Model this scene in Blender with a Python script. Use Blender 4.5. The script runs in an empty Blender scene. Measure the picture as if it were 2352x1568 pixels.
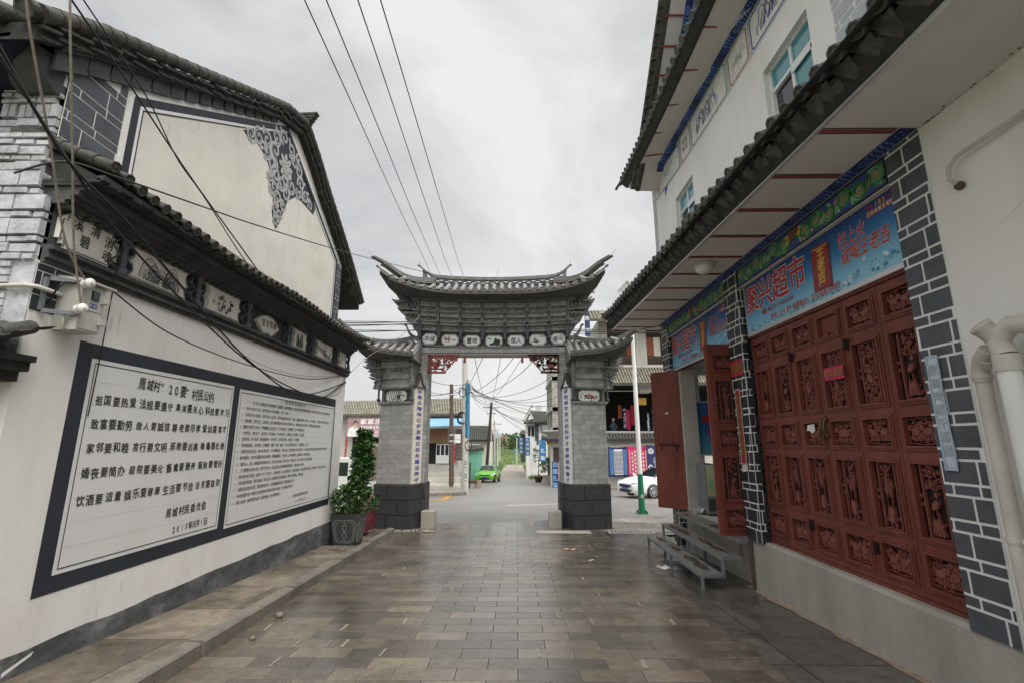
import bpy, bmesh, math, random
from mathutils import Vector, Matrix
R = math.radians
sc = bpy.context.scene
COL = sc.collection
# ---------------------------------------------------------------- camera
F_PX, PITCH, YAW, CAMH = 1080.0, math.atan(230/1080), math.atan(12/1080/math.cos(math.atan(230/1080))), 1.6
cam_d = bpy.data.cameras.new("camera"); cam = bpy.data.objects.new("camera", cam_d); COL.objects.link(cam)
cam.location = (0, 0, CAMH); cam.rotation_euler = (math.pi/2 + PITCH, 0, YAW)
cam_d.sensor_width = 36; cam_d.lens = 36*F_PX/2352; cam_d.clip_start = 0.05; cam_d.clip_end = 3000
sc.camera = cam
# ---------------------------------------------------------------- sky and sun (overcast)
SUN_EL, SUN_AZ = R(62), R(150)          # azimuth clockwise from +Y
w = bpy.data.worlds.new("World"); sc.world = w; w.use_nodes = True
nt = w.node_tree; nt.nodes.clear(); N = nt.nodes.new; L = nt.links.new
out = N("ShaderNodeOutputWorld"); bg = N("ShaderNodeBackground"); bg.inputs[1].default_value = 0.1
sky = N("ShaderNodeTexSky"); sky.sky_type = 'NISHITA'; sky.sun_disc = False
sky.sun_elevation = SUN_EL; sky.sun_rotation = SUN_AZ
tc = N("ShaderNodeTexCoord"); mp = N("ShaderNodeMapping"); mp.inputs['Scale'].default_value = (1, 1, 1.8)
n1 = N("ShaderNodeTexNoise"); n1.inputs['Scale'].default_value = 1.5; n1.inputs['Detail'].default_value = 7; n1.inputs['Roughness'].default_value = .58; n1.inputs['Distortion'].default_value = .5
mp.inputs['Location'].default_value = (2.3, 0.55, 0.5)
L(tc.outputs['Generated'], mp.inputs[0]); L(mp.outputs[0], n1.inputs['Vector'])
cr = N("ShaderNodeValToRGB"); e = cr.color_ramp.elements
e[0].position = .36; e[0].color = (.57, .58, .59, 1); e[1].position = .63; e[1].color = (.93, .92, .905, 1)
L(n1.outputs[0], cr.inputs[0])
# overcast sky boosted out of view, towards the sun behind camera, to light walls
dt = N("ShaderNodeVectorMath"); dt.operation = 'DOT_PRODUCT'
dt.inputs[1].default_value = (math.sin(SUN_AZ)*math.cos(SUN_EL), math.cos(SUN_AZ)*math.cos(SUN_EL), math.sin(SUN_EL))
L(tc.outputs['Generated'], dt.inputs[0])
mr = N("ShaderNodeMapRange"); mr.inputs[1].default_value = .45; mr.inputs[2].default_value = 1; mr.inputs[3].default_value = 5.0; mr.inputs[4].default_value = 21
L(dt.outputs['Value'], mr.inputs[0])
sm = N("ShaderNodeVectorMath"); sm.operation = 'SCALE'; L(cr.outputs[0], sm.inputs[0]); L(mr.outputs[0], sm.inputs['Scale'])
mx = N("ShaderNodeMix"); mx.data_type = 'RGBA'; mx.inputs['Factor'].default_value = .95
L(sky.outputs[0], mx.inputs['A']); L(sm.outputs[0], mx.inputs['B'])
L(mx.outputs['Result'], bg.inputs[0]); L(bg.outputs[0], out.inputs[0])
sd = bpy.data.lights.new("sun", 'SUN'); sd.energy = 1.1; sd.angle = R(35); sd.color = (1, .94, .86)
so = bpy.data.objects.new("sun", sd); COL.objects.link(so)
so.rotation_euler = Vector((math.sin(SUN_AZ)*math.cos(SUN_EL), math.cos(SUN_AZ)*math.cos(SUN_EL), math.sin(SUN_EL))).to_track_quat('Z', 'Y').to_euler()
vs = sc.view_settings; vs.view_transform = 'Standard'; vs.look = 'None'; vs.exposure = 0.95; vs.gamma = 1; vs.use_curve_mapping = False
sc.cycles.max_bounces = 6; sc.cycles.diffuse_bounces = 3; sc.cycles.glossy_bounces = 3; sc.cycles.transparent_max_bounces = 6
sc.cycles.use_denoising = True
# ---------------------------------------------------------------- helpers
def at(u, v, Y=None, X=None, Z=None):
    """the point of the place seen at (u,v) (2352 px wide picture) on the plane Y=, X= or Z="""
    a, b = (u-1176)/F_PX, -(v-784)/F_PX
    y = math.cos(PITCH) - b*math.sin(PITCH); z = math.sin(PITCH) + b*math.cos(PITCH)
    d = Vector((a*math.cos(YAW)-y*math.sin(YAW), a*math.sin(YAW)+y*math.cos(YAW), z))
    t = Y/d.y if Y is not None else X/d.x if X is not None else (Z-CAMH)/d.z
    return Vector((0, 0, CAMH)) + d*t
def gz(y): return -.043*y if y < 58 else -.043*58
class Fr:
    def __init__(s, o, u, v): s.o = Vector(o); s.u = Vector(u).normalized(); s.v = Vector(v).normalized(); s.n = s.u.cross(s.v)
    def p(s, a, b, c=0): return s.o + s.u*a + s.v*b + s.n*c
    def at(s, a, b, c=0): return Fr(s.p(a, b, c), s.u, s.v)
class MB:
    def __init__(s): s.v = []; s.f = []; s.mi = []; s.m = 0; s.sm = []; s.smooth = False
    def add(s, vs, fs):
        k = len(s.v); s.v += [tuple(p) for p in vs]
        for f in fs: s.f.append([i+k for i in f]); s.mi.append(s.m); s.sm.append(s.smooth)
    def hexa(s, q):
        s.add(q, [(3, 2, 1, 0), (4, 5, 6, 7), (0, 1, 5, 4), (1, 2, 6, 5), (2, 3, 7, 6), (3, 0, 4, 7)]); return s
    def box(s, x0, x1, y0, y1, z0, z1):
        return s.hexa([(x0, y0, z0), (x1, y0, z0), (x1, y1, z0), (x0, y1, z0), (x0, y0, z1), (x1, y0, z1), (x1, y1, z1), (x0, y1, z1)])
    def fbox(s, fr, a0, a1, b0, b1, c0, c1):
        return s.hexa([fr.p(*q) for q in ((a0, b0, c0), (a1, b0, c0), (a1, b1, c0), (a0, b1, c0), (a0, b0, c1), (a1, b0, c1), (a1, b1, c1), (a0, b1, c1))])
    def bar(s, p, q, wd, ht, up=(0, 0, 1)):
        p = Vector(p); q = Vector(q); d = (q-p).normalized(); r = d.cross(Vector(up)).normalized()*wd/2; u = r.cross(d).normalized()*ht/2
        return s.hexa([p-r-u, p+r-u, q+r-u, q-r-u, p-r+u, p+r+u, q+r+u, q-r+u])
    def quad(s, *q): s.add(q, [tuple(range(len(q)))]); return s
    def fquad(s, fr, a0, a1, b0, b1, c): return s.quad(fr.p(a0, b0, c), fr.p(a1, b0, c), fr.p(a1, b1, c), fr.p(a0, b1, c))
    def fpoly(s, fr, poly, c0, c1=None):
        n = len(poly)
        if c1 is None: s.add([fr.p(a, b, c0) for a, b in poly], [tuple(range(n))]); return s
        s.add([fr.p(a, b, c0) for a, b in poly] + [fr.p(a, b, c1) for a, b in poly],
              [tuple(range(n, 2*n))] + [(i, (i+1) % n, (i+1) % n + n, i+n) for i in range(n)] + [tuple(range(n-1, -1, -1))]); return s
    def fring(s, fr, poly_o, poly_i, c0, c1):
        n = len(poly_o)
        s.add([fr.p(a, b, c1) for a, b in poly_o] + [fr.p(a, b, c1) for a, b in poly_i] + [fr.p(a, b, c0) for a, b in poly_o] + [fr.p(a, b, c0) for a, b in poly_i],
              [(i, (i+1) % n, n+(i+1) % n, n+i) for i in range(n)] + [(2*n+i, 2*n+(i+1) % n, (i+1) % n, i) for i in range(n)] + [(n+i, n+(i+1) % n, 3*n+(i+1) % n, 3*n+i) for i in range(n)]); return s
    def tube(s, pts, r, n=6, cap=True, up=None):
        pts = [Vector(p) for p in pts]; rs = r if isinstance(r, (list, tuple)) else [r]*len(pts); k = len(pts); vs = []
        ref = None
        for i, p in enumerate(pts):
            d = (pts[min(i+1, k-1)]-pts[max(i-1, 0)]).normalized()
            if ref is None: ref = d.orthogonal() if up is None else Vector(up)
            ref = (ref - d*ref.dot(d)).normalized(); b = d.cross(ref)
            vs += [p + (ref*math.cos(2*math.pi*j/n) + b*math.sin(2*math.pi*j/n))*rs[i] for j in range(n)]
        fs = [(i*n+j, i*n+(j+1) % n, (i+1)*n+(j+1) % n, (i+1)*n+j) for i in range(k-1) for j in range(n)]
        sm = s.smooth; s.smooth = True; s.add(vs, fs); s.smooth = sm
        if cap:
            s.add(vs[:n], [tuple(range(n-1, -1, -1))]); s.add(vs[-n:], [tuple(range(n))])
        return s
    def lathe(s, c, axis, prof, n=16, up=None):
        c = Vector(c); a = Vector(axis).normalized(); r0 = a.orthogonal().normalized() if up is None else Vector(up).normalized(); b = a.cross(r0); vs = []; k = len(prof)
        for r, h in prof: vs += [c + a*h + (r0*math.cos(2*math.pi*j/n) + b*math.sin(2*math.pi*j/n))*r for j in range(n)]
        sm = s.smooth; s.smooth = True
        s.add(vs, [(i*n+j, i*n+(j+1) % n, (i+1)*n+(j+1) % n, (i+1)*n+j) for i in range(k-1) for j in range(n)]); s.smooth = sm
        s.add(vs[:n], [tuple(range(n-1, -1, -1))]); s.add(vs[-n:], [tuple(range(n))]); return s
    def blob(s, c, rx, ry, rz, n=8, m=5):
        c = Vector(c); vs = [c+Vector((0, 0, -rz))]
        for i in range(1, m):
            t = -math.pi/2 + math.pi*i/m
            vs += [c+Vector((rx*math.cos(t)*math.cos(2*math.pi*j/n), ry*math.cos(t)*math.sin(2*math.pi*j/n), rz*math.sin(t))) for j in range(n)]
        vs.append(c+Vector((0, 0, rz))); e = len(vs)-1
        fs = [(0, 1+(j+1) % n, 1+j) for j in range(n)] + [(1+i*n+j, 1+i*n+(j+1) % n, 1+(i+1)*n+(j+1) % n, 1+(i+1)*n+j) for i in range(m-2) for j in range(n)] + [(1+(m-2)*n+j, 1+(m-2)*n+(j+1) % n, e) for j in range(n)]
        sm = s.smooth; s.smooth = True; s.add(vs, fs); s.smooth = sm; return s
    def grid(s, fn, nu, nv):
        s.add([fn(i/nu, j/nv) for i in range(nu+1) for j in range(nv+1)], [(i*(nv+1)+j, (i+1)*(nv+1)+j, (i+1)*(nv+1)+j+1, i*(nv+1)+j+1) for i in range(nu) for j in range(nv)]); return s
    def ribbon(s, fr, pts, wd, c0, c1, taper=0):
        """a flat band along 2-D points on a frame, raised from c0 to c1"""
        k = len(pts); A = []; B = []
        for i, (x, y) in enumerate(pts):
            x0, y0 = pts[max(i-1, 0)]; x1, y1 = pts[min(i+1, k-1)]; dx, dy = x1-x0, y1-y0; l = math.hypot(dx, dy) or 1
            h = wd/2*(1-taper*i/(k-1)); A.append((x-dy/l*h, y+dx/l*h)); B.append((x+dy/l*h, y-dx/l*h))
        vs = [fr.p(a, b, c1) for a, b in A] + [fr.p(a, b, c1) for a, b in B]; fs = [(i, k+i, k+i+1, i+1) for i in range(k-1)]
        if c1-c0 > .004:
            vs += [fr.p(a, b, c0) for a, b in A] + [fr.p(a, b, c0) for a, b in B]
            fs += [(i, i+1, 2*k+i+1, 2*k+i) for i in range(k-1)] + [(k+i+1, k+i, 3*k+i, 3*k+i+1) for i in range(k-1)]
        s.add(vs, fs); return s
    def disc(s, fr, a, b, ra, rb, c0, c1=None, n=10, rot=0):
        cr, sr = math.cos(rot), math.sin(rot)
        return s.fpoly(fr, [(a+ra*math.cos(2*math.pi*j/n)*cr-rb*math.sin(2*math.pi*j/n)*sr, b+ra*math.cos(2*math.pi*j/n)*sr+rb*math.sin(2*math.pi*j/n)*cr) for j in range(n)], c0, c1)
    def spiral(s, fr, a, b, r, a0, turns, wd, c0, c1, hand=1, n=14):
        pts = [(a+r*(1-.85*i/n)*math.cos(a0+hand*turns*2*math.pi*i/n), b+r*(1-.85*i/n)*math.sin(a0+hand*turns*2*math.pi*i/n)) for i in range(n+1)]
        return s.ribbon(fr, pts, wd, c0, c1, .4)
OFF = {}
def obj(name, mb, mats, parent=None, smooth=False):
    me = bpy.data.meshes.new(name); o = bpy.data.objects.new(name, me); COL.objects.link(o)
    off = Vector((0, 0, 0))
    if parent is not None:
        root = parent
        while root.parent: root = root.parent
        off = OFF.get(root.name, Vector((0, 0, 0))); o.parent = parent
    me.from_pydata([(x-off.x, y-off.y, z-off.z) for x, y, z in mb.v], [], mb.f)
    for m in (mats if isinstance(mats, (list, tuple)) else [mats]): me.materials.append(m)
    me.polygons.foreach_set('material_index', mb.mi)
    me.polygons.foreach_set('use_smooth', [smooth or x for x in mb.sm])
    me.update(); return o
def thing(name, label, cat, loc=(0, 0, 0), group=None):
    o = bpy.data.objects.new(name, None); COL.objects.link(o); o.location = loc; o.empty_display_size = .2
    o['label'] = label; o['category'] = cat
    if group: o['group'] = group
    OFF[o.name] = Vector(loc); return o
def tag(o, label, cat, group=None):
    o['label'] = label; o['category'] = cat
    if group: o['group'] = group
    return o
def struct(name, mb, mats): o = obj(name, mb, mats); o['kind'] = 'structure'; return o
# ---- writing: glyph outlines from the built-in font, laid flat on a surface
_fc = bpy.data.curves.new('glyph', 'FONT'); _fo = bpy.data.objects.new('glyph', _fc); COL.objects.link(_fo)
_gl = {}
def glyph(ch, bold=.0, res=2):
    k = (ch, bold, res)
    if k not in _gl:
        _fc.body = ch; _fc.resolution_u = res; _fc.offset = bold
        m = _fo.evaluated_get(bpy.context.evaluated_depsgraph_get()).to_mesh()
        _gl[k] = ([(v.co.x, v.co.y) for v in m.vertices], [tuple(p.vertices) for p in m.polygons])
    return _gl[k]
def write(mb, fr, ch, a, b, wd, ht, c=.003, bold=.0, slant=0, rot=0, res=2):
    """one character centred on (a,b), wd x ht"""
    vs, fs = glyph(ch, 0, res)
    if not vs: return
    cr, sr = math.cos(rot), math.sin(rot)
    for k, (ox, oy) in enumerate(((-1, -1), (1, 1), (-1, 1), (1, -1)) if bold else ((0, 0),)):   # thick strokes: four shifted layers
        q = []
        for x, y in vs:
            x = (x-.5)*wd/.9 + slant*(y-.36)*ht + ox*bold*wd; y = (y-.36)*ht/.9 + oy*bold*ht
            q.append(fr.p(a+x*cr-y*sr, b+x*sr+y*cr, c+.0002*k))
        mb.add(q, fs)
def line(mb, fr, text, a0, a1, b0, b1, wd, ht, jit=.0, rnd=None, **kw):
    """characters spread evenly from (a0,b0) to (a1,b1)"""
    n = len(text)
    for i, ch in enumerate(text):
        if ch == ' ': continue
        t = (i+.5)/n; j = (rnd.uniform(-1, 1)*jit, rnd.uniform(-1, 1)*jit, rnd.uniform(-1, 1)) if rnd else (0, 0, 0)
        s = 1+j[2]*.1 if rnd else 1
        asc = ord(ch) < 256
        write(mb, fr, ch, a0+(a1-a0)*t+j[0]+(.22*wd if asc else 0), b0+(b1-b0)*t+j[1], wd*s, ht*s, rot=j[2]*.09 if jit else 0, **kw)
# ---------------------------------------------------------------- materials
MT = {}
def mat(name, col, rough=.75, var=.18, scale=5, bump=0, bscale=60, metal=0, dirt=0, dirtcol=(.12, .1, .08), stretch=(1, 1, 1), spec=.5, dscale=1.3):
    m = bpy.data.materials.new(name); m.use_nodes = True; t = m.node_tree; N = t.nodes.new; L = t.links.new
    b = t.nodes['Principled BSDF']; b.inputs['Roughness'].default_value = rough; b.inputs['Metallic'].default_value = metal; b.inputs['Specular IOR Level'].default_value = spec
    tc = N("ShaderNodeTexCoord"); mp = N("ShaderNodeMapping"); mp.inputs['Scale'].default_value = stretch; L(tc.outputs['Object'], mp.inputs[0])
    n = N("ShaderNodeTexNoise"); n.inputs['Scale'].default_value = scale; n.inputs['Detail'].default_value = 6; n.inputs['Roughness'].default_value = .62; L(mp.outputs[0], n.inputs['Vector'])
    r = N("ShaderNodeValToRGB"); e = r.color_ramp.elements; e[0].position = .3; e[1].position = .7
    e[0].color = (*[max(0, c*(1-var)) for c in col], 1); e[1].color = (*[min(1, c*(1+var)) for c in col], 1); L(n.outputs[0], r.inputs[0]); c = r.outputs[0]
    if dirt:
        n2 = N("ShaderNodeTexNoise"); n2.inputs['Scale'].default_value = dscale; n2.inputs['Detail'].default_value = 8; n2.inputs['Roughness'].default_value = .7; L(mp.outputs[0], n2.inputs['Vector'])
        r2 = N("ShaderNodeValToRGB"); q = r2.color_ramp.elements; q[0].position = .47; q[0].color = (0, 0, 0, 1); q[1].position = .72; q[1].color = (dirt, dirt, dirt, 1); L(n2.outputs[0], r2.inputs[0])
        x = N("ShaderNodeMix"); x.data_type = 'RGBA'; L(r2.outputs[0], x.inputs['Factor']); L(c, x.inputs['A']); x.inputs['B'].default_value = (*dirtcol, 1); c = x.outputs['Result']
    L(c, b.inputs['Base Color'])
    if bump:
        n3 = N("ShaderNodeTexNoise"); n3.inputs['Scale'].default_value = bscale; n3.inputs['Detail'].default_value = 5; L(tc.outputs['Object'], n3.inputs['Vector'])
        bp = N("ShaderNodeBump"); bp.inputs['Strength'].default_value = bump; bp.inputs['Distance'].default_value = .02; L(n3.outputs[0], bp.inputs['Height']); L(bp.outputs[0], b.inputs['Normal'])
    MT[name] = m; return m
def brickmat(name, c1, c2, mortar, bw, bh, ms, axes='xz', rough=.8, bias=0, offset=.5, noise=.25, bump=.4, wet=None, smooth=.1, fr2=2, spec=.5, rim=0):
    m = bpy.data.materials.new(name); m.use_nodes = True; t = m.node_tree; N = t.nodes.new; L = t.links.new; b = t.nodes['Principled BSDF']
    b.inputs['Specular IOR Level'].default_value = spec
    tc = N("ShaderNodeTexCoord"); s = N("ShaderNodeSeparateXYZ"); cb = N("ShaderNodeCombineXYZ"); L(tc.outputs['Object'], s.inputs[0])
    ix = {'x': 0, 'y': 1, 'z': 2}
    if axes[0] == 'd':                        # any vertical wall: x+y along, z up
        ad = N("ShaderNodeMath"); ad.operation = 'ADD'; L(s.outputs[0], ad.inputs[0]); L(s.outputs[1], ad.inputs[1]); L(ad.outputs[0], cb.inputs[0])
    else: L(s.outputs[ix[axes[0]]], cb.inputs[0])
    L(s.outputs[ix[axes[1]]], cb.inputs[1])
    br = N("ShaderNodeTexBrick"); br.offset = offset; br.offset_frequency = fr2; br.inputs['Scale'].default_value = 1; br.inputs['Brick Width'].default_value = bw; br.inputs['Row Height'].default_value = bh
    br.inputs['Mortar Size'].default_value = ms; br.inputs['Mortar Smooth'].default_value = smooth; br.inputs['Bias'].default_value = bias
    br.inputs['Color1'].default_value = (*c1, 1); br.inputs['Color2'].default_value = (*c2, 1); br.inputs['Mortar'].default_value = (*mortar, 1); L(cb.outputs[0], br.inputs['Vector'])
    n = N("ShaderNodeTexNoise"); n.inputs['Scale'].default_value = 9; n.inputs['Detail'].default_value = 8; n.inputs['Roughness'].default_value = .7; L(tc.outputs['Object'], n.inputs['Vector'])
    mr = N("ShaderNodeMapRange"); mr.inputs[1].default_value = .3; mr.inputs[2].default_value = .7; mr.inputs[3].default_value = 1-noise; mr.inputs[4].default_value = 1+noise; L(n.outputs[0], mr.inputs[0])
    sm = N("ShaderNodeVectorMath"); sm.operation = 'SCALE'; L(br.outputs['Color'], sm.inputs[0]); L(mr.outputs[0], sm.inputs['Scale']); c = sm.outputs[0]
    if rim:                                    # pale worn arris round every stone
        b2 = N("ShaderNodeTexBrick"); b2.offset = offset; b2.offset_frequency = fr2; b2.inputs['Scale'].default_value = 1; b2.inputs['Brick Width'].default_value = bw; b2.inputs['Row Height'].default_value = bh; b2.inputs['Mortar Size'].default_value = ms*2.6; b2.inputs['Mortar Smooth'].default_value = .25; L(cb.outputs[0], b2.inputs['Vector'])
        sb_ = N("ShaderNodeMath"); sb_.operation = 'SUBTRACT'; sb_.use_clamp = True; L(b2.outputs['Fac'], sb_.inputs[0]); L(br.outputs['Fac'], sb_.inputs[1]); ma = N("ShaderNodeMath"); ma.operation = 'MULTIPLY_ADD'; L(sb_.outputs[0], ma.inputs[0]); ma.inputs[1].default_value = rim; ma.inputs[2].default_value = 1
        s9 = N("ShaderNodeVectorMath"); s9.operation = 'SCALE'; L(c, s9.inputs[0]); L(ma.outputs[0], s9.inputs['Scale']); c = s9.outputs[0]
    b.inputs['Roughness'].default_value = rough
    if wet:
        n2 = N("ShaderNodeTexNoise"); n2.inputs['Scale'].default_value = wet[0]; n2.inputs['Detail'].default_value = 6; n2.inputs['Roughness'].default_value = .6; n2.inputs['Distortion'].default_value = .6; L(tc.outputs['Object'], n2.inputs['Vector'])
        r = N("ShaderNodeMapRange"); r.inputs[1].default_value = wet[1]; r.inputs[2].default_value = wet[2]; r.inputs[3].default_value = wet[3]; r.inputs[4].default_value = wet[4]; L(n2.outputs[0], r.inputs[0])
        n4 = N("ShaderNodeTexNoise"); n4.inputs['Scale'].default_value = 55; n4.inputs['Detail'].default_value = 4; L(tc.outputs['Object'], n4.inputs['Vector'])
        ad2 = N("ShaderNodeMath"); ad2.operation = 'MULTIPLY_ADD'; L(n4.outputs[0], ad2.inputs[0]); ad2.inputs[1].default_value = .22; L(r.outputs[0], ad2.inputs[2])
        if rim:                                # joints and worn edges stay rough and matt
            rj = N("ShaderNodeMath"); rj.operation = 'MULTIPLY_ADD'; rj.use_clamp = True; L(br.outputs['Fac'], rj.inputs[0]); rj.inputs[1].default_value = .45; L(ad2.outputs[0], rj.inputs[2]); L(rj.outputs[0], b.inputs['Roughness'])
        else: L(ad2.outputs[0], b.inputs['Roughness'])
        r3 = N("ShaderNodeMapRange"); r3.inputs[1].default_value = wet[1]; r3.inputs[2].default_value = wet[2]; r3.inputs[3].default_value = .74; r3.inputs[4].default_value = 1.12; L(n2.outputs[0], r3.inputs[0])
        s2 = N("ShaderNodeVectorMath"); s2.operation = 'SCALE'; L(c, s2.inputs[0]); L(r3.outputs[0], s2.inputs['Scale']); c = s2.outputs[0]
        n5 = N("ShaderNodeTexNoise"); n5.inputs['Scale'].default_value = 160; n5.inputs['Detail'].default_value = 2; L(tc.outputs['Object'], n5.inputs['Vector'])
        r5 = N("ShaderNodeMapRange"); r5.inputs[1].default_value = .56; r5.inputs[2].default_value = .72; r5.inputs[3].default_value = 1; r5.inputs[4].default_value = 2.1; L(n5.outputs[0], r5.inputs[0])
        s3 = N("ShaderNodeVectorMath"); s3.operation = 'SCALE'; L(c, s3.inputs[0]); L(r5.outputs[0], s3.inputs['Scale']); c = s3.outputs[0]
    L(c, b.inputs['Base Color'])
    if bump:
        h = N("ShaderNodeMath"); h.operation = 'MULTIPLY_ADD'; L(br.outputs['Fac'], h.inputs[0]); h.inputs[1].default_value = -1; n3 = N("ShaderNodeTexNoise"); n3.inputs['Scale'].default_value = 70; n3.inputs['Detail'].default_value = 4; L(tc.outputs['Object'], n3.inputs['Vector'])
        k = N("ShaderNodeMath"); k.operation = 'MULTIPLY'; k.inputs[1].default_value = .25 if rim else .5; L(n3.outputs[0], k.inputs[0]); L(k.outputs[0], h.inputs[2])
        bp = N("ShaderNodeBump"); bp.inputs['Strength'].default_value = bump; bp.inputs['Distance'].default_value = .012; L(h.outputs[0], bp.inputs['Height']); L(bp.outputs[0], b.inputs['Normal'])
    MT[name] = m; return m
def glassmat(name, col, rough=.06):
    m = mat(name, col, rough, .1, 2, spec=.7); return m
mat('white_wall', (.80, .785, .76), .85, .05, 1.2, .12, 25, dirt=.35, dirtcol=(.50, .46, .40), stretch=(1, 1, .3))
mat('cream_wall', (.76, .73, .655), .85, .06, 1.5, .1, 25, dirt=.4, dirtcol=(.42, .39, .33), dscale=.8)
mat('dado', (.085, .09, .097), .7, .5, 7, .3, 30, dirt=.85, dirtcol=(.30, .305, .31), dscale=4.5, stretch=(1, .6, 1))
mat('notice_dark', (.022, .026, .036), .55, .35, 1.2)
mat('notice_white', (.70, .70, .69), .8, .03, 1.5, dirt=.12, dirtcol=(.45, .44, .42))
mat('ink', (.018, .018, .02), .6, .2)
mat('pencil', (.42, .42, .42), .8, .2)
mat('white_paint', (.78, .78, .77), .7, .05)
mat('quoin', (.075, .082, .095), .6, .3, 4, .15, 40)
mat('quoin_dark', (.03, .033, .038), .45, .35, 4, .15, 40)
mat('quoin_pale', (.42, .44, .48), .7, .1, 4)
mat('roof_tile', (.115, .115, .112), .8, .45, 7, .35, 60, dirt=.45, dirtcol=(.055, .057, .05), dscale=2.5)
mat('brass', (.13, .09, .035), .45, .3, 20, metal=.6); mat('old_gold', (.30, .17, .03), .6, .3, 15); mat('pale_blue', (.38, .48, .60), .7, .15, 9)
mat('old_tile', (.062, .06, .056), .85, .5, 8, .5, 50, dirt=.6, dirtcol=(.085, .082, .035), dscale=4)
mat('old_tile_pan', (.03, .029, .028), .85, .5, 8, .4, 50)
mat('gate_tile', (.33, .325, .31), .8, .35, 9, .3, 60, dirt=.4, dirtcol=(.09, .09, .085), dscale=3)
mat('gate_pan', (.07, .07, .068), .85, .4, 9, .3)
mat('gate_disc', (.24, .225, .2), .8, .35, 30, .8, 90)
mat('gate_dark', (.062, .062, .063), .8, .4, 5, .3, 40)
mat('gate_grey', (.25, .248, .242), .8, .3, 3.5, .25, 50, dirt=.45, dirtcol=(.11, .11, .112), dscale=2.2)
mat('gate_bracket', (.36, .355, .345), .8, .3, 4, .25, 50, dirt=.5, dirtcol=(.17, .17, .17), dscale=2.5); mat('gate_knob', (.20, .20, .198), .8, .35, 8, .3, 50)
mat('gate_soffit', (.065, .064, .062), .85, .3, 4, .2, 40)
mat('gate_slate', (.085, .095, .105), .65, .3, 6, .2)
mat('gate_beam', (.36, .345, .315), .8, .08, 3, .1)
brickmat('gate_brick', (.27, .268, .262), (.37, .365, .355), (.20, .2, .2), .30, .124, .004, 'dz', .8, 0, .5, .22, .25)
brickmat('gate_base', (.034, .036, .038), (.044, .045, .047), (.003, .003, .004), .62, .36, .011, 'dz', .6, 0, .37, .35, .9)
mat('tile_white', (.82, .82, .80), .3, .03)
mat('couplet_cream', (.74, .69, .58), .35, .06, 2)
mat('blue_ink', (.03, .05, .36), .4, .1)
mat('red_wood', (.18, .047, .034), .5, .3, 5, .15, 60, stretch=(1, 1, .2), dirt=.45, dirtcol=(.10, .03, .022), dscale=3, spec=.35)
mat('red_carving', (.205, .058, .043), .55, .25, 20, .2, 80)
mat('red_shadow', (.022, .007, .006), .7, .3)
mat('gate_red', (.19, .026, .016), .5, .25, 12)
mat('concrete', (.36, .34, .30), .85, .2, 2.2, .35, 30, dirt=.4, dirtcol=(.24, .225, .19), stretch=(1, 1, .25))
mat('concrete_pale', (.45, .43, .38), .85, .15, 3, .3, 40)
mat('soffit_white', (.60, .57, .53), .85, .06, 1.2, dirt=.15, dirtcol=(.4, .37, .33))
mat('soffit_red', (.28, .05, .03), .6, .15)
mat('alu', (.62, .62, .62), .35, .08, metal=.6)
mat('steel_grey', (.16, .175, .19), .5, .25, 6, .1, dirt=.3, dirtcol=(.1, .07, .05))
mat('steel_wet', (.21, .21, .205), .3, .25, 6, .1, dirt=.75, dirtcol=(.11, .08, .06), dscale=2.4)
mat('rust', (.09, .06, .045), .8, .4, 10)
mat('pvc', (.55, .53, .47), .5, .12, 3, dirt=.4, dirtcol=(.32, .28, .22))
mat('pvc_white', (.78, .78, .77), .4, .05, 3, dirt=.1)
mat('box_beige', (.46, .45, .40), .5, .06, 3, dirt=.2, dirtcol=(.3, .27, .22))
mat('porcelain', (.72, .70, .66), .25, .05)
mat('cable', (.012, .012, .013), .6, .2)
mat('cable_tan', (.24, .21, .17), .7, .25, 20)
mat('black', (.012, .012, .012), .6, .2)
mat('void', (.01, .009, .008), .9, .2)
mat('bluelabel', (.02, .06, .25), .4, .05)
mat('glass_teal', (.05, .24, .28), .08, .1, 1, spec=.8)
mat('glass_dark', (.012, .018, .022), .07, .1, 1, spec=.8)
mat('frame_white', (.72, .73, .73), .4, .04)
mat('timber_dark', (.045, .028, .02), .65, .4, 8, .2, stretch=(1, 1, .3))
mat('whitewash', (.50, .51, .53), .9, .2, 9, .35, 28, dirt=.8, dirtcol=(.17, .165, .16), dscale=6, spec=.2)
mat('panel_cream', (.82, .79, .72), .8, .06, 3, dirt=.2, dirtcol=(.5, .45, .38))
for nm, c in (('p_green', (.04, .20, .07)), ('p_lgreen', (.22, .46, .26)), ('p_blue', (.05, .08, .30)), ('p_navy', (.015, .025, .10)), ('p_orange', (.45, .20, .04)), ('p_yellow', (.62, .42, .06)), ('p_brown', (.27, .07, .025)), ('p_pink', (.60, .30, .26)), ('p_white', (.72, .71, .68)), ('p_cream', (.66, .62, .52)),
              ('p_red', (.40, .03, .035)), ('p_grey', (.25, .25, .25)), ('p_lgrey', (.48, .48, .47)), ('p_teal', (.12, .36, .28)), ('p_cobalt', (.03, .07, .42)), ('p_sky', (.18, .42, .66)), ('p_magenta', (.50, .015, .10)), ('p_gold', (.60, .36, .05)), ('p_dgreen', (.02, .07, .035)), ('p_black', (.015, .015, .016)), ('p_skin', (.46, .30, .22))):
    mat(nm, c, .6, .15, 12)
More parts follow.
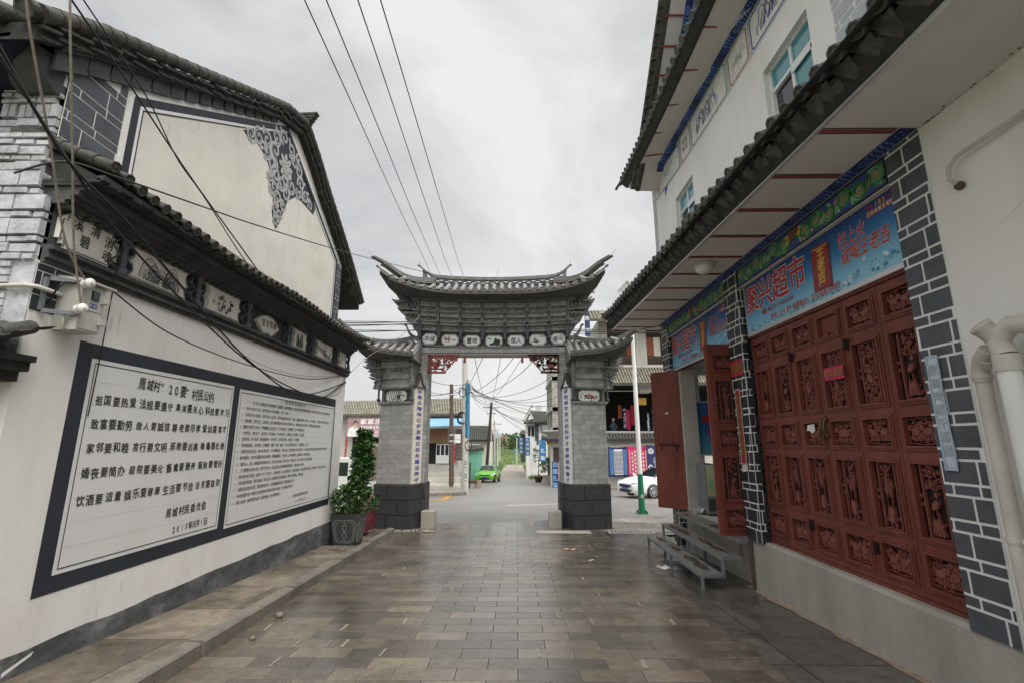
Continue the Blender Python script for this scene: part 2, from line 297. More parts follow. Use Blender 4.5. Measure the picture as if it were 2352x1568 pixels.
# ================================================================ ground
rn = random.Random(7)
brickmat('paving', (.088, .076, .062), (.205, .168, .122), (.016, .014, .012), .49, .212, .0055, 'xy', .35, -.25, .5, .3, .5, wet=(.9, .36, .66, .0, .2), smooth=.4, spec=1.0, rim=.4)
brickmat('slab', (.075, .068, .06), (.115, .103, .088), (.02, .018, .016), 1.15, .62, .01, 'xy', .3, 0, .0, .35, .5, wet=(1.1, .40, .62, .0, .4), smooth=.2, spec=.8)
brickmat('slab_left', (.105, .088, .066), (.19, .16, .122), (.05, .045, .04), 1.3, .9, .008, 'xy', .4, 0, .3, .35, .5, wet=(1.3, .42, .58, .12, .65), smooth=.2)
brickmat('walk', (.20, .185, .165), (.26, .24, .21), (.07, .065, .06), .6, .4, .012, 'xy', .4, 0, .5, .25, .4, wet=(.7, .38, .62, .14, .6))
mat('asphalt', (.21, .203, .193), .42, .2, .7, .4, 150, dirt=.55, dirtcol=(.125, .12, .115), dscale=.35)
brickmat('cobble', (.32, .28, .23), (.40, .35, .29), (.10, .1, .07), .3, .22, .03, 'xy', .6, 0, .5, .4, .6)
mat('grass', (.075, .14, .028), .9, .5, .8, .6, 8, dirt=.5, dirtcol=(.14, .17, .05), dscale=.12)
mat('kerbstone', (.19, .172, .145), .5, .45, 3, .6, 50, dirt=.6, dirtcol=(.10, .09, .075), dscale=3)
mat('road_white', (.62, .62, .60), .6, .12, 6)
mat('road_yellow', (.52, .25, .035), .6, .2, 6)
mat('sand', (.30, .225, .16), .9, .25, 9, .6, 90)
mat('rubble', (.34, .31, .26), .85, .4, 20, .3)
mat('iron', (.10, .085, .07), .5, .3, 8)
def sheet(name, poly, m, dz, nx=1):
    """ground sheet following the slope of the lane"""
    mb = MB(); mb.quad(*[(x, y, gz(y)+dz) for x, y in poly]); return struct(name, mb, m)
mb = MB(); ys = [-30, 0, 58, 70, 90, 130, 200, 300, 450, 700, 1000]; xs = [-700, -200, -60, -20, 0, 20, 60, 200, 700]
for i in range(len(ys)-1):
    for j in range(len(xs)-1):
        mb.quad(*[(x, y, gz(y)-.06) for x, y in ((xs[j], ys[i]), (xs[j+1], ys[i]), (xs[j+1], ys[i+1]), (xs[j], ys[i+1]))])
struct('ground', mb, MT['grass'])
sheet('paving', [(-2.9, -6), (2.07, -6), (2.07, 14.75), (-2.9, 13.55)], MT['paving'], 0)
sheet('slab_pavement', [(2.07, -6), (3.4, -6), (3.4, 12.1), (2.07, 12.1)], MT['slab'], .002)
sheet('walkway', [(2.07, 12.1), (16, 12.1), (16, 17.5), (2.07, 14.9)], MT['walk'], .0)
sheet('side_paving', [(-14, 9.2), (-2.9, 9.2), (-2.9, 13.55), (-14, 12.2)], MT['slab_left'], .0)
sheet('road', [(-80, -5), (80, 27), (80, 58), (-80, 58)], MT['asphalt'], -.012)
sheet('far_lane', [(-2.6, 58), (1.7, 58), (.9, 92), (-2.0, 92)], MT['cobble'], -.04)
sheet('far_lane_mouth', [(-2.7, 54), (1.9, 53), (1.7, 58), (-2.6, 58)], MT['cobble'], .0)
sheet('yard_paving', [(-14, -6), (-3.7, -6), (-3.7, 3.4), (-14, 3.4)], MT['slab_left'], .002)
# manhole cover strip and drain grate by the right pillar
mb = MB()
for x0, x1, y0, y1 in ((.45, 1.75, 11.75, 12.25), (1.95, 2.5, 3.3, 3.75)):
    mb.quad(*[(x, y, gz(y)+.006) for x, y in ((x0, y0), (x1, y0), (x1, y1), (x0, y1))])
struct('paving_cover_slabs', mb, MT['concrete'])
g = MB()
g.quad(*[(x, y, gz(y)+.008) for x, y in ((2.15, 11.75), (3.25, 11.75), (3.3, 12.35), (2.2, 12.35))])
g.m = 1
for i in range(11):
    for j in range(3):
        x = 2.22+i*.093+j*.02; y = 11.85+j*.16; g.quad(*[(a, b, gz(b)+.012) for a, b in ((x, y), (x+.05, y), (x+.05, y+.09), (x, y+.09))])
o = obj('drain_grate', g, [MT['concrete'], MT['black']]); tag(o, 'grey drain grate with dark slots let into the paving right of the gate', 'grate')
# pale patches and long scratches cut in the paving stones
mb = MB()
for k in range(58):
    y = rn.uniform(3.2, 12); row = math.floor(y/.212); off = .245 if row % 2 else 0
    if rn.random() < .7:
        x = (rn.randint(-6, 4))*.49+off+rn.choice((.03, .03, .2, .36, .42)); wd = rn.uniform(.018, .04); ln = .195; sk = rn.uniform(-.02, .02)
        if abs(x+.4) > 2.3: continue
        y0 = row*.212+.012
        mb.quad(*[(a, b, gz(b)+.0035) for a, b in ((x, y0), (x+wd, y0), (x+wd+sk, y0+ln), (x+sk, y0+ln))])
    else:
        x = rn.uniform(-2.4, 1.8); y0 = row*.212+.02
        mb.quad(*[(a, b, gz(b)+.0035) for a, b in ((x, y0), (x+.4, y0), (x+.4, y0+.012), (x, y0+.012))])
struct('paving_patches', mb, mat('patch', (.24, .21, .17), .55, .2, 20))
# raised pavement along the left wall and its kerb stones
mb = MB()
mb.hexa([(-3.7, -4, -.8), (-2.55, -4, -.8), (-2.93, 9.32, -1.2), (-3.7, 9.32, -1.2), (-3.7, -4, gz(-4)+.115), (-2.55, -4, gz(-4)+.115), (-2.93, 9.32, gz(9.32)+.115), (-3.7, 9.32, gz(9.32)+.115)])
struct('pavement', mb, MT['slab_left'])
mb = MB(); y = 1.0
while y < 11.7:
    l = min(rn.uniform(.75, 1.05), 11.72-y); j = rn.uniform(-.008, .008)
    def kx(yy): return -2.6-.0288*(yy-2)+j
    y1 = y+l-.04; zt = .13+rn.uniform(-.006, .006); cf = .018
    pr = [(-.01, -.2), (-.01, zt-cf), (-.01-cf, zt), (-.15, zt), (-.15, -.2)]
    vs = [(kx(yy)+a, yy, gz(yy)+b) for yy in (y, y1) for a, b in pr]; n = 5
    mb.add(vs, [(i, (i+1) % n, (i+1) % n+n, i+n) for i in range(n)] + [tuple(range(n-1, -1, -1)), tuple(range(n, 2*n))]); y += l
struct('kerb', mb, MT['kerbstone'])
mb = MB(); mb.hexa([(-80, -5.2, 0)]*0 or [(2.07, 14.9, gz(14.9)-.2), (16, 17.5, gz(17.5)-.2), (16, 17.62, gz(17.6)-.2), (2.07, 15.02, gz(15)-.2), (2.07, 14.9, gz(14.9)+.004), (16, 17.5, gz(17.5)+.004), (16, 17.62, gz(17.6)+.004), (2.07, 15.02, gz(15)+.004)]); struct('near_kerb', mb, MT['kerbstone'])
# road markings
mb = MB()
for x0, x1 in ((-.48, 1.74), (2.3, 4.25), (-6.2, -4.2), (6.2, 8.2), (-12, -9)):
    f = lambda x: 19.55+.43*x
    mb.quad(*[(x, y, gz(y)-.006) for x, y in ((x0, f(x0)-.06), (x1, f(x1)-.06), (x1, f(x1)+.09), (x0, f(x0)+.09))])
struct('road_marking', mb, MT['road_white'])
mb = MB()
def gp(u, v, dz):
    a = at(u, v, Y=1) - Vector((0, 0, CAMH)); t = (dz-CAMH)/(a.z+.043); return Vector((0, 0, CAMH))+a*t
for pl in ([(960, 1146), (1018, 1148.5), (1024, 1147), (960, 1144)], [(1012, 1148), (1022, 1148), (1040, 1137.5), (1028, 1137.5)], [(775, 1166), (800, 1163), (800, 1160), (775, 1163)], [(960, 1137.5), (1040, 1139.5), (1040, 1137.5), (960, 1135.5)]):
    mb.quad(*[gp(u, v, -.004) for u, v in pl])
struct('yellow_marking', mb, MT['road_yellow'])
# far pavements with kerbs
def walk(name, poly, h):
    mb = MB(); n = len(poly)
    mb.add([(x, y, gz(y)-.3) for x, y in poly]+[(x, y, gz(y)+h) for x, y in poly], [tuple(range(n, 2*n))]+[(i, (i+1) % n, (i+1) % n+n, i+n) for i in range(n)]); mb.m = 1
    for i in range(n-1):
        (x0, y0), (x1, y1) = poly[i], poly[i+1]
        if max(abs(x0), abs(x1)) > 30: continue
        mb.bar((x0, y0, gz(y0)+h-.08), (x1, y1, gz(y1)+h-.08), .18, .19)
    return struct(name, mb, [MT['walk'], MT['kerbstone']])
walk('far_pavement', [(-40, 19), (-4.6, 24.6), (-3.3, 25.0), (-2.75, 25.7), (-2.9, 27), (-3.9, 36), (-40, 36)], .14)
walk('right_pavement', [(26, 37), (7.5, 31.2), (5.2, 30.4), (4.2, 31.4), (3.6, 33), (3.6, 36), (26, 40)], .14)
# rubble at the foot of the left pillar, small litter, sand along the plinth
mb = MB()
for k in range(60):
    x = rn.uniform(-2.95, -2.0); y = 12.1+rn.uniform(-.12, .12)-.25*abs(x+2.5); r = rn.uniform(.012, .038)
    mb.blob((x, y, gz(y)+r*.5), r, r*.8, r*.6, 5, 3)
o = obj('rubble_heap', mb, MT['rubble']); o['kind'] = 'stuff'
mb = MB()
k = 24
pts = [(3.13-.05-.06*rn.random(), 3+i*3.9/k) for i in range(k+1)]
for i in range(k):
    (x0, y0), (x1, y1) = pts[i], pts[i+1]
    mb.quad((x0, y0, gz(y0)+.006), (3.2, y0, gz(y0)+.03), (3.2, y1, gz(y1)+.03), (x1, y1, gz(y1)+.006))
o = obj('sand_drift', mb, MT['sand']); o['kind'] = 'structure'
def litter(name, label, x, y, sx, sy, m, hh=.02, zz=0):
    mb = MB(); s = rn.random()*6
    mb.grid(lambda a, b: (x+(a-.5)*sx+.02*math.sin(b*5+s), y+(b-.5)*sy+.02*math.sin(a*7+s), gz(y)+zz+.008+hh*abs(math.sin(a*4+s)*math.sin(b*5+s*2))), 5, 4)
    tag(obj(name, mb, MT[m]), label, 'litter')
litter('plastic_scrap', 'crumpled clear plastic lying under the metal steps', 2.28, 7.95, .16, .12, 'p_white', .05)
litter('candy_wrapper', 'small white and red wrapper lying on the wet paving before the right pillar', 1.0, 9.6, .2, .1, 'p_pink', .02)
litter('paper_scrap', 'tiny white paper scrap on the paving right of the wrapper', 1.25, 8.6, .07, .05, 'p_white', .01)
def stone(label, x, y, r):
    mb = MB(); mb.blob((x, y, gz(y)+r*.55), r, r*.75, r*.65, 7, 4); tag(obj('loose_stone', mb, MT['kerbstone']), label, 'stone', 'loose stones by the left kerb')
stone('brown fist sized stone on the paving against the left kerb', -2.55, 5.5, .05)
stone('small pale stone on the paving nearer the camera than the brown one', -2.48, 4.85, .03)
# ================================================================ left gable house
XW, XG = -3.62, -3.9
house = thing('gable_house', 'whitewashed gable house with grey tile waist eave and painted village notice', 'house', (-3.9, 6.5, gz(6.5)))
FL = Fr((XW, 0, 0), (0, 1, 0), (0, 0, 1)); FG = Fr((XG, 0, 0), (0, 1, 0), (0, 0, 1))
mb = MB(); mb.box(-4.25, XW, 3.32, 9.83, -.8, 3.05)
mb.box(-9.5, -4.2, 4.4, 9.83, -.8, 5.0)
obj('wall', mb, MT['white_wall'], house)
mb = MB(); n = 26                                                     # grey dado, top level, foot on the pavement
top = [(3.30+(9.845-3.30)*i/n, .105+rn.uniform(-.012, .012)) for i in range(n+1)]
mb.fpoly(FL, [(3.30, -.75), (9.845, -.75)]+top[::-1], -.02, .005); obj('dado', mb, MT['dado'], house)
mb = MB(); mb.fpoly(FL, [(3.66, -.015), (3.86, .05), (3.87, .075), (3.66, .015)], .0055); obj('paint_mark', mb, MT['white_paint'], house)
# painted notice
nf = MB(); nf.fpoly(FL, [(3.77, .455), (9.39, .44), (9.37, 2.425), (3.77, 2.42)], 0, .003)
nf = obj('notice_frame', nf, MT['notice_dark'], house)
for (a0, a1, b0, b1) in ((3.90, 5.955, .585, 2.295), (6.085, 9.325, .555, 2.275)):
    pn = MB(); pn.fquad(FL, a0, a1, b0, b1, .006); p = obj('notice_panel', pn, MT['notice_white'], nf)
    ln = MB(); e1, t_ = .035, .008
    for (q0, q1, r0, r1) in ((a0+e1, a1-e1, b1-e1-t_, b1-e1), (a0+e1, a1-e1, b0+e1, b0+e1+t_), (a0+e1, a0+e1+t_, b0+e1, b1-e1), (a1-e1-t_, a1-e1, b0+e1, b1-e1)): ln.fquad(FL, q0, q1, r0, r1, .0085)
    obj('panel_line', ln, MT['ink'], nf)
    ln = MB()
    for i in range(1, 9 if a0 < 5 else 18):
        b = b0+(b1-b0)*i/(9 if a0 < 5 else 18.5); ln.fquad(FL, a0+.05, a1-.05, b, b+.0018, .008)
    obj('ruled_lines', ln, MT['pencil'], nf)
rt = random.Random(3)
def tline(text, *a, **k): ink = MB(); line(ink, FL, text, *a, **k); obj('text_line', ink, MT['ink'], nf)
B = dict(c=.0095, bold=.012, rnd=rt, slant=-.04)
tline('周城村“20要”村民公约', 4.43, 5.57, 2.15, 2.11, .085, .115, .006, **B)
for (b, words) in ((1.955, ['祖国要热爱', '法规要遵守', '集体要关心', '科技要学习']), (1.75, ['致富要勤劳', '做人要誠信', '尊老要尽孝', '爱幼要育才']), (1.55, ['家邻要和睦', '言行要文明', '邪教要远离', '赌毒要杜绝']), (1.34, ['婚丧要简办', '庭院要美化', '畜禽要圈养', '猫狗要管好']), (1.12, ['饮酒要适量', '娱乐要健康', '生活要节俭', '治安要联防'])):
    for i, wds in enumerate(words):
        a = 3.985+i*.485; tline(wds, a, a+.46, b, b, .072, .083, .006, **B)
tline('周城村民委员会', 5.04, 5.69, .88, .885, .075, .09, .005, **B)
tline('2015年元月1日', 5.17, 5.74, .70, .71, .06, .075, .004, **B)
B = dict(c=.0095, bold=0, rnd=rt, slant=-.05, res=1)
tline('周城村村规民约', 7.30, 8.04, 2.205, 2.205, .075, .062, .004, **B)
rules = [('为了进一步提高全村村民自我管理、自我教育、自我约束的能力,推动农村物质文明和精神文明建设,经村民代表会议讨论,特制定如下村规民约:', 6.42, 9.15),
 ('1.热爱中国共产党、自觉贯彻执行党的路线、方针、政策。', 6.17, 7.5), ('2.热爱社会主义祖国、坚定社会主义道路、遵守各级政府的法律、法规。正确处理国家、集体、个人三者关系,自觉履行应尽的各项义务。', 6.17, 9.12), ('3.热爱集体、爱护公共、公益设施、敢于同破坏集体利益的坏人坏事作斗争,发扬尊老爱幼优良传统,不做损害他人利益的事情。', 6.17, 8.75),
 ('4.提倡学习科学文化知识、养成健康向上的生活方式,反对封建迷信、聚众赌博、不参与邪教组织活动。', 6.17, 8.1), ('5.热爱劳动、搞好生产、诚实经商、勤劳致富,反对好逸恶劳、坑蒙拐骗、欺行霸市、无证经营。', 6.17, 8.12), ('6.勤俭持家、移风易俗、提倡婚事新办、丧事简办,反对铺张浪费、大操大办、酗酒闹事。', 6.17, 7.95), ('7.家庭和睦团结、敬老爱幼、夫妻恩爱、婆媳、姑嫂、妯娌、兄弟之间互相关心体谅,不虐待老人、儿童。', 6.17, 8.3),
 ('8.提倡邻里团结互助、善待外来人员,反对赌博酗酒、打架斗殴、提倡与相邻地村关系友好,自觉维护村民利益和家园安定祥和的公共秩序。', 6.17, 9.12), ('9.遵守婚姻法、自觉执行国家计划生育政策,提倡晚婚晚育、少生优生,反对早婚早育、近亲结婚、严禁违法生育。', 6.17, 8.4), ('10.做好治山、治河、造林绿化和护林防火工作,坚持土地公有制、不乱占土地、不乱挖沙石,保护好山林水源,禁止乱砍滥伐。', 6.17, 8.5),
 ('11.大力提倡绿化美化环境、爱护花草树木、禁止在绿化区域内放牧和随便摘采,森林防火人人有责。', 6.17, 8.2), ('12.保持村容村貌卫生整洁,各家各户实行“门前三包”、搞好街道排水,反对乱堆乱放污水、乱倒不乱倒垃圾、随地吐痰等不文明行为,提倡文明礼貌、建设社会主义新农村。', 6.17, 9.12), ('13.注意交通与用电安全、遵守交通规则,禁止在公路、村内巷道行车时抢道或堵塞,严禁人行车停于路边、不飙车超载。', 6.17, 8.2),
 ('14.加强社会治安综合治理、发挥群防群治作用,各村组联防值班巡逻,搞好防盗防火工作。', 6.17, 7.9), ('15.外来常住或暂住人员一律要到公安派出所申报并办理有关手续后方可居住,依对违反者进行本公约。', 6.17, 7.85), ('16.违犯上述各款、视情节轻重予以处罚、触犯刑律的、依法追究刑事责任。', 6.17, 7.45)]
for i, (tx, a0, a1) in enumerate(rules):
    b = 2.118-i*.0803; wd = min(.044, (a1-a0)/len(tx)*1.05); tline(tx, a0, a1, b, b, wd, .046, .002, **B)
tline('喜洲镇周城村民委员会', 7.86, 8.42, .755, .755, .05, .05, .002, **B)
tline('2015年元月1日', 7.93, 8.33, .66, .665, .04, .045, .002, **B)
# frieze band under the waist eave: mouldings, painted plaster panels, dark fields with small pilasters
mb = MB()
for (b0, b1, c1) in ((2.935, 2.97, .03), (2.97, 3.0, .06), (3.0, 3.035, .05), (3.035, 3.06, .09), (3.06, 3.075, .075), (3.42, 3.45, .09), (3.45, 3.49, .13), (3.49, 3.53, .19), (3.53, 3.57, .27)):
    mb.fbox(FL, 3.32, 9.87, b0, b1, -.02, c1)
for i in range(64):                                                  # dentils
    a = 3.36+i*.102; mb.fbox(FL, a, a+.05, 3.40, 3.425, 0, .1)
obj('frieze_moulding', mb, MT['gate_dark'], house)
mb = MB(); mb.fbox(FL, 3.33, 9.84, 2.95, 3.60, -.3, -.02); obj('frieze_field', mb, MT['gate_dark'], house)
def octo(a0, a1, b0, b1, c, step=True):
    if step: return [(a0, b0+c), (a0+c*.5, b0+c), (a0+c*.5, b0+c*.5), (a0+c, b0+c*.5), (a0+c, b0), (a1-c, b0), (a1-c, b0+c*.5), (a1-c*.5, b0+c*.5), (a1-c*.5, b0+c), (a1, b0+c), (a1, b1-c), (a1-c*.5, b1-c), (a1-c*.5, b1-c*.5), (a1-c, b1-c*.5), (a1-c, b1), (a0+c, b1), (a0+c, b1-c*.5), (a0+c*.5, b1-c*.5), (a0+c*.5, b1-c), (a0, b1-c)]
    return [(a0, b0+c), (a0+c, b0), (a1-c, b0), (a1, b0+c), (a1, b1-c), (a1-c, b1), (a0+c, b1), (a0, b1-c)]
def scallop(a0, a1, b0, b1, r):
    """panel whose two ends are hollowed by two round bites"""
    h = (b1-b0)/4; P = [(a0, b0), (a1, b0)]
    for k in range(2):
        for i in range(1, 7): t = -math.pi/2+math.pi*i/7; P.append((a1-r*math.cos(t), b0+h*(2*k+1)+h*math.sin(t)))
        P.append((a1, b0+h*2*(k+1)))
    P.append((a0, b1))
    for k in (1, 0):
        for i in range(1, 7): t = math.pi/2-math.pi*i/7; P.append((a0+r*math.cos(t), b0+h*(2*k+1)+h*math.sin(t)))
        if k: P.append((a0, b0+h*2))
    return P
def shrink(P, f):
    ca = sum(p[0] for p in P)/len(P); cb = sum(p[1] for p in P)/len(P)
    wa = max(abs(p[0]-ca) for p in P); wb = max(abs(p[1]-cb) for p in P)
    return [(ca+(p[0]-ca)*(1-f/wa), cb+(p[1]-cb)*(1-f/wb)) for p in P]
def inkmount(mb, fr, a0, a1, b0, b1, c, r, dark=0, mid=1):
    """brush-painted mountains: layered humps of strokes"""
    W_, H_ = a1-a0, b1-b0
    for k in range(5):
        ca = a0+W_*r.uniform(.25, .75); hh = H_*r.uniform(.35, .8); ww = W_*r.uniform(.1, .22)
        for s in range(6):
            f = 1-s*.15; pts = [(ca+ww*f*math.cos(math.pi*(1-i/8))+r.uniform(-.01, .01)*W_, b0+.12*H_+hh*f*math.sin(math.pi*i/8)**1.3+r.uniform(-.02, .02)*H_) for i in range(9)]
            mb.m = dark if s % 2 == 0 else mid; mb.ribbon(fr, pts, H_*r.uniform(.015, .05), c, c+.001*s, .3)
def inkplant(mb, fr, a0, a1, b0, b1, c, r, mats=(0,), nst=7, nlf=40):
    W_, H_ = a1-a0, b1-b0; tips = []
    for k in range(nst):
        x = a0+W_*(.3+.4*r.random()); y = b0+.1*H_; pts = [(x, y)]; an = math.pi/2+r.uniform(-.9, .9)
        for i in range(5): an += r.uniform(-.3, .3); x += math.cos(an)*H_*.14; y += math.sin(an)*H_*.13; pts.append((min(max(x, a0+.05*W_), a1-.05*W_), min(max(y, b0), b1)))
        mb.m = mats[0]; mb.ribbon(fr, pts, H_*.025, c, c+.001, .5); tips += pts[1:]
    for k in range(nlf):
        x, y = r.choice(tips); mb.m = r.choice(mats); l = H_*r.uniform(.05, .11)
        mb.disc(fr, min(max(x+r.uniform(-.1, .1)*H_, a0+l), a1-l), min(max(y+r.uniform(-.1, .1)*H_, b0+l), b1-l), l, l*.45, c+.0012+.0002*(k % 9), None, 7, r.uniform(0, 3))
fp = []
F5 = FL.at(0, 0, .02)
def fpanel(kind, a0, a1, b0=3.095, b1=3.405):
    p = MB(); t = MB(); r = random.Random(int(a0*100))
    if kind == 'fan':
        ca, cb = (a0+a1)/2, 3.02
        P = [(ca+.40*math.cos(t_), cb+.36*math.sin(t_)) for t_ in [R(38+i*104/10) for i in range(11)]]+[(ca+.13*math.cos(t_), cb+.1*math.sin(t_)) for t_ in [R(142-i*104/6) for i in range(7)]]
        P = [(a, max(b, 3.08)) for a, b in P]
    elif kind == 'octo': P = octo(a0, a1, b0, b1, .07)
    else: P = scallop(a0, a1, b0, b1, .055)
    p.fpoly(FL, P, -.02, .02); o = obj('painted_panel', p, MT['panel_cream'], house)
    q = MB(); q.fring(FL, shrink(P, .008), shrink(P, .016), .02, .0215); obj('panel_line', q, MT['ink'], o)
    if kind == 'octo':
        for ch, a, b in (('溪', .14, .24), ('清', .30, .25), ('消', .44, .2), ('碧', .22, .12), ('魂', .44, .08)): write(t, FL, ch, a0+a, b0+b, .085, .105, .0225, .012, rot=r.uniform(-.1, .1))
    elif kind == 'fan': line(t, FL, '宝天华物', a0+.24, a1-.2, 3.25, 3.26, .085, .11, .004, r, c=.0225, bold=.01)
    elif kind == 'mount': inkmount(t, FL, a0+.08, a1-.06, b0, b1-.02, .0225, r)
    elif kind == 'plant': inkplant(t, FL, a0+.08, a1-.08, b0+.01, b1-.03, .0225, r, (0, 0, 1), 6, 34)
    elif kind == 'text':
        for ch, a, b in (('元', .1, .2), ('香', .17, .17), ('妙', .17, .26), ('合', .1, .09), ('丁', .28, .15), ('处', .28, .25)): write(t, FL, ch, a0+a, b0+b, .06, .075, .0225, .006)
    obj('brush_painting', t, [MT['ink'], MT['p_grey']], o)
fpanel('octo', 3.40, 3.94, 3.10, 3.41)
fpanel('mount', 4.06, 4.88); fpanel('plant', 5.16, 5.88); fpanel('fan', 6.14, 7.0); fpanel('mount', 7.32, 7.86); fpanel('plant', 8.22, 9.0); fpanel('text', 9.32, 9.74)
for a in (4.0, 5.02, 6.03, 7.16, 8.04, 9.16, 9.81):                   # little pilasters with curved wings between the panels
    mb = MB(); mb.lathe(FL.p(a, 3.075, .035), (0, 0, 1), [(.045, 0), (.045, .05), (.028, .06), (.024, .25), (.04, .27), (.045, .35)], 10)
    for s in (-1, 1):
        for b in (3.17, 3.33): mb.ribbon(FL, [(a+s*(.03+.085*math.sin(math.pi*i/8)), b-.08+.16*i/8) for i in range(9)], .014, -.02, .03)
    obj('frieze_pilaster', mb, MT['gate_slate'], house)
# ---- tile helpers
def lerp(a, b, t): return a+(b-a)*t
def tile_rows(mb, rows, r, tl, disc=True, n=8, md=1, up=Vector((0, 0, 1)), taper=.86, rnd=random.Random(5), jit=0):
    """rows: functions t->point, eave at t=0; each becomes a run of overlapping half-round tiles, the eave one closed by a disc"""
    for fn in rows:
        p0, p1 = fn(0), fn(1); k = max(1, round((p1-p0).length/tl)); jz = rnd.uniform(-jit, jit)
        for i in range(k):
            a, b = fn(i/k), fn(min(1, (i+1.08)/k)); a = a+up*jz; b = b+up*(jz-.006)
            mb.tube([a, b], [r, r*taper], n, cap=(i > 0))
            if i == 0:
                d = (a-b).normalized(); mb.m = md
                mb.lathe(a-d*.004, d, [(r*1.06, 0), (r*1.06, .012), (r*.82, .014), (r*.8, .008), (r*.3, .008), (r*.25, .014)], n); mb.m = 0
def pan_rows(mb, rows, wd, tl, side, lift=.022):
    """stepped concave pan tiles between the half-round rows"""
    for fn in rows:
        p0, p1 = fn(0), fn(1); k = max(1, round((p1-p0).length/tl))
        for i in range(k):
            a, b = fn(i/k), fn((i+1.2)/k) if i < k-1 else fn(1)
            q = []
            for p, dz in ((a, lift), (b, 0)):
                q += [p+side*(wd/2*j/2)+Vector((0, 0, dz-.028*(1-(j/2)**2))) for j in (-2, -1, 0, 1, 2)]
            mb.add(q, [(j, j+1, 6+j, 5+j) for j in range(4)])
            q2 = q[:5]+[v-Vector((0, 0, .016)) for v in q[:5]]; mb.add(q2, [(j+1, j, 5+j, 6+j) for j in range(4)])
# ---- waist eave
mb = MB(); pn = MB(); Y0, Y1 = 3.34, 9.98
def we(y):
    dz = .03*math.sin(y*2.1) + (.10*max(0, (y-9.2)/.8)**2) + (.06*max(0, (3.9-y)/.5)**2)
    return lambda t: Vector((lerp(-3.2, -3.93, t), y, lerp(3.64+dz, 4.05, t)))
ys = [Y0+i*.1425 for i in range(47)]
tile_rows(mb, [we(y) for y in ys], .047, .17, jit=.006); pan_rows(pn, [we(y+.071) for y in ys[:-1]], .12, .11, Vector((0, 1, 0)))
ev = obj('waist_eave', pn, MT['old_tile_pan'], house); obj('cover_tiles', mb, [MT['old_tile'], MT['old_tile']], ev)
mb = MB()
for (x0, x1, z0, z1) in ((-3.26, -3.95, 3.585, 3.615), (-3.34, -3.95, 3.56, 3.59), (-3.23, -3.29, 3.60, 3.64)): mb.box(x1, x0, 3.30, 10.0, z0, z1)
mb.hexa([(-3.95, 3.36, 3.60), (-3.25, 3.36, 3.60), (-3.25, 10, 3.60), (-3.95, 10, 3.60), (-3.95, 3.36, 4.0), (-3.25, 3.36, 3.62), (-3.25, 10, 3.62), (-3.95, 10, 4.0)])
rr = random.Random(2)
for i in range(60):
    a = 3.36+i*.11; mb.box(-3.30-rr.random()*.04, -3.22, a, a+.095, 3.595-rr.random()*.02, 3.625)
obj('eave_boards', mb, MT['old_tile_pan'], ev)
mb = MB(); mb.box(-4.1, -3.86, 3.32, 10.0, 4.03, 4.1); mb.tube([(-3.90, 3.5, 4.07), (-3.90, 10.05, 4.07)], .05, 8); obj('eave_flashing', mb, MT['old_tile'], ev)
# ---- upper gable: wall, quoins, painted border and corner scrolls
mb = MB(); prof = [(102, 41), (175, 62), (248, 84), (340, 122), (425, 157), (566, 213), (660, 250), (704, 288), (727, 356), (752, 440), (786, 545), (806, 610), (829, 694)]
pf = []
VX = -3.76
for u, v in prof: q = at(u, v, X=VX); pf.append((q.y, q.z-.04))
pk = max(range(len(pf)), key=lambda i: pf[i][1])
def low(P, d): return [(a, b-d) for a, b in P]
wp = [(a, b-.12) for a, b in pf[1:] if 3.5 < a < 9.8]; wp = [(3.5, wp[0][1]-.1)]+wp+[(9.83, wp[-1][1]-.1)]
mb.fpoly(FG, [(3.5, 3.4), (9.83, 3.4)]+wp[::-1], -.3, 0); obj('gable_wall', mb, MT['cream_wall'], house)
def roofz(y):
    for i in range(len(pf)-1):
        if pf[i][0] <= y <= pf[i+1][0]: return lerp(pf[i][1], pf[i+1][1], (y-pf[i][0])/(pf[i+1][0]-pf[i][0]))
    return pf[0][1] if y < pf[0][0] else pf[-1][1]
def tophit(y): return min(roofz(y)-.28, 9)
# border
A = [at(u, v, X=XG) for u, v in ((309, 222), (662, 292), (775, 600), (768, 745), (262, 455))]; A = [(p.y, p.z) for p in A]; A[3] = (A[2][0], 3.9); A[4] = (A[0][0], 3.9)
bd = MB()
def inset(P, d):
    n = len(P); Q = []
    for i in range(n):
        p0, p1, p2 = Vector(P[i-1]), Vector(P[i]), Vector(P[(i+1) % n]); e1 = (p1-p0).normalized(); e2 = (p2-p1).normalized()
        n1 = Vector((e1.y, -e1.x)); n2 = Vector((e2.y, -e2.x)); b = (n1+n2); b /= max(.2, b.dot(n1)); Q.append((p1.x+b.x*d, p1.y+b.y*d))
    return Q
bd.fring(FG, inset(A, -.05), inset(A, .0), 0, .004); bd.m = 1; bd.fring(FG, A, inset(A, .085), 0, .005); bd.m = 0; bd.fring(FG, inset(A, .085), inset(A, .12), 0, .004); bd.m = 1; bd.fring(FG, inset(A, .12), inset(A, .135), 0, .005)
obj('painted_border', bd, [MT['white_paint'], MT['notice_dark']], house)
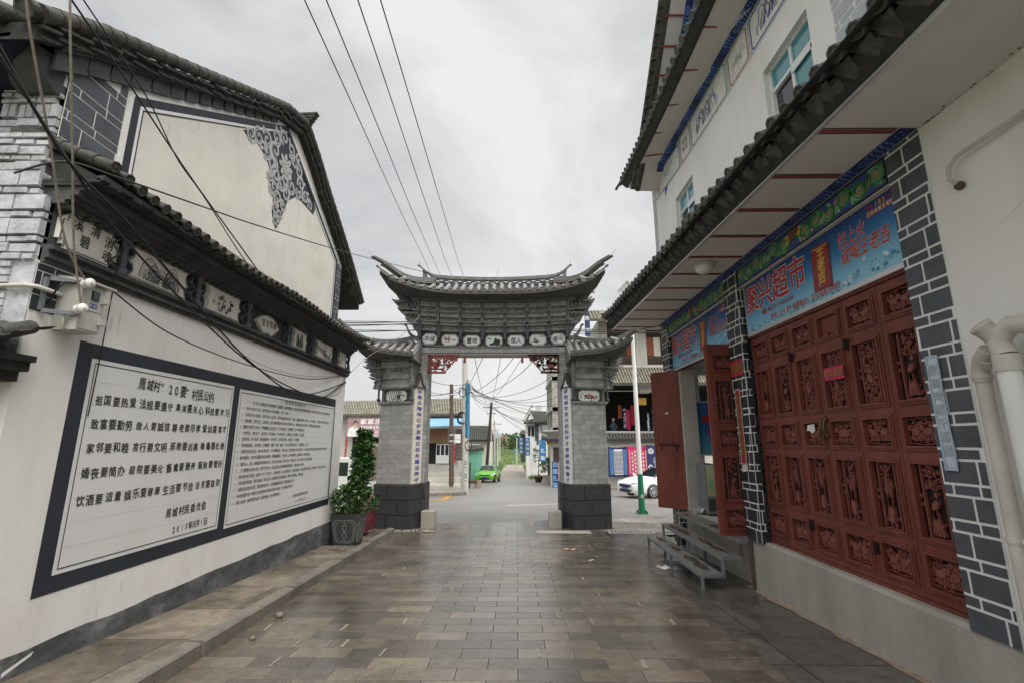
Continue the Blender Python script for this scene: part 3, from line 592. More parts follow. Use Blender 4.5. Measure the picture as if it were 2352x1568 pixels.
# corner ornament
orn = MB()
def gp_(u, v): q = at(u, v, X=XG); return (q.y, q.z)
base = [gp_(*q) for q in ((558, 299), (572, 318), (588, 322), (598, 342), (611, 362), (622, 398), (618, 428), (627, 455), (624, 490), (632, 527), (642, 512), (650, 488), (660, 462), (680, 452), (700, 472), (719, 494), (724, 478), (702, 402), (682, 346), (664, 306), (610, 300))]
orn.fpoly(FG, base, 0, .004); r = random.Random(6)
for k, (u, v, rp) in enumerate(((576, 308, 9), (594, 315, 12), (613, 322, 13), (634, 315, 12), (653, 318, 12), (612, 345, 12), (632, 346, 14), (668, 345, 12), (625, 374, 13), (677, 370, 12), (632, 402, 13), (645, 420, 12), (685, 395, 12), (628, 430, 12), (637, 455, 12), (668, 430, 14), (690, 425, 12), (700, 450, 11), (655, 445, 12), (632, 480, 10), (640, 495, 8), (631, 508, 8), (711, 474, 9), (684, 446, 9), (648, 470, 9), (620, 405, 8))):
    x, y = gp_(u, v); rr_ = rp/88; h = 1 if k % 2 else -1; a0 = r.random()*6.3; orn.m = 1; orn.spiral(FG, x, y, rr_, a0, 1.3, rr_*.5, .006+.0001*k, .009+.0001*k, h, 16); orn.m = 2; orn.spiral(FG, x, y, rr_*.9, a0+.25, 1.25, rr_*.1, .0092+.0001*k, .0094+.0001*k, h, 14)
    for j in range(2): t = r.random()*6.3; orn.m = 1; orn.disc(FG, x+rr_*1.05*math.cos(t), y+rr_*1.05*math.sin(t), rr_*.42, rr_*.24, .0055+.0001*j, None, 7, t)
x, y = gp_(655, 384)
for rad, num, l, c in ((.14, 8, .11, .0135), (.06, 5, .08, .016)):
    for i in range(num):
        t = 2*math.pi*i/num+rad; orn.m = 1; orn.disc(FG, x+rad*math.cos(t), y+rad*math.sin(t), l*.8, l*.42, c+.0001*i, None, 9, t); orn.m = 2; orn.disc(FG, x+rad*.75*math.cos(t), y+rad*.75*math.sin(t), l*.4, l*.08, c+.0012, None, 7, t)
obj('corner_scrolls', orn, [MT['notice_dark'], MT['p_lgrey'], MT['quoin']], house)
# painted quoin blocks left and right of the gable
def courses(mb, fr, a0, a1, b0, b1, tall, short, wl, ws, mo, c, clip=None, ph=0):
    """dark blocks in alternate tall and short courses with light joints"""
    b = b0; k = 0
    while b < b1:
        h = tall if k % 2 == 0 else short; L_ = wl if k % 2 == 0 else ws; a = a0-(ph+k*.37 % 1)*L_
        while a < a1:
            x0, x1 = max(a, a0), min(a+L_-mo, a1); y1 = min(b+h-mo, b1)
            if x1-x0 > .01 and y1-b > .01 and (clip is None or (clip(x0) > y1 and clip(x1) > y1)): mb.fquad(fr, x0, x1, b, y1, c)
            elif x1-x0 > .01 and y1-b > .01 and clip and min(clip(x0), clip(x1)) > b+.02: mb.fpoly(fr, [(x0, b), (x1, b), (x1, min(y1, clip(x1))), (x0, min(y1, clip(x0)))], c)
            a += L_
        b += h; k += 1
mb = MB(); mb.fpoly(FG, [(3.5, 3.5), (4.05, 3.5), (4.05, tophit(4.05)), (3.5, tophit(3.5))], 0, .003); mb.m = 1
courses(mb, FG, 3.5, 4.05, 3.62, 5.3, .18, .085, .36, .27, .011, .006, tophit)
obj('quoin', mb, [MT['white_paint'], MT['quoin']], house)
mb = MB(); mb.fpoly(FG, [(9.56, 3.5), (9.834, 3.5), (9.834, tophit(9.8)), (9.56, tophit(9.56))], 0, .003); mb.m = 1
courses(mb, FG, 9.56, 9.834, 3.62, 5.6, .18, .085, .24, .18, .011, .006, tophit); obj('quoin', mb, [MT['white_paint'], MT['quoin']], house)
mb = MB(); mb.fbox(FL, 3.31, 3.66, 2.55, 2.94, 0, .003); mb.m = 1; courses(mb, FL, 3.31, 3.66, 2.56, 2.93, .125, .06, .2, .16, .009, .006); obj('quoin', mb, [MT['white_paint'], MT['quoin_dark']], house)
# dark brick courses under the verge
mb = MB(); pts = [(a, b) for a, b in pf if 3.2 < a < 9.95]
for i in range(len(pf)-1):
    (a0, b0), (a1, b1) = pf[i], pf[i+1]
    if i == len(pf)-2: a1, b1 = lerp(a0, a1, .75), lerp(b0, b1, .75)
    k = max(1, round(math.hypot(a1-a0, b1-b0)/.24))
    for j in range(k):
        t0, t1 = j/k, (j+1)/k-.04; x0, x1 = lerp(a0, a1, t0), lerp(a0, a1, t1); z0, z1 = lerp(b0, b1, t0), lerp(b0, b1, t1)
        if x0 < 3.3: continue
        for (d0, d1, c) in ((.12, .15, .1), (.15, .18, .07), (.18, .31, .03), (.31, .345, .045)):
            f_ = lerp(1.12, .62, min(1, max(0, (x0-3.3)/3.8))) if i < pk-1 else .42; d0, d1 = d0*f_, d1*f_; c *= (1 if i < pk else .6)
            mb.hexa([FG.p(x0, z0-d1, 0), FG.p(x1, z1-d1, 0), FG.p(x1, z1-d1, c), FG.p(x0, z0-d1, c), FG.p(x0, z0-d0, 0), FG.p(x1, z1-d0, 0), FG.p(x1, z1-d0, c), FG.p(x0, z0-d0, c)])
obj('verge_bricks', mb, MT['gate_dark'], house)
# roof: slab, verge tiles
roof = MB()
F2 = Fr((0, 0, 0), (0, 1, 0), (0, 0, 1))
roof.fpoly(F2, pf+[(a, b-.16) for a, b in pf[::-1]], -10, VX-.04)
roof = obj('roof', roof, MT['old_tile_pan'], house)
mb = MB(); rr = random.Random(8)
for i in range(len(pf)-1):
    p, q = Vector((VX, *pf[i])), Vector((VX, *pf[i+1])); k = max(1, round((q-p).length/.17)); d = (q-p)/k; nrm = Vector((0, -d.z, d.y)).normalized()
    for j in range(k):
        a = p+d*j; mb.tube([a+nrm*.06, a+d*1.06+nrm*.06], [.075, .066] if pf[i][0] < pf[pk][0] else [.066, .075], 8)
        s = rr.uniform(-.012, .012)
        for (off, ln, drop) in ((0, .1, -.02), (.08, .03, -.09)):
            o = Vector((off-.02+.1, 0, 0)); a2 = a+Vector((-.14, 0, 0))
            mb.hexa([a2+nrm*(drop-.02+s)-d*.15, a2+nrm*(drop-.02+s)-d*.15+Vector((.16+s-off*.6, 0, 0)), a2+d*.95+nrm*(drop-.045+s)+Vector((.16+s-off*.6, 0, 0)), a2+d*.95+nrm*(drop-.045+s),
                     a2+nrm*(drop+.005+s)-d*.15, a2+nrm*(drop+.005+s)-d*.15+Vector((.16+s-off*.6, 0, 0)), a2+d*.95+nrm*(drop-.02+s)+Vector((.16+s-off*.6, 0, 0)), a2+d*.95+nrm*(drop-.02+s)])
obj('verge_tiles', mb, MT['old_tile'], roof)
mb = MB()                                                            # flat ridge end sweeping up
ry, rz = pf[pk]
for k in range(4): mb.hexa([(-4.6, ry-.07, rz+.02+k*.05), (VX+.06+.035*k, ry-.06, rz+.05+k*.06), (VX+.06+.035*k, ry+.06, rz+.05+k*.06), (-4.6, ry+.07, rz+.02+k*.05), (-4.6, ry-.07, rz+.055+k*.05), (VX+.09+.035*k, ry-.06, rz+.085+k*.06), (VX+.09+.035*k, ry+.06, rz+.085+k*.06), (-4.6, ry+.07, rz+.055+k*.05)])
obj('ridge_end', mb, MT['old_tile'], roof)
mb = MB(); e0 = pf[0]                                                # rows ending at the front eave
def fe(x): return lambda t: Vector((x, lerp(e0[0]-.1, pf[3][0], t), lerp(e0[1]-.02, pf[3][1], t)+.05))
tile_rows(mb, [fe(VX-.05-.27*i) for i in range(12)], .085, .26); obj('cover_tiles', mb, [MT['old_tile'], MT['old_tile']], roof)
# front of the house: eave fascia, painted brick pier, dark recess
mb = MB(); mb.hexa([(-9, e0[0]+.05, e0[1]-.30), (-4.25, e0[0]+.05, e0[1]-.30), (-4.25, e0[0]+.5, e0[1]-.30), (-9, e0[0]+.5, e0[1]-.30), (-9, e0[0]+.02, e0[1]-.08), (-3.95, e0[0]+.02, e0[1]-.08), (-3.95, e0[0]+.5, e0[1]-.08), (-9, e0[0]+.5, e0[1]-.08)])
obj('fascia', mb, mat('fascia_navy', (.008, .011, .03), .7), house)
mb = MB(); Ff = Fr((0, e0[0]+.02, 0), (1, 0, 0), (0, 0, 1)); mb.ribbon(Ff, [(-9+i*.1, e0[1]-.29+(.22*max(0, (i*.1-4.3)/.8)+.012*math.sin(i*1.6) if i > 42 else 0)) for i in range(51)], .035, 0, .02)
obj('fascia_trim', mb, MT['p_lgrey'], house)
mb = MB(); mb.box(-4.42, -3.905, 3.5, 3.9, 2.2, 5.0); mb.box(-4.34, -3.65, 3.326, 3.6, -.8, 3.5); mb.box(-4.34, -3.74, 3.326, 3.6, 3.5, 4.0); pier = obj('pier', mb, MT['gate_dark'], house)
mb = MB(); z = 2.22; k = 0; rr = random.Random(4)
while z < 4.62:
    lo = z < 4.0; yf = 3.31 if lo else 3.49; x0, x1 = (-4.36, -3.64 if z < 3.4 else -3.72) if lo else (-4.42, -3.91)
    if z < 2.9: x1 = -3.80
    h = rr.choice((.055, .06, .06, .085, .14)) if z > 3 else .06; x = x0-(k % 2)*.11
    if h > .1: wl = .07 if rr.random() < .4 else .3
    else: wl = rr.choice((.16, .19, .21))
    while x < x1:
        b0, b1 = max(x, x0), min(x+wl-rr.uniform(.008, .02), x1)
        if b1-b0 > .03: j = rr.uniform(0, .022); mb.box(b0, b1, yf-.015-j, yf+.05, z+rr.uniform(0, .008), z+h-rr.uniform(.012, .02))
        x += wl
    z += h; k += 1
obj('painted_bricks', mb, MT['whitewash'], pier)
mb = MB(); mb.box(-3.80, -3.625, 3.305, 3.33, 2.2, 2.95); obj('corner_render', mb, MT['whitewash'], pier)
mb = MB(); mb.box(-9.5, -4.25, 4.3, 4.45, -.8, 5.0); obj('front_wall', mb, MT['p_brown'], house)
mb = MB(); mb.box(-9, -4.43, 3.95, 4.25, 3.35, 3.44); mb.box(-9, -4.43, 3.6, 4.25, 4.0, 4.35); mb.box(-9, -4.43, 3.9, 4.2, 2.6, 2.72)
for i in range(9): mb.box(-9+.55*i, -8.9+.55*i, 4.2, 4.29, 2.7, 4.1)
obj('timber_beam', mb, MT['timber_dark'], house)
mb = MB(); mb.box(-9, -4.43, 4.2, 4.29, 3.5, 3.95); obj('infill_panel', mb, MT['sand'], house)
# corner console under the front eave
mb = MB(); mb.fpoly(Fr((-4.42, 0, 0), (0, 1, 0), (0, 0, 1)), [(3.5, 4.72), (3.5, 4.50), (3.42, 4.50), (3.33, 4.56), (3.24, 4.66), (3.2, 4.78), (3.5, 4.82)], .18, .5); obj('eave_console', mb, MT['gate_dark'], house)
# courtyard wall with tile coping at the far left
cw = thing('courtyard_wall', 'low white courtyard wall with a dark tile coping at the left edge', 'wall', (-5, 3.0, 0))
mb = MB(); mb.box(-9, -3.72, 3.02, 3.30, -.8, 2.03); obj('wall', mb, MT['white_wall'], cw)
mb = MB(); pn = MB()
def cp(x): return lambda t: Vector((x, lerp(2.84, 3.28, t), lerp(2.22, 2.42, t)))
tile_rows(mb, [cp(-3.52-.2*i) for i in range(15)], .058, .22); pan_rows(pn, [cp(-3.42-.2*i) for i in range(16)], .16, .14, Vector((1, 0, 0)))
pn.box(-9, -3.46, 2.88, 3.3, 2.155, 2.20); pn.box(-9, -3.50, 2.94, 3.3, 2.09, 2.155); pn.box(-9, -3.57, 2.98, 3.3, 2.02, 2.09)
cc = obj('coping', pn, MT['old_tile_pan'], cw); obj('cover_tiles', mb, [MT['old_tile'], MT['old_tile']], cc)
def cracks(parent, F, a0, a1, b0, b1, n, seed, m, wd=.0022, c=.002):
    r = random.Random(seed); mb = MB()
    for k in range(n):
        a, b = r.uniform(a0, a1), r.uniform(b0, b1); t = r.uniform(0, 6.28); pts = [(a, b)]
        for i in range(r.randint(6, 16)):
            t += r.uniform(-.7, .7); a += .07*math.cos(t); b += .05*math.sin(t)
            if not (a0 < a < a1 and b0 < b < b1): break
            pts.append((a, b))
        if len(pts) > 2: mb.ribbon(F, pts, wd, c, c+.0004, .5)
    o = obj('hairline_cracks', mb, MT[m], parent); o['kind'] = 'stuff'; return o
def streaks(parent, F, a0, a1, b0, b1, n, seed, m, c=.0014, hmax=.5):
    r = random.Random(seed); mb = MB()
    for k in range(n):
        a = r.uniform(a0, a1); b = r.uniform(b0, b1); w_ = r.uniform(.006, .03); h = r.uniform(.08, hmax); mb.fpoly(F, [(a-w_*.3, b), (a+w_*.3, b-.01), (a+w_*.5, b-h*.5), (a+w_*.2, b-h), (a-w_*.2, b-h*.95), (a-w_*.5, b-h*.45)], c+.00002*k)
    o = obj('drip_stains', mb, MT[m], parent); o['kind'] = 'stuff'; return o
mat('stain_pale', (.66, .645, .615), .85, .08, 9); mat('stain_cream', (.62, .59, .52), .85, .08, 9); mat('crack_grey', (.5, .485, .45), .9, .1)
cracks(house, FG, 4.3, 9.0, 4.1, 6.2, 22, 5, 'crack_grey'); streaks(house, FG, 4.2, 8.6, 4.9, 6.0, 12, 6, 'stain_cream')
streaks(house, FL, 3.5, 9.7, .25, .45, 9, 7, 'stain_pale', .0014, .2); streaks(house, FL, 3.5, 9.7, 2.6, 2.93, 14, 8, 'stain_pale', .0014, .3); cracks(house, FL, 3.4, 9.7, 2.45, 2.9, 6, 9, 'crack_grey')
# ================================================================ meter box with insulators
mbx = thing('meter_box', 'beige electricity meter box numbered 03-139 with two white insulators', 'meter box', (-3.5, 3.58, 2.46))
mb = MB(); mb.box(-3.615, -3.42, 3.50, 3.70, 2.45, 2.83); obj('cabinet', mb, MT['box_beige'], mbx)
mb = MB(); mb.hexa([(-3.62, 3.47, 2.84), (-3.38, 3.47, 2.835), (-3.38, 3.76, 2.835), (-3.62, 3.76, 2.84), (-3.62, 3.47, 2.885), (-3.38, 3.47, 2.85), (-3.38, 3.76, 2.85), (-3.62, 3.76, 2.885)]); obj('cover', mb, MT['box_beige'], mbx)
FB = Fr((-3.42, 0, 0), (0, 1, 0), (0, 0, 1)); mb = MB()
mb.fbox(FB, 3.515, 3.69, 2.62, 2.825, 0, .006); mb.fbox(FB, 3.515, 3.69, 2.465, 2.61, 0, .006); dr = obj('door', mb, MT['box_beige'], mbx)
mb = MB(); mb.fbox(FB, 3.575, 3.64, 2.71, 2.785, .006, .016); obj('window', mb, MT['black'], dr)
mb = MB(); mb.fbox(FB, 3.58, 3.635, 2.715, 2.78, .016, .018); obj('pane', mb, MT['glass_dark'], dr)
mb = MB()
for b in (2.70, 2.52): mb.fbox(FB, 3.665, 3.71, b, b+.05, .006, .045)
obj('latch', mb, MT['box_beige'], mbx)
mb = MB(); mb.fquad(FB, 3.57, 3.64, 2.645, 2.682, .0075); lb = obj('number_plate', mb, MT['bluelabel'], mbx)
mb = MB(); line(mb, FB, '03-139', 3.570, 3.634, 2.663, 2.663, .017, .025, 0, c=.0085, bold=.01); obj('numerals', mb, MT['p_white'], lb)
for (b, a) in ((2.81, 3.49), (2.60, 3.47)):
    mb = MB(); mb.lathe((-3.40, a, b), (1, -.25, .1), [(.02, -.02), (.034, -.015), (.036, .015), (.022, .022), (.022, .03), (.038, .036), (.038, .06), (.02, .068), (.012, .068), (.012, .085)], 12); obj('insulator', mb, MT['porcelain'], mbx)
mb = MB(); mb.bar((-3.6, 3.41, 2.83), (-3.42, 3.52, 2.83), .03, .03); mb.bar((-3.6, 3.39, 2.57), (-3.42, 3.5, 2.57), .03, .03); mb.bar((-3.6, 3.38, 2.83), (-3.6, 3.38, 2.57), .025, .025, (1, 0, 0)); obj('bracket', mb, MT['steel_grey'], mbx)
mb = MB(); mb.tube([(-3.5, 3.47, 2.57), (-3.5, 3.47, 2.47), (-3.5, 3.5, 2.46)], .013, 8); mb.tube([(-4.6, 3.27, 2.72), (-3.9, 3.27, 2.725), (-3.64, 3.275, 2.73), (-3.58, 3.30, 2.73), (-3.58, 3.52, 2.725)], .017, 8); obj('conduit', mb, MT['pvc'], mbx)
mb = MB(); mb.tube([at(96, 748, X=-3.70), at(108, 700, X=-3.62), at(130, 665, X=-3.5), at(150, 648, X=-3.45), at(180, 651, X=-3.42)], .007, 6); obj('lead', mb, MT['cable'], mbx)
# ================================================================ the gate
mat('gate_pan2', (.12, .118, .112), .85, .4, 9, .3); mat('gate_ridge', (.15, .148, .142), .8, .35, 6, .3)
gx = -.66; GY = 12.9
gate = thing('village_gate', 'grey brick village gate with upswept tiled roofs and painted plaques over the lane', 'gate', (gx, 13.15, gz(13.1)))
FGt = Fr((gx, GY, 0), (1, 0, 0), (0, 0, 1))           # front plane of the lintel, n = towards the camera
gzb = gz(13)-.05
def foot(s): # footprint of one pillar, s=-1 left, +1 right; from the inner back corner round the front
    return [(s*1.81, 13.45), (s*1.81, 12.92), (s*1.90, 12.90), (s*2.11, 12.42), (s*3.0, 12.62), (s*3.0, 13.45)]
def prism(mb, poly, z0, z1, grow=0):
    ca = sum(p[0] for p in poly)/len(poly); cb = sum(p[1] for p in poly)/len(poly)
    P = [(p[0]+grow*(1 if p[0] > ca else -1), p[1]+grow*(1 if p[1] > cb else -1)) for p in poly]; n = len(P)
    mb.add([(gx+a, b, z0) for a, b in P]+[(gx+a, b, z1) for a, b in P], [tuple(range(n-1, -1, -1)), tuple(range(n, 2*n))]+[(i, (i+1) % n, (i+1) % n+n, i+n) for i in range(n)])
for s in (-1, 1):
    ft = foot(s) if s > 0 else foot(s)[::-1]
    mb = MB(); prism(mb, ft, .5, 2.62); 
    q = [(s*1.81, 13.45), (s*1.81, 12.92), (s*2.11, 12.90), (s*2.11, 13.45)]; q = q if s > 0 else q[::-1]
    prism(mb, q, 2.62, 4.02); obj('pillar', mb, MT['gate_brick'], gate)
    mb = MB(); prism(mb, ft, gzb-.2, .5, .045)
    b = obj('pillar_base', mb, MT['gate_base'], gate)
    mb = MB(); prism(mb, ft, .5, .53, .05); prism(mb, ft, .53, .55, .025); obj('base_moulding', mb, MT['gate_dark'], b)
    # couplet board on the splayed face with its little roof-shaped cap
    p0, p1 = Vector((gx+s*1.90, 12.90, 0)), Vector((gx+s*2.11, 12.42, 0))
    o_, u_ = (p1, p0-p1) if s < 0 else (p0, p1-p0)
    Fc = Fr(o_, u_, (0, 0, 1)).at(.07 if s < 0 else .04, 0, .015)
    mb = MB(); mb.fbox(Fc, 0, .40, .55, 3.02, -.12, .02); cb = obj('couplet_board', mb, MT['couplet_cream'] if s < 0 else MT['tile_white'], gate)
    mb = MB(); tx = '志高见精神亿岁发磨日目永篇法弄平' if s < 0 else '栖题喻学堂兴起科学才育家语称誉才'
    for i, ch in enumerate(tx): write(mb, Fc, ch, .20, 2.93-i*.153, .2, .105, .024, .02, slant=.12, rot=random.Random(i).uniform(-.15, .15))
    obj('lettering', mb, MT['blue_ink'], cb)
    mb = MB(); mb.fbox(Fc, .0, .40, 1.80, 1.806, .02, .0215); obj('joint', mb, MT['p_grey'], cb)
    mb = MB(); mb.fpoly(Fc, [(.04, 3.05), (.36, 3.05), (.29, 3.12), (.24, 3.22), (.21, 3.36), (.17, 3.22), (.12, 3.13)], -.1, .02); obj('cap_plaster', mb, MT['tile_white'] if s > 0 else MT['gate_beam'], cb)
    mb = MB(); mb.fbox(Fc, -.03, .43, 3.02, 3.05, -.13, .05); k = s
    rp = [(.20+.005*k, 3.40), (.26, 3.24), (.32, 3.13), (.45, 3.04)]; mb.ribbon(Fc, rp, .035, -.12, .05); rp = [(.20, 3.38), (.14, 3.22), (.08, 3.12), (-.05, 3.04)]; mb.ribbon(Fc, rp, .035, -.12, .05)
    mb.disc(Fc, .20-.01*k, 3.42, .03, .02, -.1, .04); obj('cap_moulding', mb, MT['gate_dark'], cb)
# lintel, beam and plaque row
mb = MB(); mb.fbox(FGt, -2.12, 2.12, 3.97, 4.02, -.5, 0)
mb.fbox(FGt, -2.1, 2.1, 4.02, 4.19, -.5, .02); obj('lintel', mb, MT['gate_beam'], gate)
def sag(x): return .018*x*x
def sb(mb, x0, x1, b0, b1, c0, c1, nx=1):
    for i in range(nx):
        u0, u1 = lerp(x0, x1, i/nx), lerp(x0, x1, (i+1)/nx); s0, s1 = sag(u0), sag(u1)
        mb.hexa([FGt.p(u0, b0+s0, c0), FGt.p(u1, b0+s1, c0), FGt.p(u1, b0+s1, c1), FGt.p(u0, b0+s0, c1), FGt.p(u0, b1+s0, c0), FGt.p(u1, b1+s1, c0), FGt.p(u1, b1+s1, c1), FGt.p(u0, b1+s0, c1)])
lt = MB(); lt.fbox(FGt, -2.13, 2.13, 4.03, 4.17, .02, .03)
obj('lintel_bricks', lt, brickmat('gate_soldier', (.27, .27, .265), (.36, .36, .35), (.2, .2, .2), .17, .5, .004, 'dz', .8, 0, 0, .2, .2), gate)
E_ = [-1, -.743, -.445, -.147, .155, .454, .748, 1]; E_ = [2.06*e for e in E_]
mb = MB(); sb(mb, -2.16, 2.16, 4.17, 4.70, -.5, -.02, 8); sb(mb, -2.2, 2.2, 4.16, 4.185, -.5, .06, 8); sb(mb, -2.2, 2.2, 4.555, 4.578, -.5, .05, 8); sb(mb, -2.22, 2.22, 4.582, 4.608, -.5, .09, 8)
sb(mb, -2.16, 2.16, 4.7, 5.45, -.5, .0, 8); obj('frieze_wall', mb, MT['gate_grey'], gate)
plq = []
cnt = ['水绿', 'birds', '靈地', 'mount', '傑人', 'orchid', '青山']
for i in range(7):
    xc = (E_[i]+E_[i+1])/2; hw = .205 if i in (0, 6) else .235; zc = 4.36+sag(xc); F = FGt.at(xc, zc)
    mb = MB(); P = octo(-hw-.055, hw+.055, -.2, .2, .09, i != 3); mb.fpoly(F, P, -.03, .035); fr_ = obj('plaque_frame', mb, MT['gate_dark'], gate)
    P = octo(-hw, hw, -.15, .15, .07, i != 3); mb = MB(); mb.fpoly(F, P, .03, .04); pl = obj('plaque', mb, MT['tile_white'], fr_)
    mb = MB(); mb.fring(F, shrink(P, .012), shrink(P, .02), .04, .0415); obj('plaque_line', mb, MT['ink'], fr_)
    mb = MB(); r = random.Random(i+20)
    if len(cnt[i]) == 2:
        for k, ch in enumerate(cnt[i]): write(mb, F, ch, (-.075+.15*k), .02 if i == 0 and k == 0 else -.005 if i != 6 else (.03 if k else -.03), .13, .16, .043, .014, slant=.1)
        mb.m = 4; mb.fquad(F, -hw+.03, -hw+.055, -.04, -.01, .043)
    elif cnt[i] == 'mount':
        for (a, b, ra_, rb_) in ((.05, -.02, .05, .1), (.13, -.03, .05, .08), (-.05, -.1, .09, .03), (.0, -.08, .05, .05), (.1, -.1, .08, .035)): mb.m = 1; mb.disc(F, a, b, ra_, rb_, .043+a*.005, None, 9); mb.m = 0; mb.disc(F, a, b-.01, ra_*.5, rb_*.6, .0445+a*.005, None, 7)
        mb.m = 3; mb.fpoly(F, [(-.2, .03), (-.13, .075), (-.09, .05), (-.04, .03)], .043)
    elif cnt[i] == 'birds':
        for k in range(26):
            mb.m = r.choice((2, 2, 4, 0)); mb.disc(F, r.gauss(-.08, .06), r.gauss(.01, .05), .022, .013, .043+.0003*k, None, 6, r.random()*3)
        for k in range(7): mb.m = r.choice((0, 3)); a = r.uniform(0, 3); mb.ribbon(F, [(.1, 0), (.1+.07*math.cos(a), .0+.07*math.sin(a)*(1 if k % 2 else -1))], .016, .043, .044+.0002*k, .8)
    else:
        for k in range(22):
            a = r.uniform(.1, 3.0); mb.m = r.choice((0, 1, 1)); l = r.uniform(.08, .17); mb.ribbon(F, [(-.04, -.08), (-.04+l*.5*math.cos(a), -.08+l*.6*math.sin(a)), (-.04+l*math.cos(a), -.08+l*.75*math.sin(a))], .014, .043, .0435+.0003*k, .8)
        for k in range(5): mb.m = 2; mb.disc(F, -.13+.05*r.random(), .0+.05*r.random(), .02, .016, .051+.0003*k, None, 6)
        for k in range(2): mb.m = 5; mb.disc(F, .08+.05*k, .09, .02, .025, .052, None, 7)
    obj('plaque_painting', mb, [MT['ink'], MT['p_dgreen'], MT['p_orange'], MT['p_teal'], MT['p_red'], MT['p_grey']], fr_)
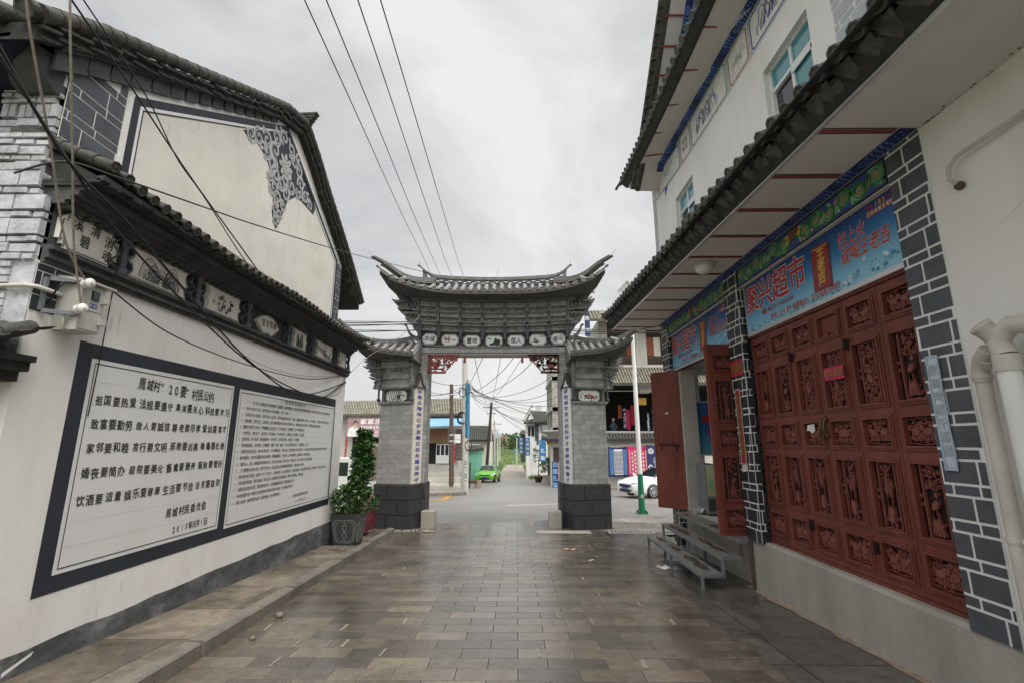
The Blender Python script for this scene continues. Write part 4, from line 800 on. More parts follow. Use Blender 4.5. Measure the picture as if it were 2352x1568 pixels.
# bracket tiers: carved boards, scalloped valances and knob columns, each tier a step further out
def valance(mb, x0, x1, b, h, c, d=.03):
    n = 9; P = []
    for i in range(n):
        for t in range(5): x = lerp(x0, x1, (i+t/5)/n); P.append((x, b+sag(x)-h*.18*math.sin(math.pi*t/5)))
    P.append((x1, b+sag(x1))); P += [(x1, b+h+sag(x1)), ((x0+x1)/2, b+h+sag((x0+x1)/2)), (x0, b+h+sag(x0))]; mb.fpoly(FGt, P, c, c+d)
tiers = [  # board b0,b1,c ; valance b,h,c ; shelf
    (4.610, 4.74, .10, 4.74, .075, .17), (4.835, 4.945, .24, 4.945, .12, .30), (5.085, 5.195, .38, 5.195, .125, .44)]
r = random.Random(31)
for ti, (b0, b1, c, vb, vh, vc) in enumerate(tiers):
    bt = MB(); sb(bt, -2.14, 2.14, b0, b1+.02, -.1, c, 8); sb(bt, -2.16-.03*ti, 2.16+.03*ti, b0-.028, b0-.004, -.1, c+.05, 8); sb(bt, -2.16, 2.16, b1, vb+vh+.02, -.1, c+.03, 8)
    tier = obj('bracket_tier', bt, MT['gate_bracket'], gate)
    vm = MB(); cm = MB()
    for i in range(7):
        x0, x1 = E_[i]+.045, E_[i+1]-.045; valance(vm, x0, x1, vb, vh, vc)
        xm = (x0+x1)/2; F = FGt.at(xm, (b0+b1)/2+sag(xm), c); hw = (x1-x0)/2
        for s in (-1, 1):
            for k in range(2): cm.ribbon(F, [(s*(hw-.02-.035*k), .045), (s*(hw-.08-.035*k), 0), (s*(hw-.02-.035*k), -.045)], .012, 0, .016)
        a = hw*.32                                                    # carved animal or fruit: body, head, legs
        cm.disc(F, 0, 0, a, .03, 0, .03, 9, r.uniform(-.15, .15)); cm.disc(F, a*.8*r.choice((-1, 1)), .018, .035, .026, 0, .038, 7)
        for k in range(4): x = -a*.7+a*.45*k; cm.ribbon(F, [(x, 0), (x+r.uniform(-.03, .03), -.045)], .016, 0, .02)
        for k in range(3): cm.disc(F, r.uniform(-a, a), r.uniform(.0, .035), .03, .012, .01, .036, 6, r.uniform(-1, 1))
        if ti: 
            Fv = FGt.at(xm, vb+vh*.55+sag(xm), vc+.03)
            for s in (-1, 1): cm.spiral(Fv, s*hw*.25, .0, .03, 0, 1, .007, 0, .008, s, 8); cm.spiral(Fv, s*hw*.55, .0, .03, 3, 1, .007, 0, .008, -s, 8); cm.ribbon(Fv, [(0, -.03), (0, .03)], .008, 0, .008)
    obj('valance', vm, MT['gate_bracket'], tier); obj('carving', cm, MT['gate_knob'], tier)
    for i in range(8):
        x = E_[i]; km = MB()
        if ti == 0:
            km.m = 1; z0 = 4.40+sag(x); F = FGt.at(x, z0)
            km.fpoly(F, [(-.03, 0), (.03, 0), (.03, .08), (.05, .08), (.05, .16), (.075, .16), (.075, .42), (-.075, .42), (-.075, .16), (-.05, .16), (-.05, .08), (-.03, .08)], .08, .17)
            km.disc(F, 0, -.01, .042, .03, .07, .18, 8); km.m = 0; km.blob(F.p(0, .33, .2), .03, .05, .05, 7, 5)
        else:
            for k, (bz, rz_) in enumerate(((b0-.02, .06), (b0+.07, .055), (vb+.05, .05))):
                km.blob(FGt.p(x, bz+sag(x)+.03, c+.06+.03*k), .036, .07, rz_, 8, 5)
            km.hexa([FGt.p(x-.03, b0-.06+sag(x), c), FGt.p(x+.03, b0-.06+sag(x), c), FGt.p(x+.03, b0-.02+sag(x), c+.13), FGt.p(x-.03, b0-.02+sag(x), c+.13), FGt.p(x-.03, vb+vh+sag(x), c), FGt.p(x+.03, vb+vh+sag(x), c), FGt.p(x+.03, vb+vh+sag(x), c+.13), FGt.p(x-.03, vb+vh+sag(x), c+.13)])
        obj('bracket_column', km, [MT['gate_knob'], MT['gate_slate']], tier)
    # end brackets stepping out sideways: shelves with curled tips, carved heads between
    for s in (-1, 1):
        em = MB(); xe = 2.16+.19*ti
        pts = [(s*(2.05), b1+.10+sag(2)), (s*(xe+.16), b1+.10+sag(2)), (s*(xe+.26), b1+.16+sag(2)), (s*(xe+.27), b1+.185+sag(2)), (s*(xe+.15), b1+.15+sag(2)), (s*2.05, b1+.145+sag(2))]
        if s < 0: pts = pts[::-1]
        em.fpoly(FGt, pts, -.3, vc+.06)
        hd = [(s*2.05, b0-.10+sag(2)), (s*(xe-.05), b0-.10+sag(2)), (s*(xe+.02), b0-.05+sag(2)), (s*(xe-.01), b0+.0+sag(2)), (s*(xe+.10), b0+.02+sag(2)), (s*(xe+.13), b0+.07+sag(2)), (s*(xe+.06), b0+.1+sag(2)), (s*(xe+.16), b1+.06+sag(2)), (s*(xe+.12), b1+.1+sag(2)), (s*2.05, b1+.1+sag(2))]
        if s < 0: hd = hd[::-1]
        em.fpoly(FGt, hd, -.12, c-.02); em.fpoly(FGt, [(a*.99, b) for a, b in hd], -.3, -.15)
        for k in range(ti+1): em.blob(FGt.p(s*(2.16+.11*k), b1+.04+sag(2), c+.06), .036, .06, .08, 7, 5)
        obj('end_bracket', em, MT['gate_knob'], tier)
# moulding and curved soffit under the main eave
mb = MB(); sb(mb, -2.62, 2.62, 5.335, 5.365, -.5, .50, 10); sb(mb, -2.64, 2.64, 5.37, 5.39, -.5, .54, 10); obj('eave_moulding', mb, MT['gate_grey'], gate)
YC = 13.15
def eave_z(x): a = min(1, abs(x)/2.98); return 5.445+.54*a**3.2
def hip(x, t):    # x signed eave position; t 0 eave -> 1 ridge ; front slope
    a = abs(x); ye = 11.85-.12*(a/3.2)**3; tm = tmax(x)
    z0 = eave_z(x)
    if a > 2.05: zr = lerp(6.03, z0+.04, ((a-2.05)/.93)**.8)
    else: zr = 5.99+.012*a*a
    yr = lerp(ye, 13.05, tm)
    s = t; return Vector((gx+x*(1-.0*t), lerp(ye, yr, s), lerp(z0, zr, s) - .06*math.sin(math.pi*s)*tm))
def tmax(x): a = abs(x); return 1 if a < 2.05 else max(.02, 1-(a-2.05)/.93)
roof_g = MB(); n = 40
xs = [-2.98+5.96*i/n for i in range(n+1)]
for back in (0, 1):
    def S(x, t):
        p = hip(x, t); return p if not back else Vector((p.x, 2*YC-p.y, p.z))
    for i in range(n):
        for j in range(4):
            t0, t1 = j/4, (j+1)/4; q = [S(xs[i], t0), S(xs[i+1], t0), S(xs[i+1], t1), S(xs[i], t1)]
            if back: q = q[::-1]
            roof_g.quad(*q)
    # brick band and dark soffit from the tiers out to the eave
for i in range(n):                                                   # soffit, front and back
    for back in (0, 1):
        def E2(x): p = hip(x, 0); return Vector((p.x, p.y if not back else 2*YC-p.y, p.z-.05))
        def I2(x): xx = max(-2.62, min(2.62, x)); return Vector((gx+xx, (12.36 if not back else 13.94), 5.38+sag(xx)))
        def M2(x): return (E2(x)+I2(x))/2+Vector((0, 0, -.07))
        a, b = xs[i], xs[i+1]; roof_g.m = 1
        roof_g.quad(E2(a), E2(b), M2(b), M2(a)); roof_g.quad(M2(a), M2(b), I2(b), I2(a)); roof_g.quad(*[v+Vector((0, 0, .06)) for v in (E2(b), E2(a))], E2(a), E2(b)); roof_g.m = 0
for s in (-1, 1):                                                    # side soffits and side slopes between the two hips
    m_ = 8
    def EE(k, j):
        t = k/m_; p = hip(s*2.98, 0); y = lerp(p.y, 2*YC-p.y, t); sg = 1-4*(t-.5)**2; return Vector((p.x-s*.42*sg, y, p.z-.05-.52*sg))
    def RR(t): return Vector((gx+s*2.05, YC, 6.03))
    for k in range(m_):
        a, b = EE(k, 0), EE(k+1, 0); i0 = Vector((gx+s*2.62, lerp(12.36, 13.94, k/m_), 5.38+sag(2.62))); i1 = Vector((gx+s*2.62, lerp(12.36, 13.94, (k+1)/m_), 5.38+sag(2.62)))
        roof_g.m = 1; roof_g.quad(a, b, i1, i0); roof_g.m = 0; roof_g.quad(b+Vector((0, 0, .06)), a+Vector((0, 0, .06)), RR(0), RR(0)+Vector((0, .01, 0)))
        roof_g.m = 1; roof_g.quad(a, b, b+Vector((0, 0, .06)), a+Vector((0, 0, .06)))
roof_g.m = 1
rg = obj('roof', roof_g, [MT['gate_pan'], MT['gate_soffit']], gate)
def clip_row(x): return lambda t: hip(x, t)+Vector((0, 0, .045))
mb = MB(); rows = [-2.86+5.72*i/26 for i in range(27)]
tile_rows(mb, [clip_row(x) for x in rows], .064, .2); 
for s in (-1, 1):
    for k in range(1, 8): p = (lambda t, k=k, s=s: Vector((hip(s*2.98, 0).x-s*.42*(1-4*(k/8-.5)**2), lerp(hip(2.98, 0).y, 2*YC-hip(2.98, 0).y, k/8), hip(2.98, 0).z+.02-.52*(1-4*(k/8-.5)**2)))+Vector((-s*.45, 0, .18))*t); tile_rows(mb, [p], .062, .2)
obj('cover_tiles', mb, [MT['gate_tile'], MT['gate_disc']], rg)
mb = MB(); pan_rows(mb, [clip_row((rows[i]+rows[i+1])/2) for i in range(26)], .17, .085, Vector((1, 0, 0)), .025); obj('pan_tiles', mb, MT['gate_pan2'], rg)
# ridge: lower course, row of coin-shaped openings, upper rail with upturned ends
def rz_(x): return 6.035+.115*(x/2.05)**2+.0*x
def rail(mb, fn, x0, x1, nn, h, wd):
    P = [fn(lerp(x0, x1, i/nn)) for i in range(nn+1)]
    for i in range(nn): mb.bar(P[i], P[i+1]+(P[i+1]-P[i])*.05, wd, h)
rd = MB(); rail(rd, lambda x: Vector((gx+x, YC-.02, rz_(x))), -2.1, 2.1, 20, .05, .22); rail(rd, lambda x: Vector((gx+x, YC-.02, rz_(x)+.045)), -2.1, 2.1, 20, .03, .16)
ridge = obj('ridge', rd, MT['gate_dark'], gate)
lt = MB(); nO = 30
for i in range(nO):
    x = -2.0+4.0*(i+.5)/nO; F = Fr((gx+x, YC-.06, rz_(x)+.125), (1, 0, .11*x), (0, 0, 1))
    if i % 2: 
        o_ = [(.062*math.cos(2*math.pi*k/12), .062*math.sin(2*math.pi*k/12)) for k in range(12)]; lt.fring(F, o_, [(a*.68, b*.68) for a, b in o_], -.02, .05)
    else:
        for s in (-1, 1):
            lt.ribbon(F, [(-.085, s*.055), (-.04, s*.012), (.04, s*.012), (.085, s*.055)], .02, -.02, .05)
obj('ridge_lattice', lt, MT['gate_dark'], ridge)
def horn(mb, pts, wd, hts):
    for i in range(len(pts)-1):
        a, b = Vector(pts[i]), Vector(pts[i+1]); d = (b-a); h0, h1 = hts[i], hts[i+1]; sd = Vector((d.y, -d.x, 0)); sd = Vector((0, 1, 0)) if sd.length < 1e-4 else sd.normalized(); sd *= wd/2
        up = Vector((0, 0, 1)); mb.hexa([a-sd-up*h0/2, a+sd-up*h0/2, b+sd-up*h1/2, b-sd-up*h1/2, a-sd+up*h0/2, a+sd+up*h0/2, b+sd+up*h1/2, b-sd+up*h1/2])
ur = MB(); P = []
for i in range(31):
    x = -2.22+4.44*i/30; a = abs(x); z = rz_(x)+.215+(.30*max(0, (a-1.65)/.57)**2 if a > 1.65 else 0); P.append(Vector((gx+x, YC-.03, z)))
horn(ur, P, .16, [.09-.05*max(0, (abs(p.x-gx)-1.6)/.6) for p in P])
for s in (-1, 1):
    e = P[-1 if s > 0 else 0]; ur.blob(e+Vector((s*.02, 0, .0)), .05, .05, .03, 7, 4); ur.tube([e, e+Vector((s*.03, 0, .16))], .006, 4)
    ur.hexa([Vector((gx+s*1.98, YC-.07, 6.1)), Vector((gx+s*2.1, YC-.07, 6.14)), Vector((gx+s*2.1, YC+.01, 6.24)), Vector((gx+s*1.98, YC+.01, 6.2)), Vector((gx+s*2.0, YC-.07, 6.45)), Vector((gx+s*2.12, YC-.07, 6.58)), Vector((gx+s*2.12, YC+.01, 6.58)), Vector((gx+s*2.0, YC+.01, 6.45))])
ur.tube([(gx+.08, YC, 6.3), (gx+.1, YC, 6.62)], .006, 4)
obj('ridge_rail', ur, MT['gate_ridge'], ridge)
for s in (-1, 1):
    for back in (0, 1):
        hp = MB(); P = []; hts = []
        for i in range(17):
            t = i/16; x = 1.78+1.33*t; z = 6.20-.14*math.sin(math.pi*min(1, t*1.25))*1.0+.0*t+.15*max(0, (t-.5)/.5)**1.6; y = lerp(12.98, 11.62, t**1.0)
            P.append(Vector((gx+s*x, y if not back else 2*YC-y, z))); hts.append(.14-.085*t)
        horn(hp, P, .13, hts); hp.blob(P[-1]+Vector((s*.03, 0, .0)), .06, .05, .03, 7, 4); hp.tube([P[-1], P[-1]+Vector((s*.16, 0, .2))], .005, 4)
        Q = [p+Vector((-s*.01, .02 if not back else -.02, -h/2-.03)) for p, h in zip(P, hts)]; horn(hp, Q[:-2], .2, [.035]*15)
        c = hip(s*2.98, 0); c = c if not back else Vector((c.x, 2*YC-c.y, c.z)); P = [c+Vector((-s*.25, 0, -.1)), c+Vector((-s*.05, 0, .03)), c+Vector((s*.03, 0, .14)), c+Vector((s*.09, 0, .16))]
        horn(hp, P, .1, [.1, .09, .05, .03]); obj('hip_ridge', hp, MT['gate_ridge'], rg)
mb = MB()
for s in (-1, 1):                                                     # hollowed corner beam under the upswept corner
    c = hip(s*2.98, 0); mb = MB(); mb.bar((gx+s*2.3, 12.45, 5.36), c+Vector((-s*.2, .15, -.12)), .12, .14); obj('corner_beam', mb, MT['gate_soffit'], rg)
# ---- the two wings: plaque, bracket tiers and low half-hip roofs
def wing(s):
    wy = 12.5
    u0 = Vector((gx+s*2.13, 12.46, 0)); u1 = Vector((gx+s*3.0, 12.64, 0))
    o_, uu = (u0, u1-u0) if s > 0 else (u1, u0-u1); W_ = uu.length; F = Fr(o_, uu, (0, 0, 1)); 
    X = (lambda a: a) if s > 0 else (lambda a: W_-a)                   # a measured from the inner side
    def fb(mb, a0, a1, b0, b1, c0, c1): q0, q1 = sorted((X(a0), X(a1))); mb.fbox(F, q0, q1, b0, b1, c0, c1)
    mb = MB(); fb(mb, 0, W_, 2.6, 4.1, -.8, -.03); fb(mb, -.05, W_+.06, 2.6, 2.645, -.8, .07); fb(mb, -.03, W_+.03, 2.56, 2.6, -.8, .04); wl = obj('wing_wall', mb, MT['gate_grey'], gate)
    q0, q1 = sorted((X(.14), X(.74))); zc = 2.80; P = octo(q0, q1, zc-.155, zc+.155, .07, False)
    mb = MB(); mb.fring(F, octo(q0-.06, q1+.06, zc-.21, zc+.21, .1, False), P, -.03, .03); fr_ = obj('plaque_frame', mb, MT['gate_dark'], wl)
    mb = MB(); mb.fpoly(F, shrink(P, -.005), -.03, .012); obj('plaque', mb, MT['tile_white'], fr_)
    mb = MB(); mb.fring(F, shrink(P, .008), shrink(P, .018), .012, .0135); obj('plaque_line', mb, MT['ink'], fr_)
    mb = MB(); r = random.Random(5 if s < 0 else 9); Fp = F.at((q0+q1)/2, zc, .0145)
    if s < 0:
        for k in range(7): x = -.24+.055*k; mb.m = 1 if k % 2 else 0; mb.ribbon(Fp, [(x, .14), (x+.1*r.uniform(.2, .9), -.13)], .018, 0, .001+.0002*k)
        for k in range(40): a = r.uniform(-2.9, .5); x, y = r.gauss(.06, .09), r.gauss(-.02, .05); l = .07; mb.m = 0; mb.ribbon(Fp, [(x, y), (min(.26, x+l*math.cos(a)), max(-.13, y+l*math.sin(a)))], .012, 0, .0026+.0002*k, .9)
    else:
        for k in range(30): mb.m = r.choice((1, 1, 0)); mb.disc(Fp, r.gauss(.03, .11), r.gauss(-.05, .035), .03, .014, .0005+.0002*k, None, 6, r.random()*3)
        for (x, y, m_, q) in ((-.02, 0, 2, .065), (.1, -.01, 3, .065)):
            for k in range(14): mb.m = m_; a = r.random()*6.3; d = q*r.random()*.7; mb.disc(Fp, x+d*math.cos(a), y+d*math.sin(a), .03, .022, .007+.0002*k, None, 7, a)
            mb.m = 4; mb.disc(Fp, x, y, .014, .014, .0105, None, 6)
        for k in range(5): mb.m = 5; mb.ribbon(Fp, [(-.1, 0), (-.16-.02*k, .03+.015*k), (-.2-.01*k, .1-.03*k)], .006, 0, .0012+.0002*k)
    obj('plaque_painting', mb, [MT['ink'], MT['p_dgreen'], MT['p_orange'], MT['p_magenta'], MT['p_yellow'], MT['p_grey']], fr_)
    tm = MB(); cm = MB(); r = random.Random(40+s)
    for k, (b0, b1, c, vb, vh) in enumerate(((3.06, 3.10, .03, 3.03, .09), (3.13, 2.98, .04, 3.26, .13), (3.41, 3.53, .12, 3.55, .15))):
        fb(tm, 0, W_+.12*k, b0, b1+.02, -.8, c); fb(tm, -.02, W_+.12*k+.03, b0-.02, b0, -.8, c+.05); fb(tm, 0, W_+.12*k, b1, vb+vh, -.8, c+.03)
        n = 9; qa, qb = sorted((X(.03), X(W_-.05))); P = []
        for i in range(n):
            for t in range(4): P.append((lerp(qa, qb, (i+t/4)/n), vb-vh*.17*math.sin(math.pi*t/4)))
        P += [(qb, vb), (qb, vb+vh), (qa, vb+vh)]; tm.fpoly(F, P, c+.06, c+.09)
        if k:
            for q in range(8): cm.disc(F, W_/2+r.gauss(0, .09), (b0+b1)/2+r.gauss(0, .02), .05, .025, c, c+.03+.004*q, 7, r.random()*3)
            for q in (-1, 1): cm.ribbon(F, [(W_/2+q*.36, b0+.02), (W_/2+q*.30, (b0+b1)/2), (W_/2+q*.36, b1-.02)], .014, c, c+.02)
        for a in (0.0, W_):
            cm.blob(F.p(X(a), b0+.05, c+.08), .035, .06, .07, 7, 5); cm.blob(F.p(X(a), vb+vh*.5, c+.1), .035, .07, .07, 7, 5)
        if k: # side shelf with curled tip and carved head
            xe = W_+.10+.15*(k-1); pts = [(X(W_-.1), vb-.03), (X(xe+.1), vb-.03), (X(xe+.2), vb+.03), (X(xe+.2), vb+.06), (X(xe+.08), vb+.015), (X(W_-.1), vb+.01)]
            if s < 0: pts = pts[::-1]
            cm.fpoly(F, pts, -.6, c+.14)
            hd = [(X(W_-.1), b0-.1), (X(xe-.02), b0-.1), (X(xe+.06), b0-.04), (X(xe+.0), b0+.01), (X(xe+.13), b0+.05), (X(xe+.06), b0+.09), (X(xe+.14), b1+.02), (X(W_-.1), b1+.02)]
            if s < 0: hd = hd[::-1]
            cm.fpoly(F, hd, -.1, c+.02); cm.fpoly(F, hd, -.6, -.45)
            hd2 = [(a+(.12 if s > 0 else -.12), b+.26) for a, b in hd]
            if k == 2: cm.fpoly(F, hd2, -.1, c+.05); cm.fpoly(F, hd2, -.6, -.4)
            for q in range(2): cm.blob(F.p(X(W_+.1*q), vb+.09, c+.1), .035, .06, .075, 7, 5)
    obj('bracket_tier', tm, MT['gate_bracket'], wl); obj('carving', cm, MT['gate_knob'], wl)
    mb = MB()
    for a in (-.02, W_+.06): mb.tube([F.p(X(a), 2.74, .03), F.p(X(a), 3.10, .03)], .028, 8); mb.blob(F.p(X(a), 2.70, .03), .055, .055, .055, 8, 6)
    obj('hanging_post', mb, MT['gate_slate'], wl)
    mb = MB(); fb(mb, -.02, W_+.32, 3.72, 3.76, -.9, .30); obj('eave_moulding', mb, MT['gate_grey'], wl)
    # roof
    xi, xo = 2.02, 3.62
    def ez(x): a = (x-xi)/(xo-xi); return 3.80+.10*a+.30*a**3.2
    def wtm(x): a = (x-xi)/(xo-xi); return 1 if a < .25 else max(.04, 1-(a-.25)/.75)
    def wp(x, t):
        tm_ = wtm(x); a = (x-xi)/(xo-xi); ye = 11.85-.08*a**3; zr = lerp(ez(x)+.03, 4.33, tm_**.8)
        return Vector((gx+s*x, lerp(ye, lerp(ye, 12.95, tm_), t), lerp(ez(x), zr, t)-.05*math.sin(math.pi*t)*tm_))
    rf = MB(); n = 16
    for i in range(n):
        xa, xb = lerp(xi, xo, i/n), lerp(xi, xo, (i+1)/n)
        for j in range(4): q = [wp(xa, j/4), wp(xb, j/4), wp(xb, (j+1)/4), wp(xa, (j+1)/4)]; rf.quad(*(q if s > 0 else q[::-1]))
        rf.m = 1
        def E3(x): return wp(x, 0)+Vector((0, 0, -.05))
        def I3(x): return Vector((gx+s*min(x, 3.3), 12.25, 3.74))
        def M3(x): return (E3(x)+I3(x))/2+Vector((0, 0, -.05))
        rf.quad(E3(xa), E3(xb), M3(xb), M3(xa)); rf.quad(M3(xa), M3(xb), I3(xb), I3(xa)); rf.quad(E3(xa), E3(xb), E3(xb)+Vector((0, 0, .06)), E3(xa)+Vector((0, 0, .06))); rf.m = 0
    m_ = 8; c0 = wp(xo, 0); yb = 14.0
    def EE(k): t = k/m_; sg = 1-(2*min(t, .62)-1)**2 if False else math.sin(math.pi*min(1, t*1.0)); return Vector((c0.x-s*.32*sg, lerp(c0.y, yb, t), c0.z-.05-.34*sg))
    for k in range(m_):
        a, b = EE(k), EE(k+1); i0 = Vector((gx+s*3.3, lerp(12.25, 13.9, k/m_), 3.74)); i1 = Vector((gx+s*3.3, lerp(12.25, 13.9, (k+1)/m_), 3.74))
        rf.m = 1; rf.quad(a, b, i1, i0); rf.m = 0; rf.quad(a+Vector((0, 0, .06)), b+Vector((0, 0, .06)), (gx+s*2.42, 12.95, 4.34)); rf.quad(a, b, b+Vector((0, 0, .06)), a+Vector((0, 0, .06)))
    rf.quad((gx+s*2.0, 12.95, 4.34), (gx+s*2.42, 12.95, 4.34), (gx+s*3.2, 14, 3.8), (gx+s*2.0, 14, 3.8))
    rfo = obj('wing_roof', rf, [MT['gate_pan'], MT['gate_soffit']], gate)
    mb = MB(); rows = [2.09+.192*i for i in range(8)]; up = Vector((0, 0, .042))
    tile_rows(mb, [(lambda t, x=x: wp(x, t)+up) for x in rows], .06, .19)
    for k in range(1, 6): tile_rows(mb, [(lambda t, k=k: EE(k)+Vector((0, 0, .08))+Vector((-s*.4, 0, .16))*t)], .055, .2)
    obj('cover_tiles', mb, [MT['gate_tile'], MT['gate_disc']], rfo)
    mb = MB(); pan_rows(mb, [(lambda t, x=x: wp(x+.096, t)+up) for x in rows[:-1]], .15, .085, Vector((1, 0, 0)), .025); obj('pan_tiles', mb, MT['gate_pan2'], rfo)
    hp = MB(); P = []; hts = []
    for i in range(17):
        t = i/16; x = 2.30+1.62*t; y = lerp(12.9, 11.62, t); z = 4.45-.30*math.sin(math.pi*min(1, t*.98))**.9*.75+.02*t+.20*max(0, (t-.62)/.38)**1.6
        P.append(Vector((gx+s*x, y, z))); hts.append(.13-.07*t)
    horn(hp, P, .13, hts); Q = [p+Vector((0, .02, -h/2-.03)) for p, h in zip(P, hts)]; horn(hp, Q[:-2], .19, [.035]*15)
    P = [Vector((gx+s*2.05, 12.9, 4.42)), Vector((gx+s*2.2, 12.9, 4.44)), Vector((gx+s*2.33, 12.9, 4.52)), Vector((gx+s*2.42, 12.88, 4.66)), Vector((gx+s*2.47, 12.86, 4.80)), Vector((gx+s*2.53, 12.86, 4.82))]
    horn(hp, P, .1, [.12, .13, .13, .1, .06, .035]); obj('hip_ridge', hp, MT['gate_ridge'], rfo)
    mb = MB(); mb.bar((gx+s*3.1, 12.4, 3.76), c0+Vector((-s*.15, .12, -.1)), .11, .12); obj('corner_beam', mb, MT['gate_soffit'], rfo)
    mb = MB(); mb.hexa([(gx+s*2.0, 11.95, 3.7), (gx+s*2.06, 11.95, 3.7), (gx+s*2.06, 12.95, 3.7), (gx+s*2.0, 12.95, 3.7), (gx+s*2.0, 11.92, 3.82), (gx+s*2.05, 11.92, 3.82), (gx+s*2.05, 12.95, 4.34), (gx+s*2.0, 12.95, 4.34)]); obj('side_flashing', mb, MT['gate_grey'], rfo)
wing(-1); wing(1)
# red carved corner brackets and tassels in the opening
for s in (-1, 1):
    F = Fr((gx+s*1.81, 12.86, 3.97), (-s, 0, 0), (0, 0, 1)) if s < 0 else Fr((gx+s*1.81, 12.86, 3.97), (-s, 0, 0), (0, 0, 1))
    mb = MB(); mb.ribbon(F, [(0, -.025), (.86, -.025)], .05, -.04, .04); mb.ribbon(F, [(.025, 0), (.025, -.52)], .05, -.04, .04); mb.ribbon(F, [(0, -.50), (.5, -.50)], .045, -.04, .04); mb.ribbon(F, [(.05, -.40), (.40, -.40), (.46, -.37)], .04, -.03, .05)
    r = random.Random(77)
    def inside(a, b): return a < .86-.9*max(0, -b-.03)*.9
    for k in range(90):
        a, b = r.uniform(.06, .82), r.uniform(-.47, -.05)
        if a > .92+b*1.05: continue
        mb.spiral(F, a, b, r.uniform(.035, .06), r.random()*6.3, r.uniform(.7, 1.2), .022, -.02, .03+r.random()*.02, r.choice((-1, 1)), 9)
    for i in range(9):
        a = .48+.045*i; b = -.46+.05*i; mb.disc(F, a, b, .035, .022, -.02, .03, 7, r.random()*3)
    mb.disc(F, .24, -.32, .09, .05, -.02, .06, 9, .4); mb.ribbon(F, [(.28, -.3), (.33, -.2), (.3, -.13)], .045, -.02, .06)
    obj('carved_bracket', mb, MT['gate_red'], gate)
    mb = MB(); x = gx+s*.80; mb.lathe((x, 12.86, 3.95), (0, 0, -1), [(.006, 0), (.012, .02), (.03, .05), (.028, .1), (.035, .19), (.04, .21)], 8); obj('tassel', mb, MT['gate_red'], gate)
# stone blocks beside the pillars
for s, lab in ((-1, 'square grey stone block against the left gate pillar'), (1, 'square grey stone block against the right gate pillar')):
    mb = MB(); x0, x1 = (-2.47, -2.13) if s < 0 else (.80, 1.12); z0 = gz(12.8)-.02; c = .012
    mb.hexa([(x0, 12.66, z0), (x1, 12.66, z0), (x1, 13.0, z0), (x0, 13.0, z0), (x0, 12.66, z0+.42), (x1, 12.66, z0+.42), (x1, 13.0, z0+.42), (x0, 13.0, z0+.42)]); mb.hexa([(x0, 12.66, z0+.42), (x1, 12.66, z0+.42), (x1, 13.0, z0+.42), (x0, 13.0, z0+.42), (x0+c, 12.66+c, z0+.435), (x1-c, 12.66+c, z0+.435), (x1-c, 13-c, z0+.435), (x0+c, 13-c, z0+.435)])
    tag(obj('stone_block', mb, MT['concrete']), lab, 'stone block', 'stone blocks at the gate pillars')
# ================================================================ the shop building on the right
XR = 3.21
shop = thing('shop_building', 'white two storey shop building with red carved doors, painted eaves and dark tiles', 'shop building', (4.5, 6, gz(6)))
FR = Fr((XR, 0, 0), (0, -1, 0), (0, 0, 1))                # a = -Y, n = towards the lane (-X)
def RB(mb, y0, y1, z0, z1, x0, x1): mb.box(x0, x1, y0, y1, z0, z1)
def eX(y): return 2.36-.042*max(0, y-2.6)                 # soffit edge of the lower eave
# plinth with a soft, uneven face
mb = MB(); nn = 24; rr = random.Random(6)
vs = [];
for i in range(nn+1):
    y = -4+10.76*i/nn; vs += [(3.10+rr.uniform(-.006, .006), y, gz(y)-.2), (3.11+rr.uniform(-.006, .006), y, .1), (3.115, y, .33+rr.uniform(-.008, .008)), (3.135, y, .362), (3.5, y, .365)]
mb.add(vs, [(i*5+j, (i+1)*5+j, (i+1)*5+j+1, i*5+j+1) for i in range(nn) for j in range(4)]); mb.quad(*vs[-5:]); mb.smooth = False
RB(mb, 6.76, 9.9, -.8, .31, 3.22, 3.5); RB(mb, 9.7, 9.9, -.8, .31, 3.12, 3.5)
obj('plinth', mb, MT['concrete'], shop)
mb = MB(); RB(mb, -4, 3.25, .36, 3.98, 3.12, 3.4); RB(mb, 3.25, 3.62, .36, 3.98, 3.14, 3.4); RB(mb, 6.36, 6.76, .36, 3.98, 3.16, 3.5)
RB(mb, 9.66, 9.86, -.6, 3.98, 3.13, 3.72); RB(mb, 9.66, 9.86, -.6, 3.98, 4.75, 10); RB(mb, 9.66, 9.86, 2.95, 3.98, 3.72, 4.75); RB(mb, 9.66, 9.86, -.6, .34, 3.72, 4.75)
RB(mb, 6.4, 6.5, .3, 3.98, 3.5, 7); RB(mb, -4, 9.7, .2, 3.98, 6.9, 7.1); RB(mb, 3.6, 9.5, 3.74, 3.98, 3.24, 3.4)
RB(mb, -4, 4.22, 3.98, 7.28, 3.10, 3.5); RB(mb, 5.12, 7.56, 3.98, 7.28, 3.10, 3.5); RB(mb, 8.46, 9.86, 3.98, 7.28, 3.10, 3.5)
for y0, y1, zt in ((4.22, 5.12, 6.14), (7.56, 8.46, 6.22)): RB(mb, y0, y1, zt, 7.28, 3.10, 3.5); RB(mb, y0, y1, 3.98, 5.0, 3.10, 3.5)
RB(mb, 9.66, 9.86, 3.98, 7.2, 3.5, 10); RB(mb, -4, 9.86, 3.98, 4.05, 3.4, 10)
gw = [(2, 7.2), (9.6, 7.2), (9.0, 7.35), (8.2, 8.0), (7.0, 9.1), (5.4, 10.6), (2, 10.6)]
mb.fpoly(Fr((3.10, 0, 0), (0, 1, 0), (0, 0, 1)), gw, 0, .4)
obj('wall', mb, MT['white_wall'], shop)
mb = MB(); RB(mb, 6.5, 9.7, .26, .325, 3.25, 7); obj('shop_floor', mb, MT['concrete_pale'], shop)
